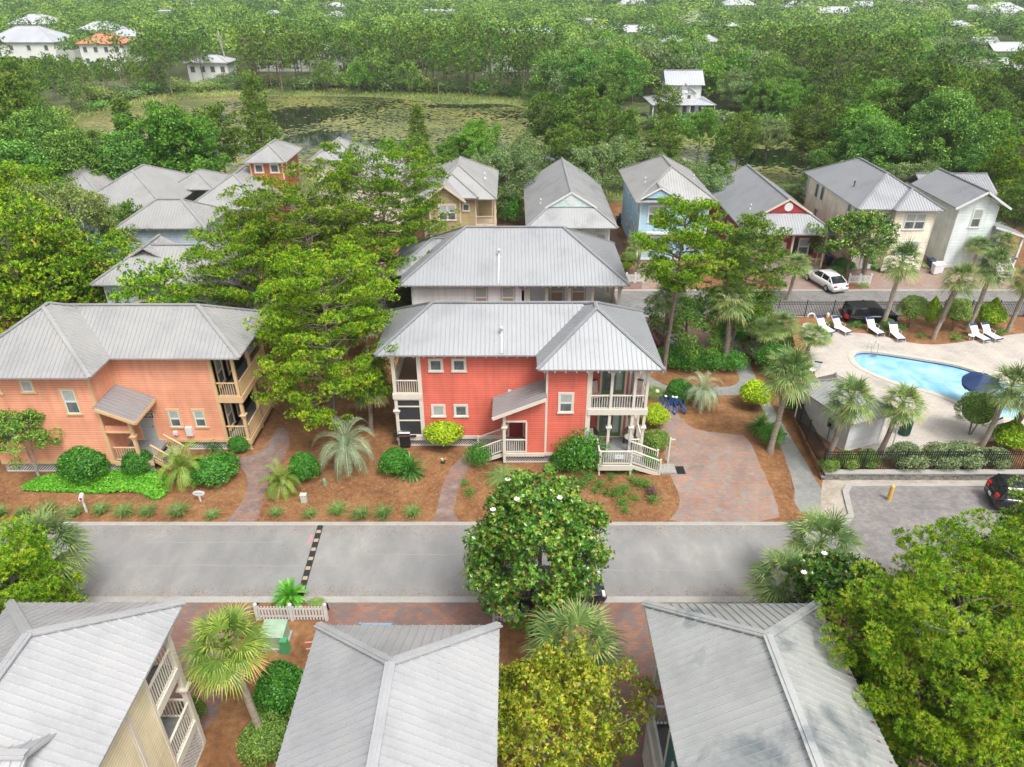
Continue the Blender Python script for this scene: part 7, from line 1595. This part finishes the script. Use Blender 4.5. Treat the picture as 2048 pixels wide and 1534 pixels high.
def patio_chair(cm=None, navy=True):
    r = empty('patio_chair', (0, 0, 0), 'x', 'chair'); b = MB(); b.box(-.25, .25, -.25, .25, .4, .43); b.build('seat', M_sling, r)
    b = MB(); b.beam((0, .25, .42), (0, .38, .95), .5, .03, up=(0, -1, 0)); b.build('backrest', M_sling, r); b = MB(); b.beam((0, .37, .9), (0, .395, .99), .53, .05, up=(0, -1, 0)); b.build('headband', M_navy, r)
    for sx in (-1, 1):
        b = MB(); b.tube([(sx*.27, -.28, 0), (sx*.27, -.22, .62), (sx*.27, .25, .64), (sx*.27, .33, .4)], .018, 6); b.build('armrest', M_frame, r); b = MB(); b.tube([(sx*.26, .25, .42), (sx*.27, .36, 0)], .018, 6); b.build('leg', M_frame, r)
    return r
pc_ = patio_chair(); first = True
for px, py, a, lab in ((1925, 838, 210, 'white patio chair beside the pool near the domed tree-shrub'), (1648, 690, 250, 'white chair at the top left corner of the pool deck'), (1620, 748, 90, 'white chair half hidden behind the left pool palms'), (1632, 742, 160, 'white chair at the left end of the deck nearest the shed'), (2003, 868, 30, 'white chair behind the shaggy palm at the right')):
    x, y = G(px, py, TZ+.02); o = pc_ if first else copy_tree(pc_); first = False; o.location = (x, y, TZ+.02); o.rotation_euler = (0, 0, radians(a)); o['label'] = lab; o['group'] = 'white chairs round the pool'
# umbrella
x, y = G(1965, 815, TZ); r = empty('parasol', (x-.25, y+.75, TZ-.3), 'navy blue parasol with scalloped edge beside the pool', 'parasol'); b = MB(); n0 = 8; v = [(0, 0, 2.75)]; f = []
R_ = 1.1
for j in range(n0*4): a = 2*pi*j/(n0*4); rr_ = R_*(1-.045*abs(sin(a*n0/2))); v.append((rr_*cos(a), rr_*sin(a), 2.15))
for j in range(n0*4): f.append((0, 1+j, 1+(j+1) % (n0*4)))
m = len(v)
for j in range(n0*4): a = 2*pi*j/(n0*4); v.append((v[1+j][0]*1.005, v[1+j][1]*1.005, 2.15-.17-(.07 if j % 2 else 0)))
for j in range(n0*4): f.append((1+j, m+j, m+(j+1) % (n0*4), 1+(j+1) % (n0*4)))
b.add(v, f); o = b.build('canopy', M_navy, r); o.rotation_euler = (radians(12), radians(-8), 0)
b = MB(); b.tube([(0, 0, 0), (0, 0, 2.78)], .025, 8); b.build('pole', M_frame, r); b = MB(); b.lathe([(.26, 0), (.26, .08), (.05, .12)], n=14); b.build('base', M_frame, r)
# pool ladder
x, y = G(1743, 705, TZ); r = empty('pool_ladder', (x, y, TZ), 'steel pool ladder with two hoop rails at the left end of the pool', 'ladder')
for s in (-.25, .25):
    b = MB(); b.tube([(s, .35, .05)]+[(s, .12-.42*cos(t)*1.0, .05+.85*sin(t)**.7) for t in (.4, .9, 1.4, 1.9, 2.4)][::-1]*0+[(s, .33, .5), (s, .2, .85), (s, .0, .95), (s, -.2, .8), (s, -.32, .4), (s, -.36, -.5)], .022, 8); b.build('rail', M_chrome, r)
for z in (-.1, -.35): b = MB(); b.box(-.25, .25, -.42, -.32, z, z+.03); b.build('step', M_chrome, r)
# trash can, white pole, life ring, rescue pole
M_dgreen = mat('dark_green_metal', (.012, .06, .035), rough=.4)
x, y = G(1806, 868, TZ); b = MB(); b.lathe([(.33, .05), (.36, .1), (.36, .95), (.38, 1.0), (.38, 1.05), (.14, 1.1), (.13, 1.06), (.02, 1.0)], (0, 0, 0), 24)
for j in range(24): a = 2*pi*j/24; b.beam((.365*cos(a), .365*sin(a), .1), (.365*cos(a), .365*sin(a), .98), .03, .02)
tag(b.build('trash_can', M_dgreen, None, (x, y, TZ)), 'dark green slatted trash can on the pool deck behind the shed', 'trash can')
x, y = G(1781, 903, TZ); b = MB(); b.tube([(0, 0, 0), (.05, .1, 1.9)], .05, 8); b.box(-.05, .2, 0, .12, 1.85, 2.0); tag(b.build('shower_pole', M_frame, None, (x, y, TZ)), 'white pole right of the shed, next to the trash can', 'pole')
x, y = G(1821, 858, TZ); b = MB(); b.box(-.07, .07, -.07, .07, 0, 2.3); tag(b.build('corner_post', M_frame, None, (x+.1, y+.2, TZ)), 'square white post just right of the trash can', 'post')
x, y = onY(1622, 633, 56.1); b = MB(); v = []; f = []
for i in range(20):
    a = 2*pi*i/20
    for j in range(8): t = 2*pi*j/8; rr_ = .3+.07*cos(t); v.append((rr_*cos(a), .07*sin(t), rr_*sin(a)))
for i in range(20):
    for j in range(8): f.append((i*8+j, ((i+1) % 20)*8+j, ((i+1) % 20)*8+(j+1) % 8, i*8+(j+1) % 8))
b.add(v, f); tag(b.build('life_ring', M_frame, None, (x, 56.08, y), smooth=True), 'white life ring hanging on the back pool fence', 'life ring')
x, z = onY(1655, 630, 56.1); b = MB(); b.lathe([(.02, -.3), (.14, -.15), (.14, .15), (.02, .28)], n=10); b.box(-.02, .02, -.15, -.12, -.1, .1); tag(b.build('rescue_buoy', M_frame, None, (x, 56.02, z)), 'white rescue buoy on the back pool fence beside the life ring', 'buoy')
xa, za = onY(1660, 630, 56.05); xb, zb = onY(1756, 632, 56.05); b = MB(); b.tube([(0, 0, 0), (xb-xa, 0, zb-za)], .022, 6); b.tube([(0, .0, -.12), (xb-xa+.3, 0, zb-za-.12)], .018, 6); tag(b.build('rescue_pole', M_frame, None, (xa, 56.0, za)), 'long white rescue pole hung along the back pool fence', 'pole')
# ---- kerbside things
def mailbox(px, py, label):
    x, y = G(px, py); r = empty('mailbox', (x, y, 0), label, 'mailbox', None, .35); b = MB(); b.box(-.05, .05, -.05, .05, 0, .95); b.build('post', M_white, r)
    b = MB(); v = []; 
    for yy in (-.22, .22):
        for a in (0, .0, 45, 90, 135, 180): pass
    pr = [(-.11, 0), (-.11, .14)]+[(-.11*cos(radians(t)), .14+.11*sin(radians(t))) for t in (30, 60, 90, 120, 150)]+[(.11, .14), (.11, 0)]
    k = len(pr); v = [(a, -.22, .95+c) for a, c in pr]+[(a, .22, .95+c) for a, c in pr]; b.add(v, [tuple(range(k-1, -1, -1)), tuple(range(k, 2*k))]+[(i, (i+1) % k, (i+1) % k+k, i+k) for i in range(k)]); b.build('box', M_white, r)
    b = MB(); b.box(-.06, .06, -.235, -.222, 1.0, 1.14); b.build('emblem', M_tail, r); return r
mailbox(174, 1024, 'white post mailbox with a red emblem in front of the orange house')
x, y = G(402, 1004); r = empty('oval_sign', (x, y, 0), 'white oval sign with small blue lettering in front of the orange house', 'sign'); b = MB(); b.box(-.045, .045, -.02, .02, 0, .5); b.build('post', M_white, r)
b = MB(); k = 22; v = [(.34*cos(2*pi*i/k), -.03, .62+.15*sin(2*pi*i/k)*(1+.12*(i % 2))) for i in range(k)]; v += [(a, .03, c) for a, _, c in v]; b.add(v, [tuple(range(k-1, -1, -1)), tuple(range(k, 2*k))]+[(i, (i+1) % k, (i+1) % k+k, i+k) for i in range(k)]); b.build('board', M_white, r)
b = MB(); [b.box(a, a+.025, -.035, -.031, .6, .66) for a in (-.2, -.15, -.1, -.05, 0.02, .07, .12, .17)]; b.build('lettering', mat('blue_lettering', (.1, .3, .6)), r)
x, y = G(609, 1004); b = MB(); b.box(-.16, .16, -.12, .12, 0, .5); b.box(-.18, .18, -.14, .14, .5, .56); b.box(-.12, .12, -.135, -.121, .1, .4); tag(b.build('utility_pedestal', mat('pale_green_box', (.5, .53, .45), rough=.6), None, (x, y, 0)), 'pale square utility box in the straw right of the brick path', 'utility box')
x, y = G(650, 970); b = MB(); b.lathe([(.1, 0), (.1, .35), (.07, .45), (.01, .48)], n=12); b.box(-.12, .12, -.02, .02, .2, .3); tag(b.build('utility_marker', mat('sage_green', (.2, .33, .22), rough=.6), None, (x, y, 0)), 'small sage green utility cap beside the dark round bush', 'utility box')
x, y = G(553, 1283); r = empty('transformer_box', (x, y, 0), 'large pale green transformer box behind the lower left palm', 'utility box'); b = MB(); b.box(-.5, .5, -.45, .45, .1, .75); b.add([(-.52, -.47, .75), (.52, -.47, .75), (.52, .47, .85), (-.52, .47, .85), (-.52, -.47, .78), (.52, -.47, .78), (.52, .47, .9), (-.52, .47, .9)], [(4, 5, 6, 7), (0, 1, 5, 4), (1, 2, 6, 5), (2, 3, 7, 6), (3, 0, 4, 7)]); b.build('cabinet', mat('transformer_green', (.3, .42, .3), rough=.5, var=.15), r); b = MB(); b.box(-.6, .6, -.55, .55, 0, .1); b.build('base', M_curb, r)
x, y = G(572, 1303); b = MB(); b.add([(-.2, -.18, 0), (.2, -.18, 0), (.2, .18, 0), (-.2, .18, 0), (-.14, -.13, .7), (.14, -.13, .7), (.14, .13, .7), (-.14, .13, .7)], [(3, 2, 1, 0), (4, 5, 6, 7), (0, 1, 5, 4), (1, 2, 6, 5), (2, 3, 7, 6), (3, 0, 4, 7)]); b.box(-.16, .16, -.15, .15, .7, .76); tag(b.build('utility_pedestal', mat('bright_utility_green', (.07, .3, .12), rough=.5), None, (x, y, 0)), 'bright green tapered utility pedestal next to the transformer box', 'utility box')
# picket fences
def picket(label, p, q, z=0., h=.95):
    r = empty('picket_fence', (*p, z), label, 'fence'); P = Vector((*p, z)); Q = Vector((*q, z)); L = (Q-P).length; d = (Q-P).normalized(); U = Vector((0, 0, 1)); b = MB()
    for hh in (.25, .72): b.beam(P+U*hh, Q+U*hh, .04, .08)
    n_ = int(L/.14)
    for i in range(n_+1):
        c = P+d*(L*i/n_)+Vector((0, -.035, 0)); s = d*.04; t0 = c+U*.08; t1 = c+U*(h-.05); e = Vector((0, -.02, 0)); v = [t0-s, t0+s, t1+s, c+U*h, t1-s]; v += [a+e for a in v]
        b.add(v, [(0, 1, 2, 3, 4), (9, 8, 7, 6, 5)]+[(j, j+5, (j+1) % 5+5, (j+1) % 5) for j in range(5)])
    b.build('pickets', M_white, r, world=True)
    for c in (P, (P+Q)/2, Q): b = MB(); b.box(c.x-.07, c.x+.07, c.y-.07, c.y+.07, z, z+h+.05); b.lathe([(.1, 0), (.1, .03), (.01, .1)], (c.x, c.y, z+h+.05), 4); b.build('post', M_white, r, world=True)
    return r
picket('white picket fence at the bottom left beside the speed bump', G(517, 1240), G(654, 1240)); picket('short white picket fence left of the magnolia', G(988, 1242), G(1030, 1242)); picket('white picket fence by the kerb before the sky blue house', G(1252, 566), G(1287, 566)); picket('white picket fence by the white car', G(1696, 568), G(1738, 568)); picket('low white fence behind the grass at the far left yard', G(78, 520), G(98, 524))
# speed bump: black rubber with pale bars
xa, ya = G(641, 1052); xb, yb = G(600, 1194); r = empty('speed_bump', (xa, ya, 0), 'black and pale yellow rubber speed bump across the road', 'speed bump'); b = MB(); n_ = 15
for i in range(n_):
    t0, t1 = i/n_, (i+1)/n_; x0, y0, x1, y1 = xa+(xb-xa)*t0, ya+(yb-ya)*t0, xa+(xb-xa)*t1, ya+(yb-ya)*t1
    pr = [(-.16, .016), (-.09, .06), (.09, .06), (.16, .016)]; v = [(x0+a, y0, c) for a, c in pr]+[(x1+a, y1, c) for a, c in pr]; b.add(v, [(i2, i2+4, i2+5, i2+1) for i2 in range(3)], 0)
    if i % 2: tm = .5; v = [(x0+(x1-x0)*u+a, y0+(y1-y0)*u, c+.004) for u in (.15, .85) for a, c in ((-.12, .05), (-.09, .06), (.09, .06), (.12, .05))]; b.add(v, [(i2, i2+4, i2+5, i2+1) for i2 in range(3)], 1)
b.build('bump', [mat('black_rubber', (.02, .02, .02), rough=.8), mat('faded_yellow_paint', (.36, .29, .2), rough=.7)], r, world=True)
x, y = G(1777, 1000); b = MB(); b.lathe([(.12, 0), (.12, .98), (.08, 1.05), (.01, 1.08)], n=14); tag(b.build('bollard', mat('yellow_bollard', (.65, .4, .09), rough=.6, var=.1), None, (x, y, 0), smooth=False), 'yellow bollard standing in the parking lot', 'bollard')
x, y = G(1335, 926); r = empty('sign_post', (x, y, 0), 'slim wooden post with short arm at the left edge of the driveway', 'post'); b = MB(); b.box(-.045, .045, -.045, .045, 0, 1.85); b.build('post', M_creamw, r); b = MB(); b.box(0, .3, -.03, .03, 1.7, 1.76); b.build('arm', M_creamw, r)
b = MB(); b.box(0, .95, -.45, .45, .0, .12); b.box(.02, .93, -.43, .43, .12, .14); tag(b.build('landing_step', mat('weathered_planks', (.3, .29, .27), rough=.9, var=.2, vscale=6), None, (8.85, 34.95, 0)), 'grey plank landing at the foot of the deck stair', 'step')
b = MB(); b.box(0, .5, -.38, .38, .02, .035); tag(b.build('doormat', M_black, None, (9.85, 34.9, 0)), 'black doormat on the driveway by the plank landing', 'doormat')
b = MB(); b.box(-.35, .35, -.22, .22, 0, .015); tag(b.build('doormat', mat('red_mat', (.26, .11, .09), rough=.95, var=.3), None, (5.85, 36.9, .79)), 'reddish doormat before the lower green doors', 'doormat')
# grill
x, y = G(812, 893); r = empty('grill', (x, y, 0), 'black and steel barbecue grill against the lattice of the red house', 'grill'); b = MB(); b.tube([(-.35, 0, 1.0), (.35, 0, 1.0)], .25, 14); b.build('lid', M_chrome, r); b = MB(); b.box(-.32, .32, -.24, .24, .1, .85); b.build('cabinet', M_black, r); b = MB(); b.box(-.72, -.36, -.22, .22, .86, .9); b.box(.36, .72, -.22, .22, .86, .9); b.build('side_shelf', M_black, r)
# white wicker and striped porch chairs
def porch_chair(x, y, z, rz, label, kind):
    r = empty('porch_chair', (x, y, z), label, 'chair', None, rz)
    if kind == 'wicker':
        b = MB(); v = []; f = []; n_ = 9
        for i in range(n_): a = radians(-20+220*i/(n_-1)); hh = .5+.5*sin(radians(180*i/(n_-1)))**.8; v += [(.34*cos(a), .3*sin(a), .4), (.38*cos(a), .36*sin(a), hh+.05), (.4*cos(a), .4*sin(a), hh+.05), (.36*cos(a), .34*sin(a), .4)]
        for i in range(n_-1):
            for j in range(4): f.append((i*4+j, (i+1)*4+j, (i+1)*4+(j+1) % 4, i*4+(j+1) % 4))
        b.add(v, f); b.build('backrest', mat('wicker_brown', (.1, .05, .035), rough=.8), r); b = MB(); b.lathe([(.3, .38), (.33, .42), (.3, .48), (.05, .5)], n=14); b.beam((0, .27, .5), (0, .33, .95), .5, .06, up=(0, -1, 0)); b.build('cushion', mat('pale_cushion', (.6, .62, .55), rough=.9, var=.15, vscale=20), r)
    else:
        b = MB(); b.box(-.27, .27, -.25, .25, .38, .44); b.beam((0, .25, .42), (0, .45, 1.15), .52, .05, up=(0, -1, 0)); b.build('backrest', mat('striped_fabric', (.5, .4, .36), rough=.9, var=.3, vscale=18), r); b = MB(); b.beam((0, .43, 1.0), (0, .49, 1.22), .56, .09, up=(0, -1, 0)); b.build('headrest', M_black, r)
    for sx in (-1, 1):
        for sy in (-1, 1): b = MB(); b.box(sx*.25-.025, sx*.25+.025, sy*.22-.025, sy*.22+.025, 0, .4); b.build('leg', M_black, r)
porch_chair(4.95, 36.6, .78, radians(30), 'white cushioned wicker chair left of the lower green doors', 'wicker'); porch_chair(7.2, 36.7, .78, radians(-30), 'white cushioned wicker chair right of the lower green doors', 'wicker')
porch_chair(4.95, 36.6, 3.82, radians(20), 'striped high backed chair at the left of the upper porch', 's'); porch_chair(7.35, 36.7, 3.82, radians(-20), 'striped high backed chair at the right of the upper porch', 's')
x, z = onY(1252, 827, 37.38); b = MB(); b.box(-.3, .3, -.03, 0, -.06, .06); o = b.build('name_board', M_white, None, (7.0, 37.34, z)); tag(o, 'small white name board with grey lettering right of the lower green doors', 'sign'); b = MB(); [b.box(a, a+.03, -.034, -.031, -.03, .03) for a in (-.24, -.18, -.12, -.04, .02, .08, .16, .22)]; b.build('lettering', mat('grey_lettering', (.25, .3, .33)), o)
b = MB(); b.box(-.26, .26, -.02, .01, -.14, .14); o = b.build('notice_board', M_white, None, (6.25, 34.33, 1.4)); tag(o, 'white notice hung on the front deck railing', 'sign'); b = MB(); b.box(-.06, .0, -.024, -.021, .02, .09); b.build('emblem', mat('blue_dot', (.1, .3, .4)), o)
x, y = G(887, 927); r = empty('flower_pot', (x, y, 0), 'little pot of yellow and white flowers under the lime ball bush', 'flower pot'); b = MB(); b.lathe([(.1, 0), (.14, .2), (.12, .2)], n=12); b.build('pot', mat('dark_pot', (.05, .06, .04)), r); b = MB()
for i in range(26): a, z, q = rq.uniform(0, 6.3), rq.uniform(.22, .42), rq.uniform(0, .16); b.lathe([(.005, -.03), (.035, 0), (.01, .02)], (q*cos(a), q*sin(a), z), 5, i % 3)
b.build('flowers', [mat('yellow_petals', (.7, .35, .02)), M_petal, mat('pot_leaves', (.04, .14, .02))], r)
# bicycles
def bicycle(label, x, y, rz, tilt):
    r = empty('bicycle', (x, y, 0), label, 'bicycle', 'blue bicycles parked by the driveway', rz); r.rotation_euler = (radians(tilt), 0, rz); blue = mat('blue_bicycle', (.015, .12, .38), rough=.35) if 'blue_bicycle' not in bpy.data.materials else bpy.data.materials['blue_bicycle']
    for wx in (-.52, .52):
        b = MB(); v = []; f = []
        for i in range(22):
            a = 2*pi*i/22
            for j in range(6): t = 2*pi*j/6; rr_ = .3+.045*cos(t); v.append((wx+rr_*cos(a), .045*sin(t), .34+rr_*sin(a)))
        for i in range(22):
            for j in range(6): f.append((i*6+j, ((i+1) % 22)*6+j, ((i+1) % 22)*6+(j+1) % 6, i*6+(j+1) % 6))
        b.add(v, f); w_ = b.build('wheel', blue, r); b = MB()
        for i in range(10): a = pi*i/10; b.tube([(wx+.27*cos(a), 0, .34+.27*sin(a)), (wx-.27*cos(a), 0, .34-.27*sin(a))], .005, 3)
        b.build('spokes', M_chrome, w_)
    b = MB(); b.tube([(-.52, 0, .34), (-.1, 0, .32), (.35, 0, .72), (-.2, 0, .78), (-.1, 0, .32)], .022, 6); b.tube([(-.52, 0, .34), (-.2, 0, .74), (-.22, 0, .85)], .018, 6); b.tube([(.52, 0, .34), (.37, 0, .72), (.33, 0, .98)], .022, 6); b.build('bike_frame', blue, r)
    b = MB(); b.lathe([(.02, 0), (.11, .03), (.1, .08), (.02, .1)], (-.24, 0, .84), 8); b.build('saddle', M_sling, r); b = MB(); b.tube([(.22, -.32, 1.05), (.33, -.15, 1.08), (.35, 0, 1.0), (.33, .15, 1.08), (.22, .32, 1.05)], .016, 6); b.build('handlebar', M_black, r)
    b = MB(); b.tube([(-.1, -.14, .25), (-.1, -.02, .32), (-.1, .02, .32), (-.1, .14, .39)], .015, 5); b.build('pedals', M_black, r)
x, y = G(1330, 818); bicycle('leftmost blue bicycle, leaning, with a pale helmet round its saddle', x-.15, y, radians(-78), -14); bicycle('middle blue bicycle of the three by the driveway', x+.4, y-.1, radians(-82), -8); bicycle('rightmost blue bicycle of the three by the driveway', x+1.0, y, radians(-70), 14)
b = MB(); b.lathe([(.01, .16), (.09, .13), (.14, .04), (.15, 0)], n=14); o = b.build('helmet', mat('cream_helmet', (.7, .62, .5), rough=.4), None, (x-.5, y+.75, .95)); tag(o, 'cream helmet hanging on the leftmost bicycle', 'helmet')
# bins, flag
def bin_(px, py, m, label, s=1.):
    x, y = G(px, py); r = empty('wheelie_bin', (x, y, 0), label, 'bin'); b = MB(); b.add([(-.24, -.27, .08), (.24, -.27, .08), (.24, .27, .08), (-.24, .27, .08), (-.3, -.36, 1.0), (.3, -.36, 1.0), (.3, .36, 1.0), (-.3, .36, 1.0)], [(3, 2, 1, 0), (4, 5, 6, 7), (0, 1, 5, 4), (1, 2, 6, 5), (2, 3, 7, 6), (3, 0, 4, 7)]); b.build('bin_body', m, r)
    b = MB(); b.add([(-.32, -.4, 1.0), (.32, -.4, 1.0), (.32, .38, 1.0), (-.32, .38, 1.0), (-.3, -.36, 1.06), (.3, -.36, 1.06), (.3, .36, 1.12), (-.3, .36, 1.12)], [(4, 5, 6, 7), (0, 1, 5, 4), (1, 2, 6, 5), (2, 3, 7, 6), (3, 0, 4, 7)]); b.build('lid', m, r)
    for s_ in (-1, 1): b = MB(); b.tube([(s_*.27, .3, .1), (s_*.33, .3, .1)], .1, 10); b.build('wheel', M_tyre, r)
M_binb = mat('dark_blue_plastic', (.02, .04, .08), rough=.5)
bin_(1237, 452, M_black, 'black bin in the passage left of the sky blue house'); bin_(1243, 446, M_binb, 'dark bin behind the black one left of the sky blue house'); bin_(1262, 520, M_black, 'black bin at the front left corner of the sky blue house'); bin_(1858, 538, M_binb, 'dark blue bin between the butter cream and mint houses'); bin_(1868, 548, M_sling, 'white bin beside the dark blue one'); bin_(1876, 546, M_sling, 'second white bin, nearer the domed hedge'); bin_(1655, 530, M_binb, 'dark blue bin behind the white car')
x, y = 35.9, 67.2; r = empty('flag', (x, y, 3.0), 'american flag on a short staff on the butter cream house', 'flag'); b = MB(); b.tube([(0, 0, 0), (.25, -.5, .9)], .02, 6); b.build('pole', M_frame, r); b = MB()
for i in range(7): b.add([(.25-.6*t, -.5-.1*t, .9-i*.07-.35*t) for t in (0, 1)]+[(.25-.6*t, -.5-.1*t, .83-i*.07-.35*t) for t in (1, 0)], [(0, 1, 2, 3)], i % 2)
b.add([(.26-.25*t, -.52-.05*t, .91-.15*t) for t in (0, 1)]+[(.26-.25*t, -.52-.05*t, .66-.15*t) for t in (1, 0)], [(0, 1, 2, 3)], 2)
b.build('cloth', [mat('flag_red', (.5, .03, .04)), M_white, M_navy], r)
# furniture on the porches of the white house
for px, lab in ((1080, 'dark purple bench on the white house porch'), (1105, 'brown armchair left of the round table on the white house porch'), (1130, 'brown armchair right of the round table on the white house porch')):
    x, z = onY(px, 598, 49); r = empty('porch_armchair', (x, 49.1, 3.8), lab, 'chair'); b = MB(); b.box(-.35, .35, -.25, .25, .3, .45); b.box(-.35, .35, .18, .28, .45, .95); b.box(-.4, -.33, -.25, .25, .3, .65); b.box(.33, .4, -.25, .25, .3, .65); b.build('seat', mat('brown_wicker', (.12, .07, .06), rough=.9), r)
    for sx in (-.3, .3): b = MB(); b.box(sx-.03, sx+.03, -.2, -.14, 0, .3); b.build('leg', M_black, r)
hz = bpy.data.materials.new('haze'); hz.use_nodes = True; n = hz.node_tree
for q in list(n.nodes):
    if q.type != 'OUTPUT_MATERIAL': n.nodes.remove(q)
pv = n.nodes.new('ShaderNodeVolumePrincipled'); pv.inputs['Density'].default_value = .00024; pv.inputs['Color'].default_value = (.92, .96, 1, 1); pv.inputs['Anisotropy'].default_value = .2
n.links.new(pv.outputs[0], [q for q in n.nodes if q.type == 'OUTPUT_MATERIAL'][0].inputs['Volume'])
b = MB(); b.box(-1000, 1000, -60, 1700, -3, 60); tag(b.build('haze', hz), kind='stuff')
for o in bpy.data.objects:
    if '_used' in o: del o['_used']
